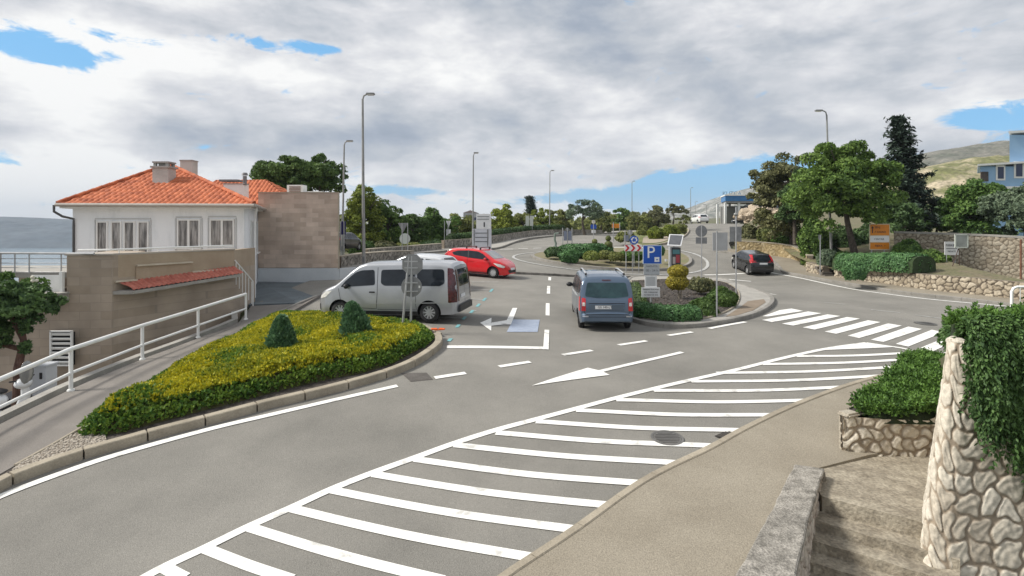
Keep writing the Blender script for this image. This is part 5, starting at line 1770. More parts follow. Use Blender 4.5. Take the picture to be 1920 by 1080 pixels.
# ---- blue house on the slope at the right
BLUE = mat('blue_render', (0.26, 0.43, 0.64), (0.30, 0.48, 0.68), .8, .8, fine=.04)
DB = 62.0
bh = empty('house', (fx(1900, DB), DB, Z(-3)), 'light blue house with white trimmed windows high on the right slope', 'house')
def bx(px): return fx(px, DB)
def bz(py): return fz(py, DB)
mb = MB(); mb.prism([(bx(1838), DB, bz(520)), (62, DB, bz(520)), (69, DB + 8, bz(520)), (bx(1838) * 1.14, DB + 8, bz(520))], (0, 0, bz(312) - bz(520))); w = mb.build('wall', BLUE, bh)
mb = MB(); mb.prism([(bx(1908), DB + 1, bz(302)), (64, DB + 1, bz(302)), (70, DB + 7, bz(302)), (bx(1908) * 1.12, DB + 7, bz(302))], (0, 0, bz(250) - bz(302))); mb.build('upper_storey', BLUE, bh)
mb = MB(); mb.prism([(bx(1826), DB - .5, bz(312)), (62, DB - .5, bz(298)), (69, DB + 8.2, bz(298)), (bx(1826) * 1.14, DB + 8.2, bz(312))], (0, 0, .2)); mb.build('roof', WHITE_P, bh)
mb = MB(); mb.prism([(bx(1900), DB + .6, bz(248)), (63, DB + .6, bz(236)), (70, DB + 8, bz(236)), (bx(1900) * 1.13, DB + 8, bz(248))], (0, 0, .22)); mb.build('roof', WHITE_P, bh)
mb = MB(); mb.box(((bx(1842) + 60) / 2, DB - .12, bz(352)), (60 - bx(1842), .24, .28)); mb.build('band', WHITE_P, bh)
for a, b_, t, bt in ((1869, 1882, 312, 336), (1903, 1917, 305, 332)):
    mb = MB(); mb.box(((bx(a) + bx(b_)) / 2, DB - .03, (bz(t) + bz(bt)) / 2), (bx(b_) - bx(a) + .25, .06, bz(t) - bz(bt) + .25)); ww = mb.build('window', WHITE_P, bh)
    mb = MB(); mb.box(((bx(a) + bx(b_)) / 2, DB - .07, (bz(t) + bz(bt)) / 2), (bx(b_) - bx(a) - .12, .04, bz(t) - bz(bt) - .12)); sub(mb.build('pane', mat('navy_glass', (0.02, 0.035, 0.09), None, 3, .15)), ww)
mb = MB(); mb.box(((bx(1838) + bx(1852)) / 2, DB - .05, (bz(322) + bz(340)) / 2), (bx(1852) - bx(1838), .1, bz(322) - bz(340))); mb.build('loggia', mat('dark_loggia', (0.05, 0.045, 0.045), (0.10, 0.08, 0.07), 2, .8), bh)
mb = MB(); mb.box((bx(1925), DB + 1.1, (bz(262) + bz(280)) / 2), (1.4, .1, 1.0)); mb.build('loggia', mat('dark_loggia', (0, 0, 0)), bh)
for a, b_ in ((1876, 1892), (1908, 1924)):
    mb = MB(); mb.box(((bx(a) + bx(b_)) / 2, DB - .03, bz(368)), (bx(b_) - bx(a) + .2, .06, 1.1)); ww = mb.build('window', WHITE_P, bh)
    mb = MB(); mb.box(((bx(a) + bx(b_)) / 2, DB - .07, bz(369)), (bx(b_) - bx(a) - .1, .04, .8)); sub(mb.build('pane', mat('navy_glass', (0, 0, 0))), ww)

# ---- petrol station up the road
DG = 128.0
def gx(px): return fx(px, DG)
def gz(py): return fz(py, DG)
gs = empty('petrol_station', (gx(1385), DG, gz(418)), 'blue fuel station canopy on white columns at the top of the road', 'petrol station')
cp_ = lambda o_, z_: [(gx(1360) - o_, DG - o_, z_), (gx(1420), DG - o_, z_), (gx(1420) + 3, DG + 8.5, z_), ((1352 - 960) / F * (DG + 8.5) - o_, DG + 8.5, z_)]
mb = MB(); mb.prism(cp_(0, gz(377)), (0, 0, gz(367) - gz(377))); mb.build('canopy', mat('canopy_blue', (0.02, 0.14, 0.36), (0.03, 0.18, 0.42), 1, .4), gs)
mb = MB(); mb.prism(cp_(.15, gz(366.9)), (0, 0, .25)); mb.build('canopy_edge', WHITE_P, gs)
mb = MB(); mb.prism(cp_(-.2, gz(380)), (0, 0, gz(377.1) - gz(380))); mb.build('canopy_soffit', mat('soffit_grey', (0.35, 0.35, 0.35), None, 1, .7), gs)
for px, dy in ((1362.5, .8), (1368, 7.5), (1388, .8), (1392, 7.5)):
    mb = MB(); mb.box((gx(px), DG + dy, (gz(380) + gz(421)) / 2), (.45, .45, gz(380) - gz(421))); mb.build('column', WHITE_P, gs)
mb = MB(); mb.box((gx(1400), DG + 7, gz(402)), (5.5, 3, 4)); mb.build('shop', mat('shop_grey', (0.22, 0.22, 0.21), None, 1, .7), gs)
put_text('lettering', 'KUTCA', 1.25, (gx(1373), DG + .2, gz(362) - .1), (0, -1, 0), mat('lettering_grey', (0.18, 0.30, 0.42), None, 3, .6), gs)
# pale rocky bank beside the station
def rocks(name, label, pts, n, r, m, seed):
    g = np.random.default_rng(seed)
    mb = MB()
    for k in range(n):
        i = g.integers(len(pts) - 1); t = g.random()
        p = Vector(pts[i]).lerp(Vector(pts[i + 1]), t)
        s = r * g.uniform(.5, 1.3)
        mb.sphere(p + Vector((g.normal(0, r * .8), g.normal(0, r), g.normal(0, r * .7))), s, 7, 5, (1, .8, g.uniform(.5, .9)))
    o = mb.build(name, m)
    for v in o.data.vertices:
        v.co += Vector(g.normal(0, r * .08, 3))
    return setp(o, label, 'rocks')
ROCK = mat('pale_rock', (0.30, 0.24, 0.17), (0.50, 0.42, 0.32), .9, .95, fine=.25, bscale=3)
rocks('rock_bank', 'pale tan cut rock bank between the fuel station and the first roadside tree', [AT(1400, 410, 86), AT(1418, 402, 82), AT(1440, 408, 78), AT(1455, 415, 74)], 110, .8, ROCK, 3)
# house glimpsed behind the info board
DH = 150.0
hb = empty('house', (fx(880, DH), DH, fz(430, DH)), 'distant pale house with dark windows half hidden behind the tall white board', 'house')
mb = MB(); mb.box((fx(882, DH), DH + 3, fz(417, DH)), (3.6, 6, 5.0)); mb.build('wall', mat('far_house', (0.36, 0.36, 0.38), None, 1, .8), hb)
mb = MB(); mb.prism([(fx(868, DH), DH, fz(399, DH)), (fx(896, DH), DH, fz(399, DH)), (fx(882, DH), DH, fz(394, DH))], (0, 6, 0)); mb.build('roof', mat('far_roof', (0.28, 0.22, 0.21), None, 1, .8), hb)
for px, py in ((875, 411), (884, 411), (892, 411), (884, 420)):
    mb = MB(); mb.box((fx(px, DH), DH - .05, fz(py, DH)), (.7, .1, .9)); mb.build('window', mat('navy_glass', (0, 0, 0)), hb)
# ------------------------------------------------------------------ vehicles
def paint_mat(name, c, flake=0.02, rough=0.28, metal=0.25):
    m = mat(name, tuple(x * 0.94 for x in c), tuple(min(1, x * 1.06) for x in c), 1.4, rough, 0, metal=metal, coat=0.8, spec=0.5, attr='object')
    return m
RUBBER = mat('tyre_rubber', (0.012, 0.012, 0.013), (0.022, 0.022, 0.023), 8, 0.8)
BLACKP = mat('black_trim', (0.015, 0.015, 0.017), (0.022, 0.022, 0.024), 6, 0.5)
WELL = mat('wheel_well', (0.006, 0.006, 0.006), None, 5, 0.95)
AUTOG = mat('car_glass', (0.010, 0.013, 0.018), (0.020, 0.026, 0.034), 2.0, 0.05, spec=0.45, coat=0.0)
AUTOG_L = mat('car_glass_pale', (0.16, 0.165, 0.165), (0.30, 0.30, 0.29), 1.2, 0.08, spec=1.0, coat=0.5)
LAMP_R = mat('red_lamp', (0.42, 0.010, 0.018), (0.55, 0.02, 0.03), 20, 0.2, coat=0.6)
LAMP_W = mat('clear_lamp', (0.62, 0.60, 0.56), (0.85, 0.84, 0.80), 20, 0.12, coat=0.8)
LAMP_D = mat('dark_red_lamp', (0.040, 0.004, 0.010), (0.085, 0.008, 0.014), 10, 0.2, coat=0.6)
ALLOY = mat('alloy', (0.46, 0.47, 0.48), (0.60, 0.61, 0.62), 6, 0.35, metal=0.5)
PLATE = mat('plate_white', (0.70, 0.71, 0.72), (0.76, 0.77, 0.78), 6, 0.5)
SEAM = mat('panel_gap', (0.010, 0.010, 0.011), None, 6, 0.9)

def interp(tab, x):
    return float(np.interp(x, [t[0] for t in tab], [t[1] for t in tab]))

class Car:
    def __init__(s, name, label, cat, pos, rz, spec, m_body, group=None, slope=(0, 0)):
        s.sp = spec
        s.root = empty(name, pos, label, cat, group, rz)
        s.root.rotation_euler = (slope[0], slope[1], rz)
        s.mb = m_body
        s.body()
    def hw(s, x): return interp(s.sp['plan'], x)
    def body(s):
        sp = s.sp
        x0, x1 = sp['top'][0][0], sp['top'][-1][0]
        xs = set()
        for t in ('top', 'bot', 'plan', 'belt'):
            for p in sp[t]:
                xs.add(round(min(max(p[0], x0), x1), 4))
        k = x0
        while k < x1:
            xs.add(round(k, 4)); k += 0.10
        xs = sorted(xs)
        # drop stations closer than 4 mm
        st = [xs[0]]
        for x in xs[1:]:
            if x - st[-1] > 0.004:
                st.append(x)
        NS, NC, NT = 14, 6, 6
        rings = []
        zr = sp['roof']
        for x in st:
            zt, zb, w, belt = interp(sp['top'], x), interp(sp['bot'], x), s.hw(x), interp(sp['belt'], x)
            zt = max(zt, zb + 0.05)
            r = min(sp.get('rr', 0.13), (zt - zb) * 0.4)
            def wd(z):
                q = w
                if z > belt:
                    q = w * (1 - sp['tum'] * ((z - belt) / max(0.05, zr - belt)) ** 1.15)
                elif z < belt:
                    u = (belt - z) / (belt - 0.2)
                    q = w * (1 + 0.012 * math.sin(u * math.pi) - 0.05 * max(0, u - .65) / .35)
                return q
            half = []
            for i in range(NS + 1):
                z = zb + (zt - r - zb) * i / NS
                half.append((wd(z), z))
            wc = wd(zt - r)
            cx = wc - r * 1.15
            for i in range(1, NC + 1):
                a = math.pi / 2 * i / NC
                half.append((cx + r * 1.15 * math.cos(a), zt - r + r * math.sin(a)))
            crown = sp.get('crown', 0.04) * min(1, (cx / 0.7) ** 2)
            for i in range(1, NT + 1):
                q = cx * (1 - i / NT)
                half.append((q, zt + crown * (1 - (q / cx) ** 2) if cx > 0.01 else zt))
            ring = [(x, y, z) for y, z in half] + [(x, -y, z) for y, z in reversed(half[:-1])]
            rings.append(ring)
        n = len(rings[0])
        mb = MB()
        mb.add([p for r_ in rings for p in r_], [])
        fs = []
        for j in range(len(rings) - 1):
            for i in range(n):
                fs.append((j * n + i, j * n + (i + 1) % n, (j + 1) * n + (i + 1) % n, (j + 1) * n + i))
        fs.append(tuple(range(n - 1, -1, -1))); fs.append(tuple((len(rings) - 1) * n + i for i in range(n)))
        mb.f = fs
        me = mb.mesh('body')
        bm = bmesh.new(); bm.from_mesh(me)
        bmesh.ops.recalc_face_normals(bm, faces=bm.faces)
        s.bvh0 = BVHTree.FromBMesh(bm)
        bm.to_mesh(me); bm.free()
        o = link('body', me, s.mb, s.root, local=True)
        me.materials.append(WELL)
        # wheel arches
        cut = MB()
        for x, z, rw in sp['wheels']:
            for sd2 in (-1, 1):
                cut.cyl((x, sd2 * (s.hw(x) + .2), z), (x, sd2 * (s.hw(x) - .27), z), rw + sp.get('arch', .055), None, 32)
        cme = cut.mesh('cut')
        bm = bmesh.new(); bm.from_mesh(cme); bmesh.ops.recalc_face_normals(bm, faces=bm.faces); bm.to_mesh(cme); bm.free()
        cme.materials.append(WELL)
        co = bpy.data.objects.new('cut', cme); COL.objects.link(co)
        md = o.modifiers.new('b', 'BOOLEAN'); md.operation = 'DIFFERENCE'; md.object = co; md.solver = 'EXACT'; md.material_mode = 'TRANSFER'
        root_m = s.root.matrix_basis.copy()
        s.root.location = (0, 0, 0); s.root.rotation_euler = (0, 0, 0)
        bpy.context.view_layer.update()
        nm = bpy.data.meshes.new_from_object(o.evaluated_get(bpy.context.evaluated_depsgraph_get()))
        o.modifiers.clear()
        o.data = nm; nm.name = 'body'
        bpy.data.objects.remove(co)
        s.root.matrix_basis = root_m
        nm.shade_smooth(); nm.set_sharp_from_angle(angle=R(32))
        s.body_o = o
        bm = bmesh.new(); bm.from_mesh(nm); s.bvh = BVHTree.FromBMesh(bm); bm.free()
    def decal(s, name, poly, view, m, off=0.006, step=0.07, parent=None, thick=0.0):
        """cut a shape out of the body surface: view L,R (x,z) or B,F (y,z) or T (x,y)"""
        bm = bmesh.new()
        bm.faces.new([bm.verts.new((a, b, 0)) for a, b in poly])
        bmesh.ops.triangulate(bm, faces=bm.faces[:])
        xs = [p[0] for p in poly]; ys = [p[1] for p in poly]
        grid_cut(bm, min(xs), max(xs), min(ys), max(ys), step)
        D = {'L': (Vector((0, 5, 0)), Vector((0, -1, 0))), 'R': (Vector((0, -5, 0)), Vector((0, 1, 0))),
             'B': (Vector((-6, 0, 0)), Vector((1, 0, 0))), 'F': (Vector((6, 0, 0)), Vector((-1, 0, 0))), 'T': (Vector((0, 0, 5)), Vector((0, 0, -1)))}[view]
        for v in bm.verts:
            a, b = v.co.x, v.co.y
            o = Vector((a, 0, b)) if view in 'LR' else (Vector((0, a, b)) if view in 'BF' else Vector((a, b, 0)))
            hit, nn, _, dist = s.bvh0.ray_cast(o + D[0], D[1], 8)
            if hit is None or (view in 'LR' and abs(hit.y) < 0.3):
                hit, nn, _, _ = s.bvh0.find_nearest(o + D[0] * 0.18)
            if nn.dot(D[1]) > 0:
                nn = -nn
            v.co = hit + nn * off
        bmesh.ops.recalc_face_normals(bm, faces=bm.faces)
        if bm.faces and sum(f.normal.dot(D[1]) for f in bm.faces) > 0:
            bmesh.ops.reverse_faces(bm, faces=bm.faces[:])
        if thick:
            r = bmesh.ops.solidify(bm, geom=bm.faces[:], thickness=thick)
        me = bpy.data.meshes.new(name); bm.to_mesh(me); bm.free(); me.shade_smooth()
        o = link(name, me, m, parent or s.root, local=True)
        return o
    def line(s, name, pts, view, m, w=0.016, off=0.004, parent=None):
        pts = [Vector(p) for p in pts]
        p2 = resample(pts, 0.12)
        L = []; Rr = []
        for i, p in enumerate(p2):
            d = (p2[min(i + 1, len(p2) - 1)] - p2[max(0, i - 1)]).normalized()
            nn = Vector((-d.y, d.x)) * w / 2
            L.append(tuple(p + nn)); Rr.append(tuple(p - nn))
        return s.decal(name, L + Rr[::-1], view, m, off, 0.3, parent)
    def wheels(s, spokes=10, cover=ALLOY, dark=BLACKP, tw=0.2):
        for x, z, rw in s.sp['wheels']:
            for sd2 in (-1, 1):
                w = s.hw(x) - 0.02
                yo = sd2 * w; yi = sd2 * (w - tw)
                wh = bpy.data.objects.new('wheel', None)
                mb = MB()
                prof = [(0.0, rw * .62), (0.01, rw * .90), (0.035, rw * .985), (tw * .5, rw), (tw - .035, rw * .985), (tw - .01, rw * .90), (tw, rw * .62)]
                n = 36; vs = []; fs = []
                for t, r in prof:
                    for i in range(n):
                        a = 2 * math.pi * i / n
                        vs.append((x + r * math.cos(a), yo - sd2 * t, z + r * math.sin(a)))
                for j in range(len(prof) - 1):
                    for i in range(n):
                        fs.append((j * n + i, j * n + (i + 1) % n, (j + 1) * n + (i + 1) % n, (j + 1) * n + i))
                mb.add(vs, fs)
                ty = mb.build('tyre', RUBBER, s.root, local=True, smooth=True)
                rim = MB()
                rim.cyl((x, yo - sd2 * .05, z), (x, yo - sd2 * .07, z), rw * .66, None, 30)
                rb = rim.build('wheel_hub', dark, ty, local=True)
                rim = MB()
                # outer ring and spokes
                m_ = 36; vs = []
                for rr in (rw * .66, rw * .59):
                    for i in range(m_):
                        a = 2 * math.pi * i / m_
                        vs.append((x + rr * math.cos(a), yo - sd2 * .012, z + rr * math.sin(a)))
                rim.add(vs, [(i, (i + 1) % m_, m_ + (i + 1) % m_, m_ + i) for i in range(m_)])
                for k in range(spokes):
                    a = 2 * math.pi * k / spokes
                    d = Vector((math.cos(a), 0, math.sin(a))); q = Vector((-math.sin(a), 0, math.cos(a)))
                    c = Vector((x, yo - sd2 * .018, z))
                    w0, w1 = rw * .075, rw * .10
                    rim.add([c + d * rw * .12 - q * w0, c + d * rw * .12 + q * w0, c + d * rw * .62 + q * w1 * .9, c + d * rw * .62 - q * w1 * .9], [(0, 1, 2, 3)])
                rim.disc((x, yo - sd2 * .02, z), (0, 1, 0), rw * .17, .02, 20)
                rim.build('rim', cover, ty, local=True, fix=False)
    def mirror(s, x, z, m=None, view=None):
        for sd2 in (-1, 1):
            y = sd2 * (s.hw(x) + 0.10)
            mb = MB(); mb.sphere((x, y, z), 1, 12, 8, (0.07, 0.12, 0.085))
            o = mb.build('mirror', m or s.mb, s.root, local=True, smooth=True)
            mb = MB(); mb.cyl((x, sd2 * (s.hw(x) - .10), z - .06), (x, y, z - .03), .025, .02, 8); mb.build('mirror_arm', BLACKP, o, local=True)
    def plate(s, view, y, z, w=0.52, h=0.11, txt=None, m=PLATE):
        o = s.decal('number_plate', [(y - w / 2, z - h / 2), (y + w / 2, z - h / 2), (y + w / 2, z + h / 2), (y - w / 2, z + h / 2)], view, m, 0.014, 0.6)
        if txt:
            c = sum((v.co for v in o.data.vertices), Vector()) / len(o.data.vertices)
            me = text_mesh(txt, h * .95, 0.001)
            if view == 'B':
                M = Matrix(((0, 0, -1, c.x - .006), (-1, 0, 0, c.y), (0, 1, 0, c.z), (0, 0, 0, 1)))
                me.transform(M)
                link('lettering', me, BLACKP, o, local=True)
        return o

def rnd(poly, r=0.05, n=4):
    """round the corners of a polygon"""
    out = []
    m_ = len(poly)
    for i in range(m_):
        p = Vector(poly[i]); a = Vector(poly[i - 1]); b = Vector(poly[(i + 1) % m_])
        da = (a - p); db = (b - p)
        rr = min(r, da.length * .45, db.length * .45)
        s0 = p + da.normalized() * rr; s1 = p + db.normalized() * rr
        for k in range(n + 1):
            t = k / n
            out.append(tuple((1 - t) ** 2 * s0 + 2 * t * (1 - t) * p + t * t * s1))
    return out

def heading(a, b):
    return math.atan2(b.y - a.y, b.x - a.x)

# ---------------- silver passenger van
VAN = dict(roof=1.97, tum=0.13, rr=0.14, crown=0.03,
    top=[(-2.50, 0.45), (-2.49, 0.62), (-2.46, 1.10), (-2.40, 1.55), (-2.34, 1.82), (-2.24, 1.91), (-1.9, 1.955), (-0.5, 1.965), (0.65, 1.94), (0.90, 1.87), (1.20, 1.67), (1.60, 1.33), (1.78, 1.20), (2.10, 1.08), (2.30, 0.98), (2.42, 0.84), (2.475, 0.62), (2.50, 0.42)],
    bot=[(-2.50, 0.34), (-2.30, 0.28), (-1.6, 0.25), (1.7, 0.22), (2.3, 0.22), (2.50, 0.30)],
    plan=[(-2.50, 0.80), (-2.44, 0.88), (-2.30, 0.935), (-1.6, 0.955), (1.2, 0.955), (1.8, 0.93), (2.15, 0.86), (2.35, 0.74), (2.46, 0.60), (2.50, 0.50)],
    belt=[(-2.5, 1.20), (1.0, 1.16), (1.6, 1.08), (2.5, 0.7)],
    wheels=[(-1.52, 0.335, 0.335), (1.58, 0.335, 0.335)], arch=0.065)
SILVER = paint_mat('silver_paint', (0.41, 0.425, 0.45), metal=0.45, rough=0.3)
rz = R(170)
fwd = Vector((math.cos(rz), math.sin(rz), 0)); lft = Vector((-math.sin(rz), math.cos(rz), 0))
near = Vector((fx(723, 19.4), 19.4, 0))
cpos = near - lft * 0.86
cpos.z = hz(cpos.x, cpos.y)
zf_, zr_ = hz(*(cpos + fwd * 1.5)[:2]), hz(*(cpos - fwd * 1.5)[:2])
cpos = near - lft * 0.86; cpos.z = (zf_ + zr_) / 2 + 0.0
pitch = -math.atan2(zf_ - zr_, 3.0)
van = Car('van', 'silver passenger van parked nose towards the wall behind the yellow green bed', 'van', cpos, rz, VAN, SILVER, slope=(0, pitch))
for vw in 'LR':
    van.decal('window', rnd([(1.56, 1.14), (1.36, 1.36), (1.02, 1.63), (0.80, 1.70), (0.36, 1.72), (0.32, 1.22), (0.9, 1.18)], .08), vw, AUTOG_L if False else AUTOG)
    w = van.decal('window', rnd([(0.12, 1.28), (0.12, 1.72), (-1.05, 1.74), (-1.05, 1.20), (0.0, 1.20)], .09), vw, AUTOG)
    w = van.decal('window', rnd([(-1.12, 1.20), (-1.12, 1.74), (-2.02, 1.74), (-2.06, 1.30), (-1.92, 1.20)], .09), vw, AUTOG)
    van.decal('sill_trim', [(1.15, 0.25), (1.15, 0.37), (-1.12, 0.37), (-1.12, 0.25)], vw, BLACKP)
    van.line('door_seam', [(1.62, 1.10), (1.55, .75), (1.30, .48), (0.28, .44), (0.24, 1.0), (0.24, 1.80)], vw, SEAM, 0.014)
    van.line('door_seam', [(-1.08, 1.80), (-1.08, 0.6), (-1.1, .42), (0.24, .42)], vw, SEAM, 0.012)
    van.line('crease', [(1.35, .98), (1.1, .68), (.8, .60), (-1.9, .66)], vw, mat('silver_shade', (0.40, 0.41, 0.43), None, 3, .35, metal=.5), 0.03)
    van.decal('door_handle', rnd([(0.32, .96), (0.52, .96), (0.52, 1.01), (0.32, 1.01)], .02), vw, BLACKP, .02)
    van.decal('tail_light', rnd([(-2.14, 1.78), (-2.32, 1.76), (-2.44, 1.45), (-2.46, .68), (-2.18, .66)], .03), vw, LAMP_D, .008)
    van.decal('headlight', rnd([(1.86, 1.02), (2.12, 0.98), (2.32, 0.84), (2.36, .74), (2.10, .80)], .03), vw, LAMP_W, .01)
    van.decal('fog_lamp', rnd([(2.34, .36), (2.44, .36), (2.46, .56), (2.36, .56)], .02), vw, BLACKP, .008)
van.decal('tail_light', rnd([(0.70, .70), (0.84, .70), (0.80, 1.70), (0.66, 1.74)], .03), 'B', LAMP_D, .01)
van.decal('tail_light', rnd([(-0.70, .70), (-0.84, .70), (-0.80, 1.70), (-0.66, 1.74)], .03), 'B', LAMP_D, .01)
van.decal('rear_window', rnd([(-.60, 1.16), (.60, 1.16), (.56, 1.72), (-.56, 1.72)], .06), 'B', AUTOG, .008)
van.decal('rear_bumper', rnd([(-.86, .36), (.86, .36), (.86, .58), (-.86, .58)], .04), 'B', BLACKP, .05)
van.line('door_seam', [(0, .6), (0, 1.85)], 'B', SEAM)
van.plate('B', 0.25, .85)
van.decal('windscreen', rnd([(-.74, 1.24), (.74, 1.24), (.66, 1.80), (-.66, 1.80)], .08), 'F', AUTOG, .006)
van.decal('grille', rnd([(-.5, .62), (.5, .62), (.5, .78), (-.5, .78)], .04), 'F', BLACKP, .008)
van.mirror(1.30, 1.18, BLACKP)
van.wheels(10, tw=.22)

# ---------------- red three-door hatchback with roof bars
def HATCH(L=3.95, Hh=1.46, W=0.86, nose=0.70):
    h = L / 2
    return dict(roof=Hh, tum=0.20, rr=0.12, crown=0.03,
        top=[(-h, 0.50), (-h + .03, .72), (-h + .07, .92), (-h + .22, 1.14), (-h + .44, 1.36), (-h + .62, 1.425), (-0.6, Hh - .005), (-0.1, Hh), (0.30, 1.43), (0.62, 1.31), (1.06, 1.06), (1.20, 0.98), (1.52, 0.88), (h - .20, 0.76), (h - .08, 0.66), (h - .02, .50), (h, 0.36)],
        bot=[(-h, 0.34), (-h + .3, 0.24), (-1.0, 0.20), (1.2, 0.18), (h - .2, 0.18), (h, 0.24)],
        plan=[(-h, 0.66), (-h + .06, 0.75), (-h + .25, W * .95), (-1.1, W), (0.9, W), (1.4, W * .97), (h - .30, W * .86), (h - .12, W * .68), (h, W * .45)],
        belt=[(-h, 1.02), (-0.8, 0.96), (0.9, 0.86), (h, 0.62)],
        wheels=[(-h + .70, 0.30, 0.30), (h - .78, 0.30, 0.30)], arch=0.045)
def hatch_parts(c, L, sporty=True, five=False, glassF=AUTOG, rear_tall=False):
    h = L / 2
    for vw in 'LR':
        if five:
            c.decal('window', rnd([(0.95, .96), (0.52, 1.27), (0.22, 1.36), (0.12, 1.36), (0.10, .96)], .05), vw, AUTOG)
            c.decal('window', rnd([(0.02, .97), (0.04, 1.36), (-0.72, 1.35), (-0.78, 1.0)], .05), vw, AUTOG)
            c.decal('window', rnd([(-0.88, 1.02), (-0.82, 1.34), (-1.18, 1.30), (-1.32, 1.06)], .04), vw, AUTOG)
        else:
            c.decal('window', rnd([(1.00, .93), (0.55, 1.24), (0.22, 1.35), (-0.30, 1.37), (-0.95, 1.33), (-1.32, 1.22), (-1.20, 1.09), (-0.2, .99)], .05), vw, AUTOG)
            c.line('window_pillar', [(-.28, .98), (-.34, 1.39)], vw, BLACKP, .05, .009)
        c.line('door_seam', [(1.02, .92), (0.98, .5), (0.85, .30), (-0.25, .30), (-0.34, .6), (-0.32, 1.0)], vw, SEAM, .014)
        c.decal('door_handle', rnd([(-0.20, .82), (0.0, .82), (0.0, .86), (-0.20, .86)], .015), vw, BLACKP if not sporty else c.mb, .025)
        c.decal('headlight', rnd([(h - .78, .80), (h - .42, .76), (h - .16, .64), (h - .22, .56), (h - .50, .62)], .04), vw, LAMP_W, .010)
        c.decal('tail_light', rnd([(-h + .06, .92), (-h + .12, 1.02), (-h + .36, 1.16), (-h + .38, 1.02), (-h + .22, .86)], .03), vw, LAMP_R, .010)
        c.decal('sill_trim', [(h - 1.12, .205), (h - 1.12, .27), (-h + 1.05, .27), (-h + 1.05, .205)], vw, BLACKP)
    c.decal('windscreen', rnd([(-.66, 1.01), (.66, 1.01), (.56, 1.37), (-.56, 1.37)], .06), 'F', glassF, .007)
    c.decal('rear_window', rnd([(-.56, 1.04), (.56, 1.04), (.48, 1.36), (-.48, 1.36)], .06), 'B', AUTOG, .008)
    c.decal('grille', rnd([(-.42, .30), (.42, .30), (.50, .46), (-.50, .46)], .05), 'F', BLACKP, .008)
    c.line('bonnet_line', [(1.22, .62), (h - .35, .48)], 'T', SEAM, .014); c.line('bonnet_line', [(1.22, -.62), (h - .35, -.48)], 'T', SEAM, .014)
    c.decal('bumper_trim', rnd([(-.7, .30), (.7, .30), (.7, .42), (-.7, .42)], .03), 'B', BLACKP, .012)
RED = paint_mat('red_paint', (0.66, 0.012, 0.018), metal=0.0, rough=0.25)
wf = P(924, 522)
rz = R(-24)
fwd = Vector((math.cos(rz), math.sin(rz), 0)); lft = Vector((-math.sin(rz), math.cos(rz), 0))
cp = wf - fwd * (3.95 / 2 - .78) + lft * 0.80
cp.z = hz(cp.x, cp.y)
zf_, zr_ = hz(*(cp + fwd * 1.3)[:2]), hz(*(cp - fwd * 1.3)[:2])
red = Car('hatchback', 'bright red hatchback with roof bars parked beyond the silver van', 'car', cp, rz, HATCH(), RED, slope=(0, -math.atan2(zf_ - zr_, 2.6)))
hatch_parts(red, 3.95, glassF=AUTOG_L)
red.mirror(0.78, 0.98)
for x in (-0.55, 0.28):
    mb = MB(); mb.box((x, 0, 1.55), (.05, 1.10, .035)); o = mb.build('roof_bar', RED if False else mat('dark_red_bar', (0.22, 0.02, 0.03), None, 5, .4), red.root, local=True, bevel=.01)
    for sd2 in (-1, 1):
        mb = MB(); mb.box((x, sd2 * .56, 1.47), (.07, .07, .16)); mb.build('bar_foot', BLACKP, o, local=True)
red.plate('F', 0, .50)
red.wheels(12, tw=.19)

# ---------------- white car behind the van
WHITEC = paint_mat('white_car_paint', (0.62, 0.64, 0.66), metal=.1)
p = AT(783, 500, 27.2); rz = R(160)
wc = Car('hatchback', 'pale silver car of which only the roof shows above the silver van', 'car', (p.x, p.y, hz(p.x, p.y) + .12), rz, HATCH(4.0, 1.52), WHITEC)
hatch_parts(wc, 4.0, five=True); wc.mirror(.78, 1.0); wc.wheels(10)
wc.root.location.z = fz(476, 26.6) - 1.54

# ---------------- blue-grey people carrier seen from behind
MPV = dict(roof=1.78, tum=0.15, rr=0.16, crown=0.035,
    top=[(-2.12, 0.42), (-2.11, 0.58), (-2.05, .62), (-2.035, 0.98), (-1.98, 1.12), (-1.86, 1.56), (-1.80, 1.66), (-1.68, 1.725), (-1.2, 1.765), (-0.4, 1.77), (0.4, 1.72), (0.62, 1.62), (1.12, 1.22), (1.28, 1.10), (1.75, 1.0), (1.98, .88), (2.09, .66), (2.12, .45)],
    bot=[(-2.12, 0.36), (-1.9, 0.27), (-1.0, 0.22), (1.3, 0.20), (1.95, 0.22), (2.12, 0.30)],
    plan=[(-2.12, 0.74), (-2.05, 0.82), (-1.85, 0.865), (-1.3, 0.88), (1.0, 0.88), (1.6, .84), (1.95, .70), (2.12, .50)],
    belt=[(-2.12, 1.08), (0.9, 1.02), (2.12, 0.7)],
    wheels=[(-1.36, 0.31, 0.31), (1.45, 0.31, 0.31)], arch=.05)
SLATE = paint_mat('slate_blue_paint', (0.085, 0.128, 0.19), metal=.4, rough=.3)
p = P(1131, 614)
rz = R(88.6)
fwd = Vector((math.cos(rz), math.sin(rz), 0))
cp = p + fwd * 1.36 + Vector((0.03, 0, 0)); cp.z = hz(cp.x, cp.y)
zf_, zr_ = hz(*(cp + fwd * 1.4)[:2]), hz(*(cp - fwd * 1.4)[:2])
mpv = Car('people_carrier', 'slate blue people carrier seen from behind with silver roof rails', 'car', cp, rz, MPV, SLATE, slope=(0, -math.atan2(zf_ - zr_, 2.8)))
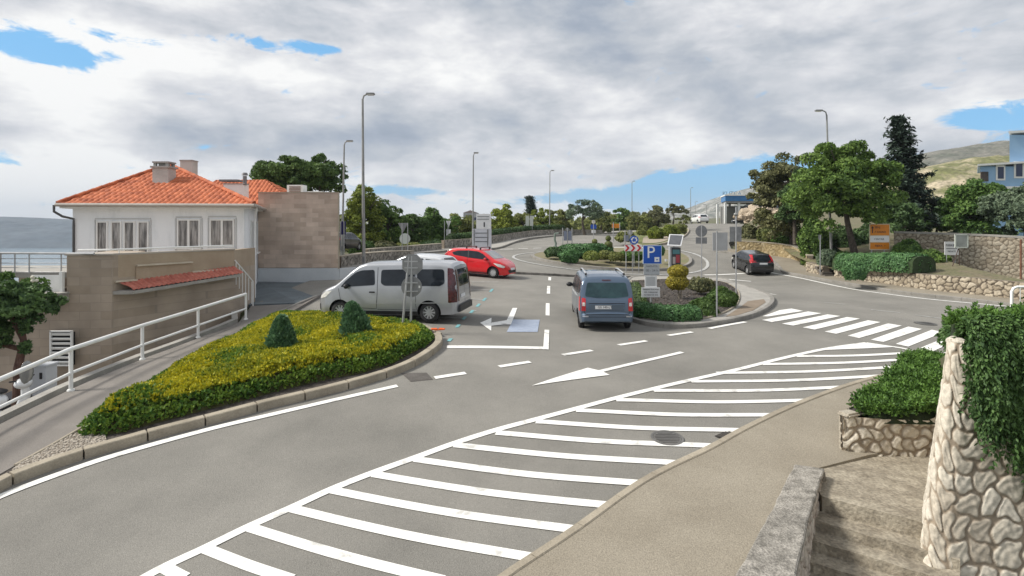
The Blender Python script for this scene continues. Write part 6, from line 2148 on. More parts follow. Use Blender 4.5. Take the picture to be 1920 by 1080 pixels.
for vw in 'LR':
    mpv.decal('window', rnd([(1.0, 1.08), (0.55, 1.52), (0.30, 1.60), (0.12, 1.60), (0.10, 1.10)], .06), vw, mat('side_glass_dull', (0.03, 0.03, 0.032), None, 3, .25, spec=.08))
    mpv.decal('window', rnd([(0.0, 1.10), (0.02, 1.61), (-0.92, 1.62), (-0.94, 1.12)], .06), vw, mat('side_glass_dull', (0.03, 0.03, 0.032), None, 3, .25, spec=.08))
    mpv.decal('window', rnd([(-1.08, 1.14), (-1.06, 1.60), (-1.56, 1.56), (-1.66, 1.20)], .06), vw, mat('side_glass_dull', (0.03, 0.03, 0.032), None, 3, .25, spec=.08))
    mpv.line('door_seam', [(1.05, 1.05), (1.0, .4), (0.05, .36), (0.05, 1.65)], vw, SEAM)
    mpv.line('door_seam', [(-0.98, 1.65), (-1.0, .9), (-0.85, .36), (0.05, .36)], vw, SEAM)
    mpv.decal('headlight', rnd([(1.62, .98), (1.94, .88), (2.0, .72), (1.7, .76)], .04), vw, LAMP_W, .01)
    mpv.decal('tail_light', rnd([(-1.98, .66), (-1.80, .68), (-1.78, 1.10), (-1.93, 1.14)], .03), vw, LAMP_R, .010)
mpv.decal('rear_window', rnd([(-.70, 1.14), (-.3, 1.09), (.3, 1.09), (.70, 1.14), (.62, 1.57), (-.62, 1.57)], .06), 'B', mat('tinted_glass', (0.012, 0.035, 0.045), (0.03, 0.075, 0.085), 2.2, .06, spec=.4, coat=0), .008)
mpv.decal('window_reflection', rnd([(.05, 1.36), (.46, 1.36), (.46, 1.50), (.05, 1.50)], .03), 'B', mat('tinted_glass', (0, 0, 0)), .009)
mpv.decal('brake_light', rnd([(-.14, 1.625), (.14, 1.625), (.14, 1.655), (-.14, 1.655)], .01), 'B', LAMP_D, .02)
for sg in (-1, 1):
    t_ = mpv.decal('tail_light', rnd([(sg * .68, .68), (sg * .82, .68), (sg * .80, 1.10), (sg * .68, 1.08)], .025), 'B', LAMP_R, .012)
    mpv.decal('reversing_lamp', rnd([(sg * .70, .84), (sg * .79, .84), (sg * .78, .95), (sg * .70, .95)], .015), 'B', LAMP_W, .018, parent=t_)
    mpv.decal('reflector', rnd([(sg * .60, .50), (sg * .78, .50), (sg * .78, .54), (sg * .60, .54)], .01), 'B', mat('chrome_pale', (0.45, 0.47, 0.52), None, 5, .3, metal=.5), .012)
    mb = MB(); mb.tube([(-1.52, sg * .62, 1.755), (-1.42, sg * .62, 1.83), (-0.2, sg * .62, 1.85), (0.30, sg * .62, 1.80), (0.40, sg * .62, 1.73)], .022, 8)
    o = mb.build('roof_rail', ALLOY, mpv.root, local=True, smooth=True)
    for fx_, fz_ in ((-1.45, 1.80), (0.25, 1.78)):
        mb = MB(); mb.box((fx_, sg * .62, fz_), (.16, .05, .08)); mb.build('rail_foot', BLACKP, o, local=True, bevel=.01)
mpv.line('tailgate_seam', [(-.80, 1.10), (-.72, .62), (-.66, .58), (.66, .58), (.72, .62), (.80, 1.10)], 'B', SEAM, .016)
mpv.line('tailgate_crease', [(-.58, .92), (.58, .92)], 'B', SEAM, .022)
mpv.line('tailgate_crease', [(-.58, .92), (-.52, .70), (.52, .70), (.58, .92)], 'B', mat('slate_shade', (0.07, 0.10, 0.14), None, 4, .4), .018)
mpv.decal('tailgate_recess', rnd([(-.50, .72), (.50, .72), (.54, .88), (-.54, .88)], .04), 'B', mat('slate_recess', (0.085, 0.12, 0.165), None, 4, .35, metal=.3, coat=.5), .005)
mpv.plate('B', 0.12, .80, txt='GS 140-LT')
mpv.line('bumper_seam', [(-.78, .50), (.78, .50)], 'B', SEAM, .014)
mpv.decal('windscreen', rnd([(-.70, 1.16), (.70, 1.16), (.60, 1.60), (-.60, 1.60)], .08), 'F', AUTOG)
mpv.mirror(0.95, 1.14, BLACKP)
mpv.wheels(8, cover=BLACKP, tw=.2)

# ---------------- black hatchback on the road
BLACKC = paint_mat('black_paint', (0.014, 0.016, 0.020), metal=.3, rough=.22)
p = P(1422, 515)
rz = R(91)
fwd = Vector((math.cos(rz), math.sin(rz), 0))
cp = p + fwd * 1.25; cp.z = hz(cp.x, cp.y)
zf_, zr_ = hz(*(cp + fwd * 1.3)[:2]), hz(*(cp - fwd * 1.3)[:2])
blk = Car('hatchback', 'black hatchback driving away on the road to the right of the roundabout', 'car', cp, rz, HATCH(3.75, 1.42, .79), BLACKC, slope=(0, -math.atan2(zf_ - zr_, 2.6)))
hatch_parts(blk, 3.75, five=True); blk.mirror(.78, .98)
for sg in (-1, 1):
    blk.decal('tail_light', rnd([(sg * .60, 1.00), (sg * .74, .98), (sg * .66, 1.36), (sg * .54, 1.38)], .02), 'B', LAMP_R, .02)
blk.plate('B', -0.05, .86)
blk.wheels(8)

# ---------------- far vehicles
WH2 = paint_mat('white_far_paint', (0.70, 0.71, 0.70), metal=0)
p = P(1311, 420)
c2 = AT(1311, 419.5, 95)
fc = Car('hatchback', 'white car driving away at the top of the road below the fuel station', 'car', (c2.x, c2.y, c2.z + .05), R(95), HATCH(4.1, 1.48), WH2)
hatch_parts(fc, 4.1, five=True); fc.plate('B', 0, .7); fc.wheels(8)
DK = paint_mat('dark_car_paint', (0.02, 0.02, 0.028), metal=.2)
c2 = AT(642, 470, 46)
dk = Car('hatchback', 'dark car glimpsed beside the right edge of the stone annex, below the blue sign', 'car', (c2.x, c2.y, c2.z), R(78), HATCH(4.1, 1.45), DK)
hatch_parts(dk, 4.1, five=True); dk.wheels(8)
c2 = AT(1392, 419.5, 118)
d3 = Car('hatchback', 'dark car standing under the fuel station canopy', 'car', (c2.x, c2.y, c2.z), R(170), HATCH(4.1, 1.45), DK)
hatch_parts(d3, 4.1, five=True); d3.wheels(6)
# scooter under the tree
b = (fx(8, 14.0), 14.0, Z(5.5))
sc = empty('motor_scooter', b, 'white motor scooter parked in the yard under the small tree, cut by the left edge', 'scooter')
WSC = paint_mat('scooter_white', (0.72, 0.74, 0.76), metal=0)
zb0 = Z(4.9)
x = b[0]
mb = MB(); mb.sphere((x - .35, 14, Z(4.15)), 1, 14, 10, (.42, .22, .22)); mb.build('rear_fairing', WSC, sc, smooth=True)
mb = MB(); mb.tube([(x - .15, 14, Z(4.55)), (x + .25, 14, Z(4.65)), (x + .52, 14, Z(4.0)), (x + .48, 14, Z(3.7))], [.16, .14, .10, .07], 10); mb.build('body', WSC, sc, smooth=True)
mb = MB(); mb.sphere((x - .3, 14, Z(3.93)), 1, 12, 8, (.38, .17, .08)); mb.build('seat', BLACKP, sc, smooth=True)
mb = MB(); mb.sphere((x + .5, 13.95, Z(3.72)), 1, 12, 8, (.16, .22, .13)); mb.build('headlamp_cowl', WSC, sc, smooth=True)
mb = MB(); mb.tube([(x + .42, 13.65, Z(3.62)), (x + .5, 14, Z(3.66)), (x + .42, 14.35, Z(3.62))], .02, 8); mb.build('handlebar', BLACKP, sc)
mb = MB(); mb.sphere((x + .62, 13.9, Z(3.45)), 1, 10, 8, (.05, .2, .28)); mb.build('windshield', AUTOG_L, sc, smooth=True)
for dx in (-.55, .68):
    mb = MB(); mb.disc((x + dx, 14, Z(5.2)), (0, 1, 0), .30, .12, 24); w = mb.build('wheel', RUBBER, sc)
    mb = MB(); mb.disc((x + dx, 14, Z(5.2)), (0, 1, 0), .17, .13, 16); sub(mb.build('rim', ALLOY), w)
    mb = MB(); mb.tube([(x + dx, 13.9, Z(5.2)), (x + dx * .8, 13.9, Z(4.4))], .03, 8); mb.build('fork', BLACKP, sc)
# ------------------------------------------------------------------ walls along the roads
def wall_px(name, label, bases, hs, th, res, cell, relief, m, cap=None, seed=1, **k):
    pts = [P(*b) for b in bases]
    return stone_wall(name, label, [(p.x, p.y) for p in pts], [p.z - .1 for p in pts], [p.z + h_ for p, h_ in zip(pts, hs)], th, res, cell, relief, m, cap, 1, seed, **k)
CAPS = mat('wall_cap', (0.36, 0.32, 0.25), (0.44, 0.395, 0.32), 2, .9, fine=.12)
wall_px('stone_wall', 'low grey rubble wall running from the stone annex behind the silver van', [(639, 506), (680, 497.5), (735, 489), (775, 484)], [.75, .72, .62, .5], .35, .07, .3, .03, ST_GREY, CAPS, 31)
wall_px('stone_wall', 'low rubble wall in front of the shrubs left of the tall white board', [(690, 484), (760, 476), (828, 469.5)], [.62, .6, .62], .35, .08, .3, .03, ST_GREY, CAPS, 32)
wall_px('stone_wall', 'long grey rubble wall curving behind the tall white board', [(833, 468.5), (885, 464), (930, 457), (960, 450.5), (1000, 444.5), (1040, 441.5), (1090, 439.5), (1130, 438)], [.92, .9, .9, .85, .85, .8, .75, .6], .4, .10, .34, .035, ST_GREY, None, 33)
wall_px('stone_wall', 'curved yellow stone wall above the black car', [(1378, 475.5), (1400, 477.5), (1430, 480), (1460, 483.5), (1485, 488), (1503, 495), (1514, 506)], [1.0, 1.02, 1.04, 1.06, 1.05, 1.0, .95], .35, .06, .22, .035, ST_YEL, CAPS, 34)
wall_px('stone_wall', 'short rubble wall stub between the curved yellow wall and the small dark steps', [(1512, 512), (1528, 516), (1544, 519.5)], [.74, .72, .70], .4, .04, .24, .05, ST_MID, None, 35)
wall_px('stone_wall', 'long low rubble wall of pale boulders below the clipped hedge on the right', [(1565, 522.5), (1600, 527.5), (1640, 533), (1700, 542), (1760, 550), (1820, 556), (1880, 562.5), (1980, 574)], [.68, .62, .72, .86, .90, .92, .90, .90], .4, .035, .25, .05, ST_MID, None, 36)
# gap steps
c = P(1555, 521)
e = empty('steps', c, 'small dark steps in the gap of the rubble wall, left of the clipped hedge', 'steps')
for k in range(4):
    mb = MB(); mb.box((c.x + .02, c.y + .1 + .3 * k, c.z + .08 + .16 * k), (.66, .32, .18)); mb.build('step', mat('dark_step', (0.10, 0.09, 0.075), (0.15, 0.13, 0.11), 4, .9), e)
# tall wall behind
bw = [AT(1676, 437, 38.5), AT(1780, 440, 36.5), AT(1860, 443.5, 35), AT(1925, 447, 34), AT(2040, 452, 32)]
stone_wall('stone_wall', 'high pale rubble retaining wall behind the white parking sign', [(p.x, p.y) for p in bw], [Z(3.3)] * 5, [p.z for p in bw], .4, .045, .24, .04,
           stone_mat('rubble_high', (0.19, 0.155, 0.115), (0.31, 0.26, 0.195), (0.40, 0.35, 0.27), (0.46, 0.41, 0.33), .2, 12), CONC_L, 1, 37, cap_h=.12)
mb = MB(); p = AT(1914, 447, 33.6); mb.cyl((p.x, p.y, Z(3)), (p.x, p.y, p.z - .05), .05, .05, 8)
setp(mb.build('drainpipe', mat('rusty_pipe', (0.16, 0.07, 0.04), (0.22, 0.11, 0.07), 5, .8)), 'rust brown vertical pipe on the high rubble wall near the right edge', 'pipe')
# raised ground behind the right-hand walls
fl = [(P(1378, 475.5), .9), (P(1430, 480), .95), (P(1485, 488), .95), (P(1514, 506), .85), (P(1544, 519), .6), (P(1600, 527.5), .55), (P(1640, 533), .65), (P(1700, 542), .8), (P(1820, 556), .85), (P(1980, 574), .85)]
rows = []
re_ = [P(*q_) for q_ in ((1372, 471), (1366, 455), (1400, 436), (1396, 421))]
ry_ = [20] + [q_.y for q_ in re_] + [260]; rx_ = [-50] + [q_.x for q_ in re_] + [re_[-1].x + 45]
for dy, dz, spread in ((.25, 0, 0), (2.0, .12, .3), (5.5, .35, 1.0), (14, .9, 4), (30, 1.3, 10), (50, 1.6, 18), (80, 2.2, 30), (120, 3, 50)):
    row = []
    for k_, (p, h_) in enumerate(fl):
        y_ = p.y + dy
        x_ = p.x + spread * .5 + .1
        if dy > 3:
            x_ = max(x_, float(np.interp(y_, ry_, rx_)) + 1.5 + k_ * (1.0 + dy * .04))
        ht = p.z * (1 - min(1, dy / 14)) + (hz(x_, y_)) * min(1, dy / 14)
        row.append((x_, y_, ht + h_ + dz))
    rows.append(row)
mb = MB(); n = len(fl)
mb.add([q for r_ in rows for q in r_], [(j * n + i, j * n + i + 1, (j + 1) * n + i + 1, (j + 1) * n + i) for j in range(len(rows) - 1) for i in range(n - 1)])
setp(mb.build('bank', mat('dry_bank', (0.17, 0.14, 0.09), (0.12, 0.125, 0.055), 1.1, .95, .5, 8, fine=.3), smooth=True), kind='structure')

# ------------------------------------------------------------------ street lamps
LPOST = mat('lamp_post', (0.24, 0.245, 0.24), (0.33, 0.335, 0.32), 2, .5, metal=.3)
def street_lamp(px, D, top, arm, label, lean=0.0, r=.085, al=None):
    x = fx(px, D); zt = fz(top, D); z0 = hz(x, D) - .1
    e = empty('street_lamp', (x, D, z0), label, 'street lamp', 'grey street lamps along the road')
    L = abs(arm) / F * D; s = 1 if arm > 0 else -1
    xt = x + lean
    mb = MB(); mb.tube([(x, D, z0), (x, D, z0 + 1.2), (x + lean * .5, D, (z0 + zt) / 2), (xt, D, zt - .25)], [r, r, r * .8, r * .6], 10); mb.build('pole', LPOST, e, smooth=True)
    mb = MB(); mb.tube([(xt, D, zt - .3), (xt + s * .06, D, zt - .08), (xt + s * .2, D, zt), (xt + s * L * .5, D, zt + .04)], r * .5, 8); mb.build('arm', LPOST, e, smooth=True)
    mb = MB(); mb.box((xt + s * L * .75, D, zt + .03), (max(.45, L * .6), .26, .09)); h_ = mb.build('lamp_head', LPOST, e, bevel=.02)
    h_['_abs'] = e['_abs']
    mb = MB(); mb.box((xt + s * L * .75, D, zt - .03), (max(.35, L * .45), .2, .03)); sub(mb.build('lens', LAMP_W), h_)
    mb = MB(); mb.cyl((x, D, z0), (x, D, z0 + .12), .2, .2, 12); mb.build('base_plate', LPOST, e)
    mb = MB(); mb.box((x, D - r, z0 + .9), (.12, .02, .35)); mb.build('access_door', STEEL_D, e)
street_lamp(682, 32, 177, 20, 'tallest and nearest street lamp, rising behind the roof of the silver van', -.06, .095)
street_lamp(641.5, 42, 265, 14, 'street lamp at the right edge of the stone annex', .15)
street_lamp(886.5, 54, 287, 7, 'street lamp in front of the tall white board', .05)
street_lamp(1030.5, 84, 320, 7, 'street lamp rising beyond the wall, just left of the round olive tree', .05)
street_lamp(1185, 117, 340, 5, 'small distant street lamp above the chevron sign', .0)
street_lamp(1295, 140, 352, 4, 'very small distant street lamp left of the fuel station')
street_lamp(1559, 39, 208, -20, 'street lamp standing behind the big round tree on the right', -.32)
street_lamp(1303.5, 165, 378, 4, 'tiny lamp post just right of the white far car')
street_lamp(1325, 150, 384, -6, 'tiny double lamp post in front of the distant hill')

# ------------------------------------------------------------------ signs
def post(e, a, b, r=.03, m=STEEL, name='post'):
    mb = MB(); mb.cyl(a, b, r, r, 10); return mb.build(name, m, e, smooth=True)
def panel(e, cx, cy, cz, w, hgt, m, name='panel', t=.03, rz=0.0, r=0.0, back=None):
    mb = MB(); mb.box((cx, cy, cz), (w, t, hgt), rz); o = mb.build(name, m, e); o['_abs'] = e['_abs']; return o
def ngon(cx, cy, cz, r, n, a0=0.0, sx=1.0):
    return [(cx + sx * r * math.cos(a0 + 2 * math.pi * i / n), cy, cz + r * math.sin(a0 + 2 * math.pi * i / n)) for i in range(n)]
# octagon and disc seen from behind, in the left bed
D = 17.6
b0, b1 = Vector((fx(753, D), D, 0)), Vector((fx(770, D), D, 0))
e = empty('road_sign', (fx(762, D), D, hz(fx(762, D), D)), 'octagonal and round sign backs on two posts in front of the silver van', 'road sign')
post(e, (fx(753, D), D, hz(b0.x, D) - .1), AT(766.5, 481, D), .035, STEEL)
post(e, (fx(770, D), D, hz(b1.x, D) - .1), AT(772, 480, D), .035, STEEL)
mb = MB(); c = AT(773, 496, D - .05); mb.prism(ngon(c.x, c.y + .02, c.z, .33, 8, math.pi / 8), (0, .03, 0)); o = mb.build('octagon_plate', SIGN_B, e)
mb = MB(); c = AT(771, 538, D); mb.prism(ngon(c.x, c.y + .05, c.z, .31, 32), (0, .03, 0)); o = mb.build('round_plate', SIGN_B, e)
for py in (490, 502, 530, 546):
    mb = MB(); c = AT(771, py, D); mb.box((c.x, c.y - .02, c.z), (.40, .03, .035)); mb.build('bracket', STEEL, e)
mb = MB()
c = AT(786, 538, D); mb.box((c.x, c.y + .035, c.z), (.05, .01, .07)); mb.build('sticker', WHITE_P, e)

BLUE_S = mat('sign_blue', (0.005, 0.075, 0.42), (0.008, 0.09, 0.47), 3, .35, coat=.3)
RED_S = mat('sign_red', (0.50, 0.012, 0.02), (0.56, 0.02, 0.03), 3, .4)
ORANGE = mat('sign_orange', (0.62, 0.20, 0.008), (0.70, 0.24, 0.012), 3, .45)
WSIGN = mat('sign_white', (0.72, 0.73, 0.74), (0.80, 0.80, 0.80), 3, .45)
INK = mat('sign_ink', (0.02, 0.02, 0.03), None, 3, .6)
INKG = mat('sign_grey_ink', (0.16, 0.17, 0.18), None, 3, .6)

# parking sign stack
b = P(1221, 581); D = b.y
e = empty('parking_sign', b, 'blue square P sign with white plates below on one post in the mulch island', 'parking sign')
post(e, (b.x, D + .05, b.z - .1), (b.x, D + .05, fz(463, D)), .035, STEEL)
def pl(px0, px1, py0, py1, m, name, dy=0.0, t=.03):
    return panel(e, fx((px0 + px1) / 2, D), D + dy, fz((py0 + py1) / 2, D), (px1 - px0) / F * D, (py1 - py0) / F * D, m, name, t)
p0 = pl(1205.5, 1240.5, 460, 495, mat('sign_pale_edge', (0.55, 0.65, 0.80), None, 3, .5), 'blue_panel')
q = pl(1206.5, 1239.5, 461, 494, BLUE_S, 'blue_face', -.012, .015)
put_text('letter_p', 'P', .66, (fx(1220, D), D - .022, fz(474, D)), (0, -1, 0), WSIGN, e)
me = pl(1227, 1236, 482, 491, WSIGN, 'square_symbol', -.020, .006); pl(1230.5, 1232.8, 485.5, 487.8, BLUE_S, 'symbol_dot', -.025, .006)
p1 = pl(1207, 1236.5, 495.5, 515, mat('plate_grey', (0.42, 0.44, 0.46), (0.48, 0.5, 0.52), 4, .5), 'upper_plate')
put_text('lettering', 'NAPLATA', .10, (fx(1222, D), D - .02, fz(499, D)), (0, -1, 0), INKG, e)
put_text('lettering', '00 - 24 h', .13, (fx(1222, D), D - .02, fz(507, D)), (0, -1, 0), INKG, e)
pl(1209, 1231.5, 516.5, 539, WSIGN, 'blank_plate', .0)
pl(1211.5, 1228.5, 519, 536, mat('plate_faded', (0.50, 0.51, 0.52), None, 4, .5), 'faded_field', -.012, .01)
pl(1202.5, 1237, 538.5, 557, WSIGN, 'lower_plate', -.03)
for i, s_ in enumerate(('PARKING PLACANJE', 'SMS  PARKIRANJE', 'PAYMENT BY SMS')):
    put_text('lettering', s_, .068, (fx(1220, D), D - .05, fz(542.5 + 5.2 * i, D)), (0, -1, 0), INK, e)

# parking meter with solar panel
b = P(1264, 532); D = b.y
e = empty('parking_meter', b, 'grey parking meter with tilted solar panel and coloured advert face behind the clipped yellow bush', 'parking meter')
mb = MB(); mb.box((b.x, D + .1, (b.z - .1 + fz(463, D)) / 2), (.52, .34, fz(463, D) - b.z + .1)); mb.build('cabinet', mat('meter_grey', (0.40, 0.41, 0.42), None, 3, .5, metal=.2), e, bevel=.02)
panel(e, fx(1267, D), D - .085, fz(484, D), 17 / F * D, 40 / F * D, mat('meter_dark', (0.035, 0.04, 0.045), None, 3, .3), 'screen_face', .02)
panel(e, fx(1267, D), D - .10, fz(472, D), 13 / F * D, 8 / F * D, mat('advert_teal', (0.08, 0.22, 0.24), None, 3, .5), 'advert', .01)
panel(e, fx(1270, D), D - .10, fz(485, D), 7 / F * D, 15 / F * D, mat('advert_red', (0.36, 0.05, 0.06), None, 3, .5), 'advert', .01)
panel(e, fx(1263, D), D - .10, fz(488, D), 5 / F * D, 13 / F * D, mat('advert_pale', (0.42, 0.38, 0.36), None, 3, .5), 'advert', .01)
mb = MB(); a0, a1, a2, a3 = AT(1251, 460, D - .2), AT(1277, 461, D - .2), AT(1282, 440, D + .45), AT(1255, 439, D + .45)
mb.prism([a0, a1, a2, a3], (0, .02, -.05)); o = mb.build('solar_frame', WSIGN, e)
mb = MB(); c = (a0 + a1 + a2 + a3) / 4; nn = (a1 - a0).cross(a3 - a0).normalized()
if nn.y > 0: nn = -nn
mb.add([c + (q - c) * .84 + nn * .012 for q in (a0, a1, a2, a3)], [(0, 1, 2, 3)]); mb.build('solar_cell', mat('solar', (0.10, 0.105, 0.115), (0.14, 0.145, 0.155), 3, .25), e)
post(e, (b.x, D + .1, fz(466, D)), (fx(1265, D), D + .1, fz(455, D)), .04, BLACKP)
pB = P(1248, 528)
panel(e, fx(1249, D), D, fz(488, D), .12, .12, WSIGN, 'white_box', .1)

# chevron board
D = 38.6
e = empty('chevron_sign', (fx(1187, D), D, hz(fx(1187, D), D) + .15), 'white board with three red chevrons pointing right on the roundabout island', 'chevron sign')
x0_, x1_ = fx(1171, D), fx(1204, D); zt, zb_ = fz(459, D), fz(471, D)
panel(e, (x0_ + x1_) / 2, D, (zt + zb_) / 2, x1_ - x0_, zt - zb_, WSIGN, 'board')
hh = (zt - zb_) / 2 - .01; zc = (zt + zb_) / 2
for k in range(3):
    cx = x0_ + (k + .42) * (x1_ - x0_) / 3
    w_ = .17
    mb = MB(); mb.prism([(cx - w_ * .9, D - .02, zc + hh), (cx, D - .02, zc + hh), (cx + w_, D - .02, zc), (cx, D - .02, zc - hh), (cx - w_ * .9, D - .02, zc - hh), (cx + w_ * .1, D - .02, zc)], (0, -.006, 0))
    mb.build('chevron', RED_S, e)
for px in (1174, 1186, 1198):
    post(e, (fx(px, D), D + .04, hz(fx(px, D), D)), (fx(px, D), D + .04, zt - .05), .03, STEEL)
# round blue roundabout sign
D = 40.0
e = empty('road_sign', (fx(1189, D), D, hz(fx(1189, D), D) + .15), 'round blue roundabout sign with white arrows above the chevron board', 'road sign')
c = AT(1189, 450, D)
mb = MB(); mb.disc(c, (0, 1, 0), .30, .03, 32); mb.build('disc', BLUE_S, e)
for k in range(3):
    a0 = R(90 + 120 * k)
    mb = MB()
    pts_o = [(c.x + .21 * math.cos(a0 + R(t)), D - .02, c.z + .21 * math.sin(a0 + R(t))) for t in range(0, 76, 15)]
    pts_i = [(c.x + .13 * math.cos(a0 + R(t)), D - .02, c.z + .13 * math.sin(a0 + R(t))) for t in range(0, 76, 15)]
    mb.prism(pts_o + pts_i[::-1], (0, -.005, 0))
    h0 = a0 + R(108)
    mb.prism([(c.x + .26 * math.cos(a0 + R(74)), D - .02, c.z + .26 * math.sin(a0 + R(74))), (c.x + .17 * math.cos(h0), D - .02, c.z + .17 * math.sin(h0)), (c.x + .08 * math.cos(a0 + R(74)), D - .02, c.z + .08 * math.sin(a0 + R(74)))], (0, -.005, 0))
    mb.build('arrow', WSIGN, e)
post(e, (c.x, D + .04, hz(c.x, D)), (c.x, D + .04, c.z + .2), .03)
def back_sign(name, label, px, D, shape, base_py, extra=None, m=SIGN_B, posts=None, r=.03, cat='road sign'):
    """signs seen from behind: shape = list of ('disc', py, rpx) / ('rect', x0, x1, y0, y1)"""
    x = fx(px, D); z0 = hz(x, D)
    e = empty(name, (x, D, z0), label, cat)
    tops = []
    for s_ in shape:
        if s_[0] == 'disc':
            mb = MB(); mb.disc((x, D + .05, fz(s_[1], D)), (0, 1, 0), s_[2] / F * D, .025, 28); mb.build('round_plate', s_[3] if len(s_) > 3 else m, e); tops.append(s_[1] - s_[2])
        elif s_[0] == 'rect':
            panel(e, fx((s_[1] + s_[2]) / 2, D), D + .05, fz((s_[3] + s_[4]) / 2, D), (s_[2] - s_[1]) / F * D, (s_[4] - s_[3]) / F * D, s_[5] if len(s_) > 5 else m, 'plate', .025); tops.append(s_[3])
        elif s_[0] == 'tri':
            mb = MB(); cx, cy_, w_, h_ = s_[1:5]
            mb.prism([AT(cx - w_, cy_ - h_, D), AT(cx + w_, cy_ - h_, D), AT(cx, cy_ + h_, D)], (0, .03, 0)); mb.build('triangle_plate', s_[5] if len(s_) > 5 else m, e); tops.append(cy_ - h_)
    for ppx in (posts or [px]):
        post(e, (fx(ppx, D), D, z0 - .1), (fx(ppx, D), D, fz(min(tops) if extra is None else extra, D)), r)
    return e
back_sign('road_sign', 'round sign back over a small rectangular plate, right of the parking meter', 1315.5, P(1315, 529).y, [('disc', 433.5, 11), ('rect', 1305, 1326, 445, 457)], 527, 422)
b = P(1343, 600)
back_sign('road_sign', 'pale rectangular sign back on the nearest slim post of the mulch island', 1344, b.y, [('rect', 1337, 1365, 436, 470, mat('pale_back', (0.36, 0.365, 0.37), (0.42, 0.425, 0.43), 3, .5, metal=.2))], 600, 433, r=.028)
D = P(1378, 560).y
e = back_sign('road_sign', 'tall slim post with blue grey rectangular sign back at the right of the mulch island', 1380, D, [('rect', 1369, 1391, 425, 453)], 560, 388, r=.03)
mb = MB(); mb.sphere(AT(1380, 402, D), .10, 12, 8, (1.1, .8, .8)); mb.build('lamp_housing', LPOST, e, smooth=True)
back_sign('road_sign', 'triangular sign back over a round sign back on two posts, above the silver van roof', 759, 46, [('tri', 755.5, 427, 9.5, 9), ('disc', 447.5, 10, mat('pale_green_white', (0.55, 0.60, 0.55), None, 3, .5))], 478, None, posts=[754, 764.5])
e = bpy.data.objects
back_sign('road_sign', 'small white triangular sign over a narrow plate among the shrubs left of the tall board', 840.5, 64, [('tri', 841, 420, 5, 6, WSIGN), ('rect', 837, 845, 430, 444, WSIGN)], 450, None, posts=[833.5, 840], r=.04)
# tall white information board
D = 50.0
e = empty('information_board', (fx(903, D), D, hz(fx(903, D), D)), 'tall white information board in two stacked panels with grey lines beside the roundabout', 'information board')
panel(e, fx(903.5, D), D, fz(449, D), 36 / F * D, 40 / F * D, mat('board_lilac', (0.60, 0.61, 0.66), (0.66, 0.67, 0.72), 2, .5), 'lower_panel', .06)
panel(e, fx(907, D), D - .02, fz(415, D), 28 / F * D, 28 / F * D, WSIGN, 'upper_panel', .06)
for py, w_ in ((437, 24), (445, 24), (453, 24)):
    panel(e, fx(903, D), D - .045, fz(py, D), w_ / F * D, .07, INKG, 'line', .02)
for py in (406, 411):
    panel(e, fx(906, D), D - .06, fz(py, D), 22 / F * D, .05, INKG, 'line', .02)
panel(e, fx(908, D), D - .06, fz(421, D), 2.2 / F * D, 9 / F * D, INK, 'symbol', .02)
for px in (889, 914.5):
    post(e, (fx(px, D), D + .06, hz(fx(px, D), D) - .1), (fx(px, D), D - .1, fz(430, D)), .05, STEEL_D)
# board on the far wall
D = 78
e = empty('notice_board', (fx(993, D), D, hz(fx(993, D), D)), 'small pale two-column notice board above the far wall', 'sign')
for px in (988.8, 996.5):
    panel(e, fx(px, D), D, fz(414, D), 6.4 / F * D, 19 / F * D, mat('notice_pale', (0.52, 0.55, 0.50), None, 3, .6), 'panel', .05)
for px in (988, 998):
    post(e, (fx(px, D), D + .05, hz(fx(px, D), D)), (fx(px, D), D + .05, fz(405, D)), .04)
mb = MB(); mb.tube([AT(985, 420, D + .1), AT(976, 437, D + .1)], .04, 6); mb.build('brace', STEEL, e)
# blue sign with round top, far
D = 70
e = back_sign('road_sign', 'small cream disc over a blue sign and white plate, left of the small orange sign', 1113, D, [('disc', 416, 3.6, mat('cream', (0.68, 0.66, 0.55), None, 3, .5)), ('rect', 1107.5, 1118.5, 421, 429, BLUE_S), ('rect', 1109, 1117, 431, 437, WSIGN)], 445, None, r=.04)
# orange direction sign, far
D = 62
e = back_sign('direction_sign', 'small orange direction sign on two pale posts beyond the roundabout', 1156, D, [('rect', 1147.5, 1163, 419.5, 427.5, ORANGE)], 452, 417, posts=[1150, 1162], r=.05, cat='direction sign')
# cluster of sign backs left of the island
D = 49
back_sign('road_sign', 'tall blue grey sign back on three posts at the left of the roundabout island', 1064, D, [('rect', 1057, 1073, 433, 451, mat('blue_grey_back', (0.22, 0.25, 0.36), (0.27, 0.30, 0.40), 3, .5)), ('disc', 431, 4)], 462, None, posts=[1055, 1064, 1072.5], r=.04)
back_sign('road_sign', 'pale sign backs on a post just left of the blue roundabout sign', 1181.5, 50, [('disc', 436, 5, mat('pale_back', (0, 0, 0))), ('rect', 1170, 1179, 441, 452, mat('blue_grey_back', (0, 0, 0)))], 462, None, posts=[1172, 1181.5], r=.04)
# slim green-grey bollard post on the island
b = P(1041.5, 480)
e = empty('bollard', b, 'slim green grey post with short cranked top at the front of the roundabout island', 'post')
mb = MB(); mb.tube([(b.x, b.y, b.z), (b.x, b.y, b.z + .75)], .15, 10); mb.build('sleeve', mat('green_grey', (0.16, 0.20, 0.17), (0.2, 0.24, 0.21), 3, .6), e, smooth=True)
zt = fz(438, b.y)
mb = MB(); mb.tube([(b.x, b.y, b.z + .7), (b.x + .03, b.y, b.z + 1.0), (b.x - .06, b.y, b.z + 1.25), (b.x - .04, b.y, zt), (b.x + .24, b.y, zt + .02)], .085, 8); mb.build('upper_post', mat('green_grey', (0, 0, 0)), e, smooth=True)
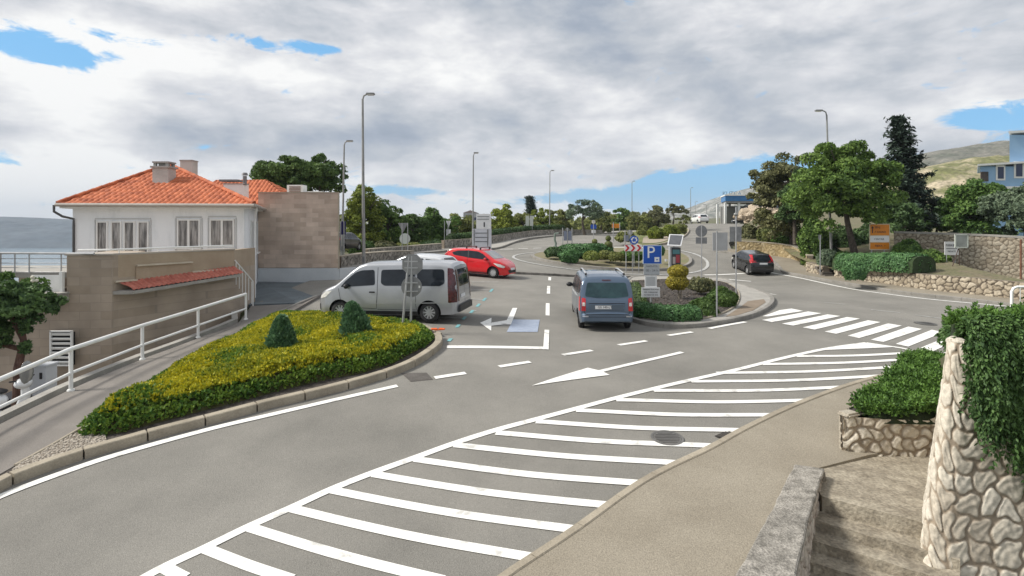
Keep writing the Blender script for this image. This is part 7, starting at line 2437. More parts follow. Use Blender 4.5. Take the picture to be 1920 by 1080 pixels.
# orange direction sign on the right bank
D = 36.0
e = empty('direction_sign', (fx(1648, D), D, fz(482, D)), 'large orange and white direction sign on two posts above the clipped hedge', 'direction sign')
for a, b_, m_ in ((421, 441, ORANGE), (442.5, 453.5, WSIGN), (455, 467, ORANGE)):
    o = panel(e, fx(1649, D), D, fz((a + b_) / 2, D), 36 / F * D, (b_ - a) / F * D, m_, 'panel')
mb = MB()
for a in (420.3, 441.8, 454.2, 467.8):
    mb.box((fx(1649, D), D - .002, fz(a, D)), (37 / F * D, .05, .045))
for px in (1630.5, 1667.5):
    mb.box((fx(px, D), D - .002, fz(444, D)), (.04, .05, 48 / F * D))
mb.build('frame', mat('sign_edge', (0.62, 0.52, 0.36), None, 3, .5), e)
put_text('lettering', 'SENJ', .17, (fx(1645, D), D - .02, fz(426.5, D)), (0, -1, 0), INK, e)
put_text('lettering', 'A ZAGREB', .15, (fx(1650, D), D - .02, fz(435, D)), (0, -1, 0), INK, e)
put_text('lettering', 'CENTAR', .16, (fx(1648, D), D - .02, fz(448.5, D)), (0, -1, 0), INK, e)
put_text('lettering', 'RIJEKA  >', .16, (fx(1650, D), D - .02, fz(461, D)), (0, -1, 0), INK, e)
mb = MB(); mb.prism([AT(1636, 424, D - .02), AT(1638.5, 428, D - .02), AT(1636.8, 428, D - .02), AT(1636.8, 437, D - .02), AT(1635.2, 437, D - .02), AT(1635.2, 428, D - .02), AT(1633.5, 428, D - .02)], (0, -.006, 0)); mb.build('arrow', INK, e)
for px in (1635, 1659):
    post(e, (fx(px, D), D + .05, fz(500, D)), (fx(px, D), D + .05, fz(422, D)), .04)
# white parking sign and framed board on a stand
D = 33.2
e = empty('parking_sign', (fx(1784, D), D, fz(512, D)), 'white rectangular PARKING sign mounted on the high rubble wall', 'sign')
panel(e, fx(1784, D), D, fz(465.5, D), 26 / F * D, 25 / F * D, WSIGN, 'panel')
put_text('lettering', 'PARKING', .185, (fx(1784, D), D - .02, fz(460, D)), (0, -1, 0), INK, e, sx=.85)
put_text('lettering', 'PRIVATE', .12, (fx(1784, D), D - .02, fz(471.5, D)), (0, -1, 0), INK, e)
panel(e, fx(1784, D), D - .02, fz(466, D), 20 / F * D, .03, INK, 'line', .012)
post(e, (fx(1776, D), D + .05, fz(510, D)), (fx(1776, D), D + .05, fz(453, D)), .02); post(e, (fx(1792, D), D + .05, fz(510, D)), (fx(1792, D), D + .05, fz(453, D)), .02)
D = 32.2
e = empty('framed_board', (fx(1799, D), D, fz(514, D)), 'white framed grey board on thin dark splayed legs in front of the high wall', 'board')
panel(e, fx(1802.5, D), D, fz(451.5, D), 21 / F * D, 22 / F * D, mat('board_grey', (0.24, 0.26, 0.24), (0.34, 0.36, 0.34), 3, .3), 'board', .03)
mb = MB()
for a in (440, 464):
    mb.box((fx(1802.5, D), D - .01, fz(a, D)), (25 / F * D, .05, .06))
for px in (1791, 1814):
    mb.box((fx(px, D), D - .01, fz(452, D)), (.06, .05, 25 / F * D))
mb.build('frame', mat('frame_pale', (0.58, 0.62, 0.56), None, 3, .5), e)
for a, b_ in (((1797, 466), (1783, 508)), ((1798, 466), (1799.5, 512))):
    mb = MB(); mb.cyl(AT(*a, D), AT(*b_, D - .1), .022, .022, 6); mb.build('leg', mat('rust_dark', (0.07, 0.04, 0.03), None, 3, .7), e)
# small sign in the shrubs and blue sign beside the annex
back_sign('road_sign', 'small dark sign on a thin pale post between shrubs, left of the big tree', 1538, 37, [('rect', 1535.5, 1541.5, 440, 449, INKG)], 495, None, r=.03)
e = back_sign('road_sign', 'dark blue rectangular sign at the right edge of the stone annex', 644, 39, [('rect', 637, 648, 415, 440, mat('navy_sign', (0.02, 0.02, 0.12), None, 3, .4))], 470, None, posts=[639, 645], r=.03)
# ------------------------------------------------------------------ vegetation
BARKM = mat('tree_bark', (0.055, 0.045, 0.036), (0.125, 0.105, 0.085), 5, .95, .8, 18, fine=.25)
def leafm(name, a, b, tr=.25, sc=.35):
    return mat(name, a, b, sc, .6, attr='rnd', trans=tr, spec=.25, lo=.30, hi=.72)
L_OAK = leafm('leaf_oak', (0.065, 0.125, 0.033), (0.181, 0.281, 0.060))
L_DARK = leafm('leaf_dark', (0.043, 0.081, 0.034), (0.123, 0.201, 0.070))
L_CON = leafm('leaf_conifer', (0.020, 0.034, 0.025), (0.056, 0.087, 0.059), .08)
L_PINE = leafm('leaf_pine', (0.054, 0.102, 0.030), (0.144, 0.228, 0.060))
L_YEL = leafm('leaf_yellowgreen', (0.11, 0.15, 0.025), (0.30, 0.35, 0.055))
L_OLV = leafm('leaf_olive', (0.110, 0.135, 0.045), (0.27, 0.29, 0.09))
L_BR = leafm('leaf_brownish', (0.090, 0.100, 0.048), (0.235, 0.235, 0.105))
L_GRY = leafm('leaf_greygreen', (0.084, 0.126, 0.080), (0.210, 0.274, 0.168))
L_BUSH = leafm('leaf_bush', (0.052, 0.115, 0.028), (0.144, 0.241, 0.055))
L_HEDGE = mat('leaf_hedge', (0.048, 0.128, 0.040), (0.099, 0.219, 0.065), 1.5, .6, attr='rnd', trans=.1, lo=.3, hi=.7)
L_LIME = mat('leaf_lime', (0.13, 0.17, 0.03), (0.22, 0.26, 0.045), 2.5, .6, attr='rnd', trans=.1, lo=.3, hi=.7)
L_GOLD = mat('leaf_gold', (0.22, 0.19, 0.02), (0.46, 0.38, 0.04), 3, .6, attr='rnd', trans=.15, lo=.3, hi=.7)

def limbs(mb, base, top, spread, n, seed, r0, up=.55):
    g = np.random.default_rng(seed)
    base = Vector(base); top = Vector(top)
    for k in range(n):
        t = g.uniform(.35, .95)
        s = base.lerp(top, t)
        a = g.uniform(0, 2 * math.pi)
        d = Vector((math.cos(a), math.sin(a), up + g.uniform(-.2, .4))).normalized()
        L = spread * g.uniform(.55, 1.0)
        m_ = s + d * L * .5 + Vector((0, 0, L * .06))
        mb.tube([s, m_, s + d * L + Vector((0, 0, L * .18))], [r0 * (1 - t * .5) * .55, r0 * .3, r0 * .1], 6)

def tree(label, px0, px1, py_top, py_bot, D, leaf, base_z=None, trunk_px=None, n=46, per=170, ls=None, seed=1, group=None, cat='tree', name='tree',
         bottom=-.7, cr=.26, depth=None, trunk_r=None, shell=.5, trunk_from=None):
    """broadleaf tree: crown box given in photograph pixels at distance D"""
    x0, x1 = fx(px0, D), fx(px1, D); zt, zb = fz(py_top, D), fz(py_bot, D)
    c = ((x0 + x1) / 2, D, (zt + zb) / 2); rad = ((x1 - x0) / 2, (depth or (x1 - x0)) / 2, (zt - zb) / 2)
    tx = fx(trunk_px, D) if trunk_px else c[0]
    bz_ = base_z if base_z is not None else hz(c[0], min(D, 125)) - .2
    e = empty(name, (tx, D, bz_), label, cat, group)
    R_ = min(rad[0], rad[2])
    crr = R_ * cr
    inner = [rad[0] - crr * .7, rad[1] - crr * .7, rad[2] - crr * .6]
    C, N = clumps(c, inner, n, crr, per, seed, shell=shell, bottom=bottom)
    ls = ls or max(.10, D / F * 2.6 * 1.0)
    leaf_mesh('crown', C, N, ls, leaf, e, 1.5, .8, seed=seed)
    tr = trunk_r or max(.1, R_ * .09)
    mb = MB()
    b0 = Vector((tx, D, bz_)); t0 = Vector((c[0], D, c[2] + rad[2] * .35))
    g = np.random.default_rng(seed + 5)
    md = b0.lerp(t0, .45) + Vector((g.normal(0, tr * 1.2), 0, 0))
    mb.tube([b0, b0.lerp(md, .5), md, t0], [tr * 1.25, tr, tr * .8, tr * .3], 9)
    limbs(mb, b0.lerp(t0, .3), t0, R_ * .9, 7, seed, tr)
    mb.build('trunk', BARKM, e, smooth=True)
    return e

# right-hand group
ST = CH - 2.3
tree('big round deciduous tree with dense green crown behind the rubble wall on the right', 1482, 1672, 262, 452, 37, L_OAK, fz(492, 37), 1606, n=170, per=260, ls=.155, seed=11, cr=.19, bottom=-.85, shell=.55, trunk_r=.20)
tree('grey brown leaved tree at the left of the roadside tree group', 1404, 1512, 284, 462, 45, L_BR, fz(462, 45), 1488, n=110, per=200, ls=.17, seed=12, cr=.22, bottom=-.9, trunk_r=.26)
tree('dark green small tree between the grey brown tree and the big round tree', 1452, 1530, 330, 446, 43, L_DARK, fz(458, 43), 1491, n=40, per=200, ls=.17, seed=13)
# dark conifer with uneven tiers
def conifer(label, px, py_top, py_bot, halfpx, D, seed, base_py):
    x = fx(px, D); zt, zb = fz(py_top, D), fz(py_bot, D)
    e = empty('conifer', (x, D, fz(base_py, D)), label, 'conifer')
    g = np.random.default_rng(seed)
    mb = MB(); mb.tube([(x + .4, D, fz(base_py, D)), (x - .15, D, (zt + zb) / 2), (x - (halfpx / F * D) * .52, D, zt - .1)], [.22, .15, .03], 9)
    C = []; N = []
    H_ = zt - zb
    nb = 120
    for k in range(nb):
        t = (k + g.random()) / nb            # 0 top .. 1 bottom
        if g.random() < .10: continue
        L = (halfpx / F * D) * (0.06 + 1.0 * t ** 1.05) * g.uniform(.55, 1.12)
        a = g.uniform(0, 2 * math.pi)
        s = Vector((x - (halfpx / F * D) * .52 * (1 - t) ** 1.1, D, zt - t * H_))
        d = Vector((math.cos(a), math.sin(a) * .9, .22 - .1 * t))
        tip = s + d * L
        mb.tube([s, s.lerp(tip, .6), tip], [.05, .03, .01], 5)
        m_ = int(90 * (L / 2) + 30)
        for _ in range(m_):
            q = g.random() ** .7
            p = s.lerp(tip, q)
            w = .32 * (1 - .5 * q) + .08
            C.append((p.x + g.normal(0, w), p.y + g.normal(0, w), p.z + g.normal(0, .10) + .10)); N.append((d.x * .3, d.y * .3, .9))
    mb.build('trunk', BARKM, e)
    C = np.array(C); N = np.array(N)
    leaf_mesh('crown', C, N, .20, L_CON, e, 2.0, .55, seed=seed)
conifer('dark conifer with ragged tiers and leaning tip right of the big round tree', 1716, 222, 436, 70, 47, 5, 470)
tree('broad mid green tree right of the dark conifer above the high wall', 1765, 1880, 336, 452, 44, L_BUSH, fz(470, 44), 1815, n=90, per=240, ls=.16, seed=14, bottom=-.9, trunk_r=.15)
tree('grey green loose tree at the right edge below the blue house', 1862, 1990, 338, 458, 40, L_GRY, fz(470, 40), 1925, n=90, per=220, ls=.15, seed=15, bottom=-.9, trunk_r=.15)
tree('dark undergrowth tree beneath the dark conifer, behind the orange sign', 1640, 1740, 372, 455, 42, L_DARK, fz(470, 42), 1690, n=44, per=230, ls=.15, seed=16)
tree('dark leafy tree filling the gap between the conifer and the broad mid green tree', 1720, 1800, 385, 450, 46, L_BUSH, fz(470, 46), 1760, n=34, per=200, ls=.15, seed=17)
def shrub(label, px0, px1, py0, py1, D, leaf, seed, n=5000, ls=.11, group=None, core=True, name='shrub', noise=.10, cat='shrub', depth=None, base=-.4, zfl=None):
    x0, x1 = fx(px0, D), fx(px1, D); zt, zb = fz(py0, D), fz(py1, D)
    c = ((x0 + x1) / 2, D, zb + (zt - zb) * .40); rad = ((x1 - x0) / 2, (depth or (x1 - x0)) / 2, (zt - zb) * .60)
    e = empty(name, (c[0], D, zb), label, cat, group)
    mound('foliage', c, rad, ls, n, leaf, e, seed, bottom=-.75, noise=noise)
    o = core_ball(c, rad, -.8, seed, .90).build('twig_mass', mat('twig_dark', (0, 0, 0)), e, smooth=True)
    return e
shrub('dense shrub under the left edge of the big round tree', 1500, 1548, 408, 492, 41, L_OAK, 21, 6000, .15, noise=.16)
shrub('dark shrub behind the street lamp, under the big round tree', 1560, 1610, 430, 496, 41, L_DARK, 22, 5000, .13, noise=.16)
shrub('rounded grey green shrub left of the big tree trunk', 1533, 1572, 467, 502, 37.5, L_GRY, 23, 3000, .09, noise=.05)
shrub('small round shrub just right of the rounded grey green shrub', 1566, 1598, 472, 504, 36.5, L_BUSH, 24, 2500, .09, noise=.05)
shrub('shrub behind the big tree trunk, left of the orange sign', 1598, 1650, 420, 492, 41.5, L_DARK, 25, 5000, .14, noise=.16)
shrub('leafy bush right of the orange sign posts', 1672, 1730, 455, 500, 35.5, L_BUSH, 26, 5200, .11, noise=.14)
shrub('bright leafy bush left of the white parking sign', 1712, 1772, 468, 508, 34.2, L_OAK, 27, 5200, .11, noise=.15)
shrub('olive dry shrub on the curved yellow wall, nearest the fuel station', 1388, 1424, 424, 456, 50, L_BR, 28, 3200, .15, noise=.15)
shrub('olive green shrub on the yellow wall beside the thin pale trunk', 1420, 1462, 425, 458, 48, L_OLV, 29, 3600, .14, noise=.15)
shrub('dark green shrub on the yellow wall under the grey brown tree', 1455, 1502, 418, 464, 46, L_BUSH, 30, 4200, .14, noise=.15)
tree('small tan leaved tree with pale trunk above the yellow wall', 1418, 1462, 392, 440, 49, leafm('leaf_tan', (0.14, 0.12, 0.07), (0.27, 0.23, 0.15)), fz(458, 49), 1438, n=22, per=60, ls=.17, seed=31)
# clipped hedge along the right wall
def hedge(label, line, hgt, wid, leaf, seed, n, ls, z_off=0.0, name='hedge', zs=None, jit=.03, top=.28):
    pts = resample(line, .3)
    g = np.random.default_rng(seed)
    e = empty(name, (pts[0].x, pts[0].y, hz(pts[0].x, pts[0].y)), label, 'hedge')
    L = len(pts)
    Cs = []; Ns = []
    zz = lambda i: (hz(pts[i].x, pts[i].y) + z_off) if zs is None else float(np.interp(i / (L - 1), np.linspace(0, 1, len(zs)), zs))
    prof = []
    for i in range(L):
        d = (pts[min(i + 1, L - 1)] - pts[max(0, i - 1)]).normalized()
        prof.append((pts[i], Vector((-d.y, d.x)), zz(i)))
    for _ in range(n):
        u = g.uniform(0, L - 1.001); i = int(u); t = u - i
        p = prof[i][0].lerp(prof[i + 1][0], t); nn = prof[i][1]; z0 = prof[i][2] * (1 - t) + prof[i + 1][2] * t
        a = g.uniform(0.0, math.pi)
        taper = min(1, (u + .6) / 1.6, (L - 1 - u + .6) / 1.6)
        ca, sa = math.cos(a), math.sin(a)
        off = wid / 2 * np.sign(ca) * abs(ca) ** .6 * taper; h_ = hgt * sa ** .5 * (1 + .04 * math.sin(u * 1.7)) * taper ** .5
        h_ = h_ if g.random() < .7 else h_ * g.random()
        Cs.append((p.x + nn.x * off + g.normal(0, jit), p.y + nn.y * off + g.normal(0, jit), z0 + h_ + g.normal(0, jit))); Ns.append((nn.x * ca, nn.y * ca, sa))
    leaf_mesh('foliage', np.array(Cs), np.array(Ns), ls, leaf, e, 1.5, .5, seed=seed)
    mb = MB(); vs = []
    for p, nn, z0 in prof:
        for k in range(9):
            a = math.pi * k / 8
            ca, sa = math.cos(a), max(0, math.sin(a))
            off = wid / 2 * .9 * np.sign(ca) * abs(ca) ** .6
            vs.append((p.x + nn.x * off, p.y + nn.y * off, z0 + hgt * .9 * sa ** .5))
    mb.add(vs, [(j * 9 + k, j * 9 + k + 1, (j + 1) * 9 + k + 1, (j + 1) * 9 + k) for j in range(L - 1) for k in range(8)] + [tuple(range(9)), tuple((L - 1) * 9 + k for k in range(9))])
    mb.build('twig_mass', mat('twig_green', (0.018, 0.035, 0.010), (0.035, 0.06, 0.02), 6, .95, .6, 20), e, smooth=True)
    return e
hl = [P(1592, 527), P(1640, 533), P(1700, 542), P(1752, 549)]
hedge('smooth clipped green hedge on top of the long rubble wall at the right', [(p.x + .3, p.y + 1.15) for p in hl], .95, 1.9, L_HEDGE, 41, 16000, .075, zs=[Z(2.62), Z(2.55), Z(2.45), Z(2.4)])
# trailing part of the hedge over the wall
shrub('trailing green tuft hanging over the rubble wall at the left end of the clipped hedge', 1583, 1622, 492, 522, 31.2, L_HEDGE, 42, 3500, .08, noise=.1)

# planted island of the parking sign
def px_hedge(label, pxs, hgt, wid, leaf, seed, n, ls, **k):
    return hedge(label, smooth_line(XY(pxs)), hgt, wid, leaf, seed, n, ls, z_off=.14, **k)
px_hedge('low clipped dark green hedge along the near kerb of the mulch island', [(1190, 596), (1215, 601), (1262, 606), (1308, 604)], .42, .75, L_HEDGE, 43, 9000, .055)
px_hedge('low grassy green hedge along the left kerb of the mulch island', [(1186, 545), (1190, 562), (1194, 578), (1200, 592)], .30, .7, mat('leaf_grassy', (0.045, 0.085, 0.016), (0.10, 0.15, 0.03), 2, .6, attr='rnd', lo=.3, hi=.7), 44, 7000, .05)
shrub('spreading juniper at the near right corner of the mulch island', 1288, 1345, 562, 598, 21.3, L_PINE, 45, 6500, .07, noise=.13)
shrub('spreading juniper at the right tip of the mulch island', 1328, 1378, 538, 580, 23.4, L_PINE, 46, 6500, .075, noise=.12)
shrub('small tuft of green at the far edge of the mulch island', 1292, 1340, 522, 545, 27, L_BR, 47, 2200, .07, noise=.15)
# two-tier clipped bush
b = P(1274, 566); D = b.y
e = empty('topiary', b, 'golden clipped bush in two stacked domes on thin bare stems', 'topiary')
for i, (cx, cy, rx, rz_) in enumerate(((1270, 529, 20, 15.5), (1271, 509, 18.5, 12))):
    c = AT(cx, cy, D); rad = (rx / F * D, rx / F * D * .9, rz_ / F * D)
    mound('foliage', c, rad, .055, 5200, L_GOLD, e, 51 + i, bottom=-.9, noise=.03, jitter=.6)
    core_ball(c, rad, -.9, i, .92).build('twig_mass', mat('twig_gold', (0.05, 0.045, 0.012), (0.08, 0.07, 0.02), 6, .95), e, smooth=True)
mb = MB(); mb.tube([b, AT(1272, 545, D)], .035, 8); mb.tube([b + Vector((.06, 0, 0)), AT(1277, 545, D)], .025, 8); mb.build('stem', mat('pale_bark', (0.20, 0.17, 0.13), (0.3, 0.26, 0.2), 8, .9), e)

# roundabout island planting
def isl(label, px0, px1, py0, py1, D, leaf, seed, n=2500, ls=.11, **k):
    return shrub(label, px0, px1, py0, py1, D, leaf, seed, n, ls, None, **k)
isl('dark low shrub at the left tip of the roundabout island', 1022, 1052, 464, 480, 42.5, L_DARK, 61, 2600)
isl('broad dark green mound in the middle of the roundabout island', 1046, 1152, 457, 480, 44.5, L_HEDGE, 62, 7000, depth=4)
isl('large round dark green bush at the front of the roundabout island', 1050, 1088, 466, 489, 40.8, L_HEDGE, 63, 3800)
isl('lime green clipped ball at the front of the roundabout island', 1094, 1124, 471, 487, 40.2, L_LIME, 64, 2800, .09, noise=.03)
isl('olive bush behind the chevron posts', 1160, 1206, 468, 487, 41, L_BUSH, 65, 3600)
isl('low olive bush right of the lime green ball', 1122, 1150, 471, 484, 41.5, L_OLV, 66, 2000)
isl('low tan green bush left of the chevron posts', 1142, 1168, 473, 487, 40.4, L_OLV, 67, 2000)
isl('small rounded dark bush beside the stacked topiary', 1104, 1124, 458, 472, 43, L_HEDGE, 68, 1500)
isl('dark bush behind the blue parking sign', 1225, 1246, 460, 476, 41.5, L_HEDGE, 69, 1500)
for lab, pts_ in (('stacked dark topiary of two balls on the roundabout island', ((1141, 459, 7.5), (1140.5, 447, 5))), ('small single topiary ball left of the stacked topiary', ((1115, 453, 5),))):
    D = 43.5
    e = empty('topiary', AT(pts_[0][0], 470, D), lab, 'topiary')
    for i, (cx, cy, r_) in enumerate(pts_):
        c = AT(cx, cy, D); rr = r_ / F * D
        mound('foliage', c, (rr, rr, rr), .08, 1200, L_DARK if False else L_OLV, e, 71 + i, bottom=-1, noise=.03)
        core_ball(c, (rr, rr, rr), -1, i, .9).build('twig_mass', mat('twig_dark', (0, 0, 0)), e)
    mb = MB(); mb.cyl(AT(pts_[0][0], 475, D), AT(pts_[-1][0], pts_[-1][1], D), .05, .04, 6); mb.build('stem', BARKM, e)

# background trees, left to right
def bg(label, px0, px1, t, b_, D, leaf, seed, **k):
    k.setdefault('n', 34); k.setdefault('per', 130)
    k['n'] = int(k['n'] * 1.5) if D < 100 or k['n'] > 20 else k['n']
    m_ = (px1 - px0) * .10
    k.setdefault('bottom', -.9); k.setdefault('cr', .23)
    return tree(label, px0 - m_, px1 + m_, t - 2, b_ + 4, D, leaf, seed=seed, group='trees beyond the roundabout and car park', **k)
bg('wide umbrella pine rising behind the stone annex', 478, 590, 291, 372, 47, L_PINE, 81, n=85, per=230, ls=.17, bottom=-.6, cr=.25, shell=.3, trunk_px=545)
bg('right half of the pine pair behind the stone annex, with open gaps', 556, 640, 293, 376, 48, L_PINE, 82, n=50, per=210, ls=.17, bottom=-.7, cr=.24, shell=.3, trunk_px=600)
bg('yellow green leafy tree beside the tallest street lamp', 642, 722, 356, 470, 58, L_YEL, 83, n=60, per=200, ls=.17)
bg('dark green tree just right of the yellow green leafy tree', 694, 762, 378, 474, 60, L_OAK, 84, n=48, per=170, ls=.17)
bg('low dark green tree behind the give way sign back', 738, 800, 396, 472, 62, L_PINE, 85, n=40, per=150, ls=.18)
bg('rounded green tree with a taller knob above the grey walls', 786, 846, 384, 464, 66, L_BUSH, 86, n=48, per=170, ls=.18)
bg('olive brown tree left of the tall white board', 832, 888, 398, 458, 74, L_OLV, 87, n=40, per=140, ls=.2)
bg('brownish low tree partly hidden by the tall white board', 878, 934, 404, 452, 86, L_BR, 88, n=34, per=120, ls=.22)
bg('sunlit olive tree just right of the tall white board', 920, 968, 388, 446, 82, L_YEL, 89, n=40, per=150, ls=.22)
bg('olive green tree behind the small pale notice board', 956, 1006, 396, 444, 90, L_OLV, 90, n=36, per=130, ls=.24)
bg('bright green tree left of the fourth street lamp', 996, 1042, 393, 442, 94, L_YEL, 91, n=36, per=130, ls=.24)
bg('mid green tree between the fourth street lamp and the round olive tree', 1030, 1076, 394, 442, 98, L_OLV, 92, n=34, per=130, ls=.25)
bg('open round olive tree with forked dark trunk beyond the roundabout', 1060, 1128, 374, 428, 84, L_GRY, 93, n=34, per=90, ls=.2, bottom=-.3, cr=.24, trunk_px=1097, trunk_r=.2)
bg('low olive tree behind the small blue sign', 1104, 1150, 398, 436, 104, L_OLV, 94, n=30, per=120, ls=.26)
bg('dark rounded tree above the small orange sign', 1140, 1188, 394, 436, 118, L_OAK, 95, n=32, per=120, ls=.28)
bg('olive tree right of the small orange sign', 1172, 1222, 398, 440, 112, L_OLV, 96, n=32, per=120, ls=.28)
bg('dark tree with a raised top left of the reddish pine', 1208, 1258, 388, 432, 124, L_BR, 97, n=34, per=120, ls=.3)
bg('flat-topped reddish pine with thin trunks near the road crest', 1236, 1288, 383, 408, 134, L_BR, 98, n=30, per=110, ls=.3, bottom=-.3)
bg('low bush by the road crest left of the white far car', 1266, 1296, 402, 420, 128, L_OLV, 99, n=18, per=80, ls=.28, cat='bush', name='bush')
# small far spruce
D = 130
conifer('small distant blue green spruce left of the fourth street lamp', 997, 370, 402, 9, 105, 8, 440)
# hedge on the grey wall
hp = [P(845, 467), P(885, 463), P(930, 456), P(962, 449.5), P(1000, 443.8), P(1060, 440)]
hedge('dark clipped hedge on top of the long grey wall', [(p.x - .3, p.y + .9) for p in hp], .65, .9, L_DARK, 101, 9000, .16, z_off=.75)
for i, (a, b_, t, bt, D, lf) in enumerate([(655, 700, 452, 480, 50, L_BUSH), (700, 742, 452, 478, 52, L_BR), (742, 790, 456, 474, 54, L_OLV), (788, 836, 450, 470, 58, L_DARK), (1196, 1216, 424, 440, 66, L_OLV), (1214, 1244, 426, 446, 62, L_YEL), (1242, 1272, 424, 442, 64, L_YEL), (1262, 1286, 420, 436, 70, L_OLV), (1156, 1190, 436, 452, 56, L_OLV)]):
    lab = ['green shrub at the foot of the tallest street lamp behind the wall', 'brown green shrub behind the grey wall, left of the give way sign back', 'olive shrub behind the grey wall, right of the give way sign back', 'dark shrub at the left end of the long grey wall', 'small olive shrub at the left of the green traffic island', 'yellow green shrub in the middle of the green traffic island', 'yellow green shrub on the slope of the traffic island', 'olive shrub at the upper tip of the traffic island', 'olive shrub beneath the small orange sign'][i]
    shrub(lab, a, b_, t, bt, D, lf, 110 + i, 2200, .16, noise=.15)
# far shrub mass that closes the view behind the trees
def scrub(name, line, hgt, wid, leaf, seed, n, ls):
    pts = resample(line, 2.0)
    g = np.random.default_rng(seed)
    C = []; N = []
    for _ in range(n):
        i = g.integers(len(pts) - 1); p = pts[i].lerp(pts[i + 1], g.random())
        x = p.x + g.normal(0, wid * .4); y = p.y + g.normal(0, wid * .4)
        h_ = hgt * (.55 + .3 * math.sin(x * .9) * math.sin(y * .7 + 1) + .15 * math.sin(x * 2.3))
        C.append((x, y, float(terrain_h(x, y)) + g.random() ** .6 * h_)); N.append((g.normal(0, .5), -.5, .7))
    o = leaf_mesh(name, np.array(C), np.array(N), ls, leaf, None, 1.4, .7, seed=seed)
    return setp(o, kind='stuff')
scrub('scrub', [(-19, 62), (-13, 74), (-8, 90), (0, 107)], 4.2, 5, L_OLV, 121, 22000, .36)
scrub('scrub', [(0, 107), (10, 120), (24, 134), (34, 144)], 4.2, 6, L_OLV, 124, 20000, .45)
scrub('scrub', [(46, 62), (60, 75), (80, 90), (95, 140)], 4.0, 9, L_DARK, 122, 16000, .5)
scrub('scrub', [(24, 52), (34, 50), (46, 52)], 2.6, 3, L_BUSH, 123, 12000, .3)

# tree with crooked trunk in the lower yard at the left edge
D = 14.6
b = (fx(30, D), D, Z(5.55))
e = empty('tree', b, 'small evergreen tree with crooked brown trunk in the yard at the left edge', 'tree')
mb = MB()
mb.tube([b, AT(34, 690, D), AT(40, 660, D), AT(44, 640, D), AT(42, 620, D), AT(48, 590, D)], [.12, .10, .085, .075, .06, .04], 9)
mb.tube([AT(42, 655, D), AT(20, 650, D), AT(0, 645, D), AT(-30, 640, D)], [.07, .06, .05, .04], 8)
mb.tube([AT(43, 640, D), AT(28, 610, D), AT(20, 580, D), AT(30, 560, D)], [.05, .045, .035, .02], 7)
mb.tube([AT(20, 600, D), AT(34, 597, D), AT(55, 595, D), AT(78, 600, D)], [.035, .03, .025, .015], 7)
mb.build('trunk', mat('red_bark', (0.075, 0.04, 0.03), (0.14, 0.08, 0.06), 8, .95, .6, 25), e, smooth=True)
C1, N1 = clumps((fx(18, D), D, fz(572, D)), (.88, .8, .62), 105, .17, 120, 131, shell=.15, bottom=-.95)
C2, N2 = clumps((fx(-15, D), D, fz(605, D)), (.7, .7, .75), 60, .18, 120, 132, shell=.15, bottom=-.95)
C3, N3 = clumps((fx(48, D), D, fz(640, D)), (.10, .1, .35), 6, .12, 120, 133, shell=.3, bottom=-.9)
leaf_mesh('crown', np.concatenate([C1, C2, C3]), np.concatenate([N1, N2, N3]), .075, L_DARK if False else leafm('leaf_pittosporum', (0.042, 0.084, 0.034), (0.132, 0.222, 0.072), .25, 1.2), e, 1.8, .8, seed=134)
# pale flowers on the balcony plants
g = np.random.default_rng(9)
mb = MB()
for k in range(16):
    p = AT(g.uniform(-5, 80), g.uniform(518, 545), 16.6)
    mb.sphere(p, g.uniform(.03, .06), 7, 5)
fo, nn_ = clumps((fx(40, 16.9), 16.9, fz(540, 16.9)), (1.2, .35, .35), 24, .18, 160, 141, shell=.3, bottom=-.9)
e = empty('flowering_shrub', (fx(40, 16.9), 16.9, Z(3)), 'flowering shrub with pale blossoms against the balcony at the left edge', 'shrub')
leaf_mesh('foliage', fo, nn_, .07, L_BUSH, e, 1.6, .8, seed=142)
mb.build('blossom', mat('pale_blossom', (0.55, 0.52, 0.40), (0.7, 0.68, 0.58), 5, .7), e)
mb = MB(); mb.tube([(fx(40, 16.9), 16.9, Z(5.5)), (fx(42, 16.9), 16.9, fz(540, 16.9))], .04, 7); mb.build('stem', BARKM, e)

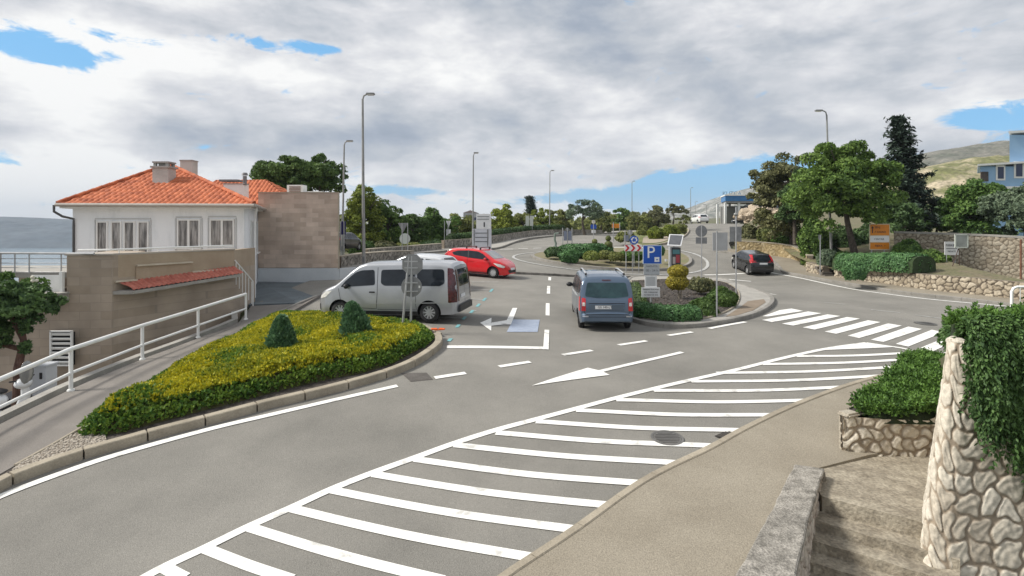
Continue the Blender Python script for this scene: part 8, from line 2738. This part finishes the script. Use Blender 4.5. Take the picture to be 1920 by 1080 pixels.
# ------------------------------------------------------------------ hills
def hill(name, sil, D, base_z, depth, m, seed, rough=1.0, front=0.35, nx=160, ny=26):
    """ridge whose crest shows along a silhouette, built as a real hill body"""
    g = np.random.default_rng(seed)
    px = np.array([s[0] for s in sil]); py = np.array([s[1] for s in sil])
    xs = np.linspace(px.min(), px.max(), nx)
    crest = CH - (np.interp(xs, px, py) - HY) / F * D
    ph = g.uniform(0, 6, 12)
    crest = crest + rough * (np.sin(xs * .06 + ph[0]) * .5 + np.sin(xs * .17 + ph[1]) * .3 + np.sin(xs * .41 + ph[2]) * .2)
    v = []
    for j in range(ny):
        t = j / (ny - 1)                     # front foot .. crest .. back foot
        if t < .7:
            q = t / .7; y = D - depth * front * (1 - q) ; h_ = math.sin(q * math.pi / 2) ** .85
        else:
            q = (t - .7) / .3; y = D + depth * q; h_ = math.cos(q * math.pi / 2)
        for i in range(nx):
            X = (xs[i] - 960) / F * D
            w = rough * 1.4 * (math.sin(X / D * 60 + ph[3] + j * .8) + math.sin(X / D * 130 + ph[4] - j * 1.3) * .6 + math.sin(X / D * 290 + j * 2.1 + ph[5]) * .35) * math.sin(min(1, t / .7) * math.pi) * (1 if t < .7 else 0)
            v.append((X, y + w * 1.5, base_z + (crest[i] - base_z) * h_ + w))
    i = np.arange(nx * ny).reshape(ny, nx)
    f = np.stack([i[:-1, :-1], i[:-1, 1:], i[1:, 1:], i[1:, :-1]], -1).reshape(-1, 4)
    me = bpy.data.meshes.new(name); me.from_pydata(v, [], f.tolist()); me.shade_smooth()
    return setp(link(name, me, m), kind='structure')
hill('hill', [(-700, 392), (-200, 402), (0, 407), (60, 409), (100, 413), (200, 416), (400, 421), (620, 428), (700, 432)], 1500, -42, 900, mat('far_island', (0.06, 0.085, 0.11), (0.10, 0.125, 0.15), .01, .95, fine=.2, bscale=.05), 3, 2.2)  # blue of distant haze put into the hill colour, besides the haze volume
hill('hill', [(1180, 420), (1255, 402), (1290, 396), (1340, 381), (1380, 366), (1440, 345), (1560, 320), (1700, 300), (1900, 292), (2300, 280)], 1300, -20, 900, mat('far_slope', (0.12, 0.125, 0.10), (0.34, 0.33, 0.30), .035, .95, fine=.35, bscale=.2, lo=.42, hi=.6), 5, 3.0)
hill('hill', [(1560, 330), (1680, 305), (1740, 288), (1775, 280), (1820, 273), (1860, 268), (1900, 264), (1990, 256), (2300, 240)], 620, -5, 420, mat('ridge', (0.075, 0.085, 0.060), (0.19, 0.18, 0.15), .06, .95, fine=.35, bscale=.35), 7, 1.4)
hill('hill', [(1560, 400), (1660, 352), (1730, 318), (1770, 306), (1830, 297), (1880, 292), (1950, 288), (2300, 270)], 260, -2, 150, mat('tan_slope', (0.14, 0.145, 0.055), (0.40, 0.34, 0.24), .09, .95, fine=.35, bscale=.7, lo=.45, hi=.62), 9, .8)
# ------------------------------------------------------------------ air
def build_haze():
    mb = MB(); mb.box((-300, 2300, 76), (8600, 6000, 236))
    m = bpy.data.materials.new('haze'); m.use_nodes = True
    nt = m.node_tree; nt.nodes.clear()
    o_ = nt.nodes.new('ShaderNodeOutputMaterial'); v = nt.nodes.new('ShaderNodeVolumePrincipled')
    v.inputs['Color'].default_value = (0.72, 0.82, 0.95, 1)
    v.inputs['Density'].default_value = 0.00018
    nt.links.new(v.outputs[0], o_.inputs['Volume'])
    setp(mb.build('haze', m), kind='stuff')
build_haze()
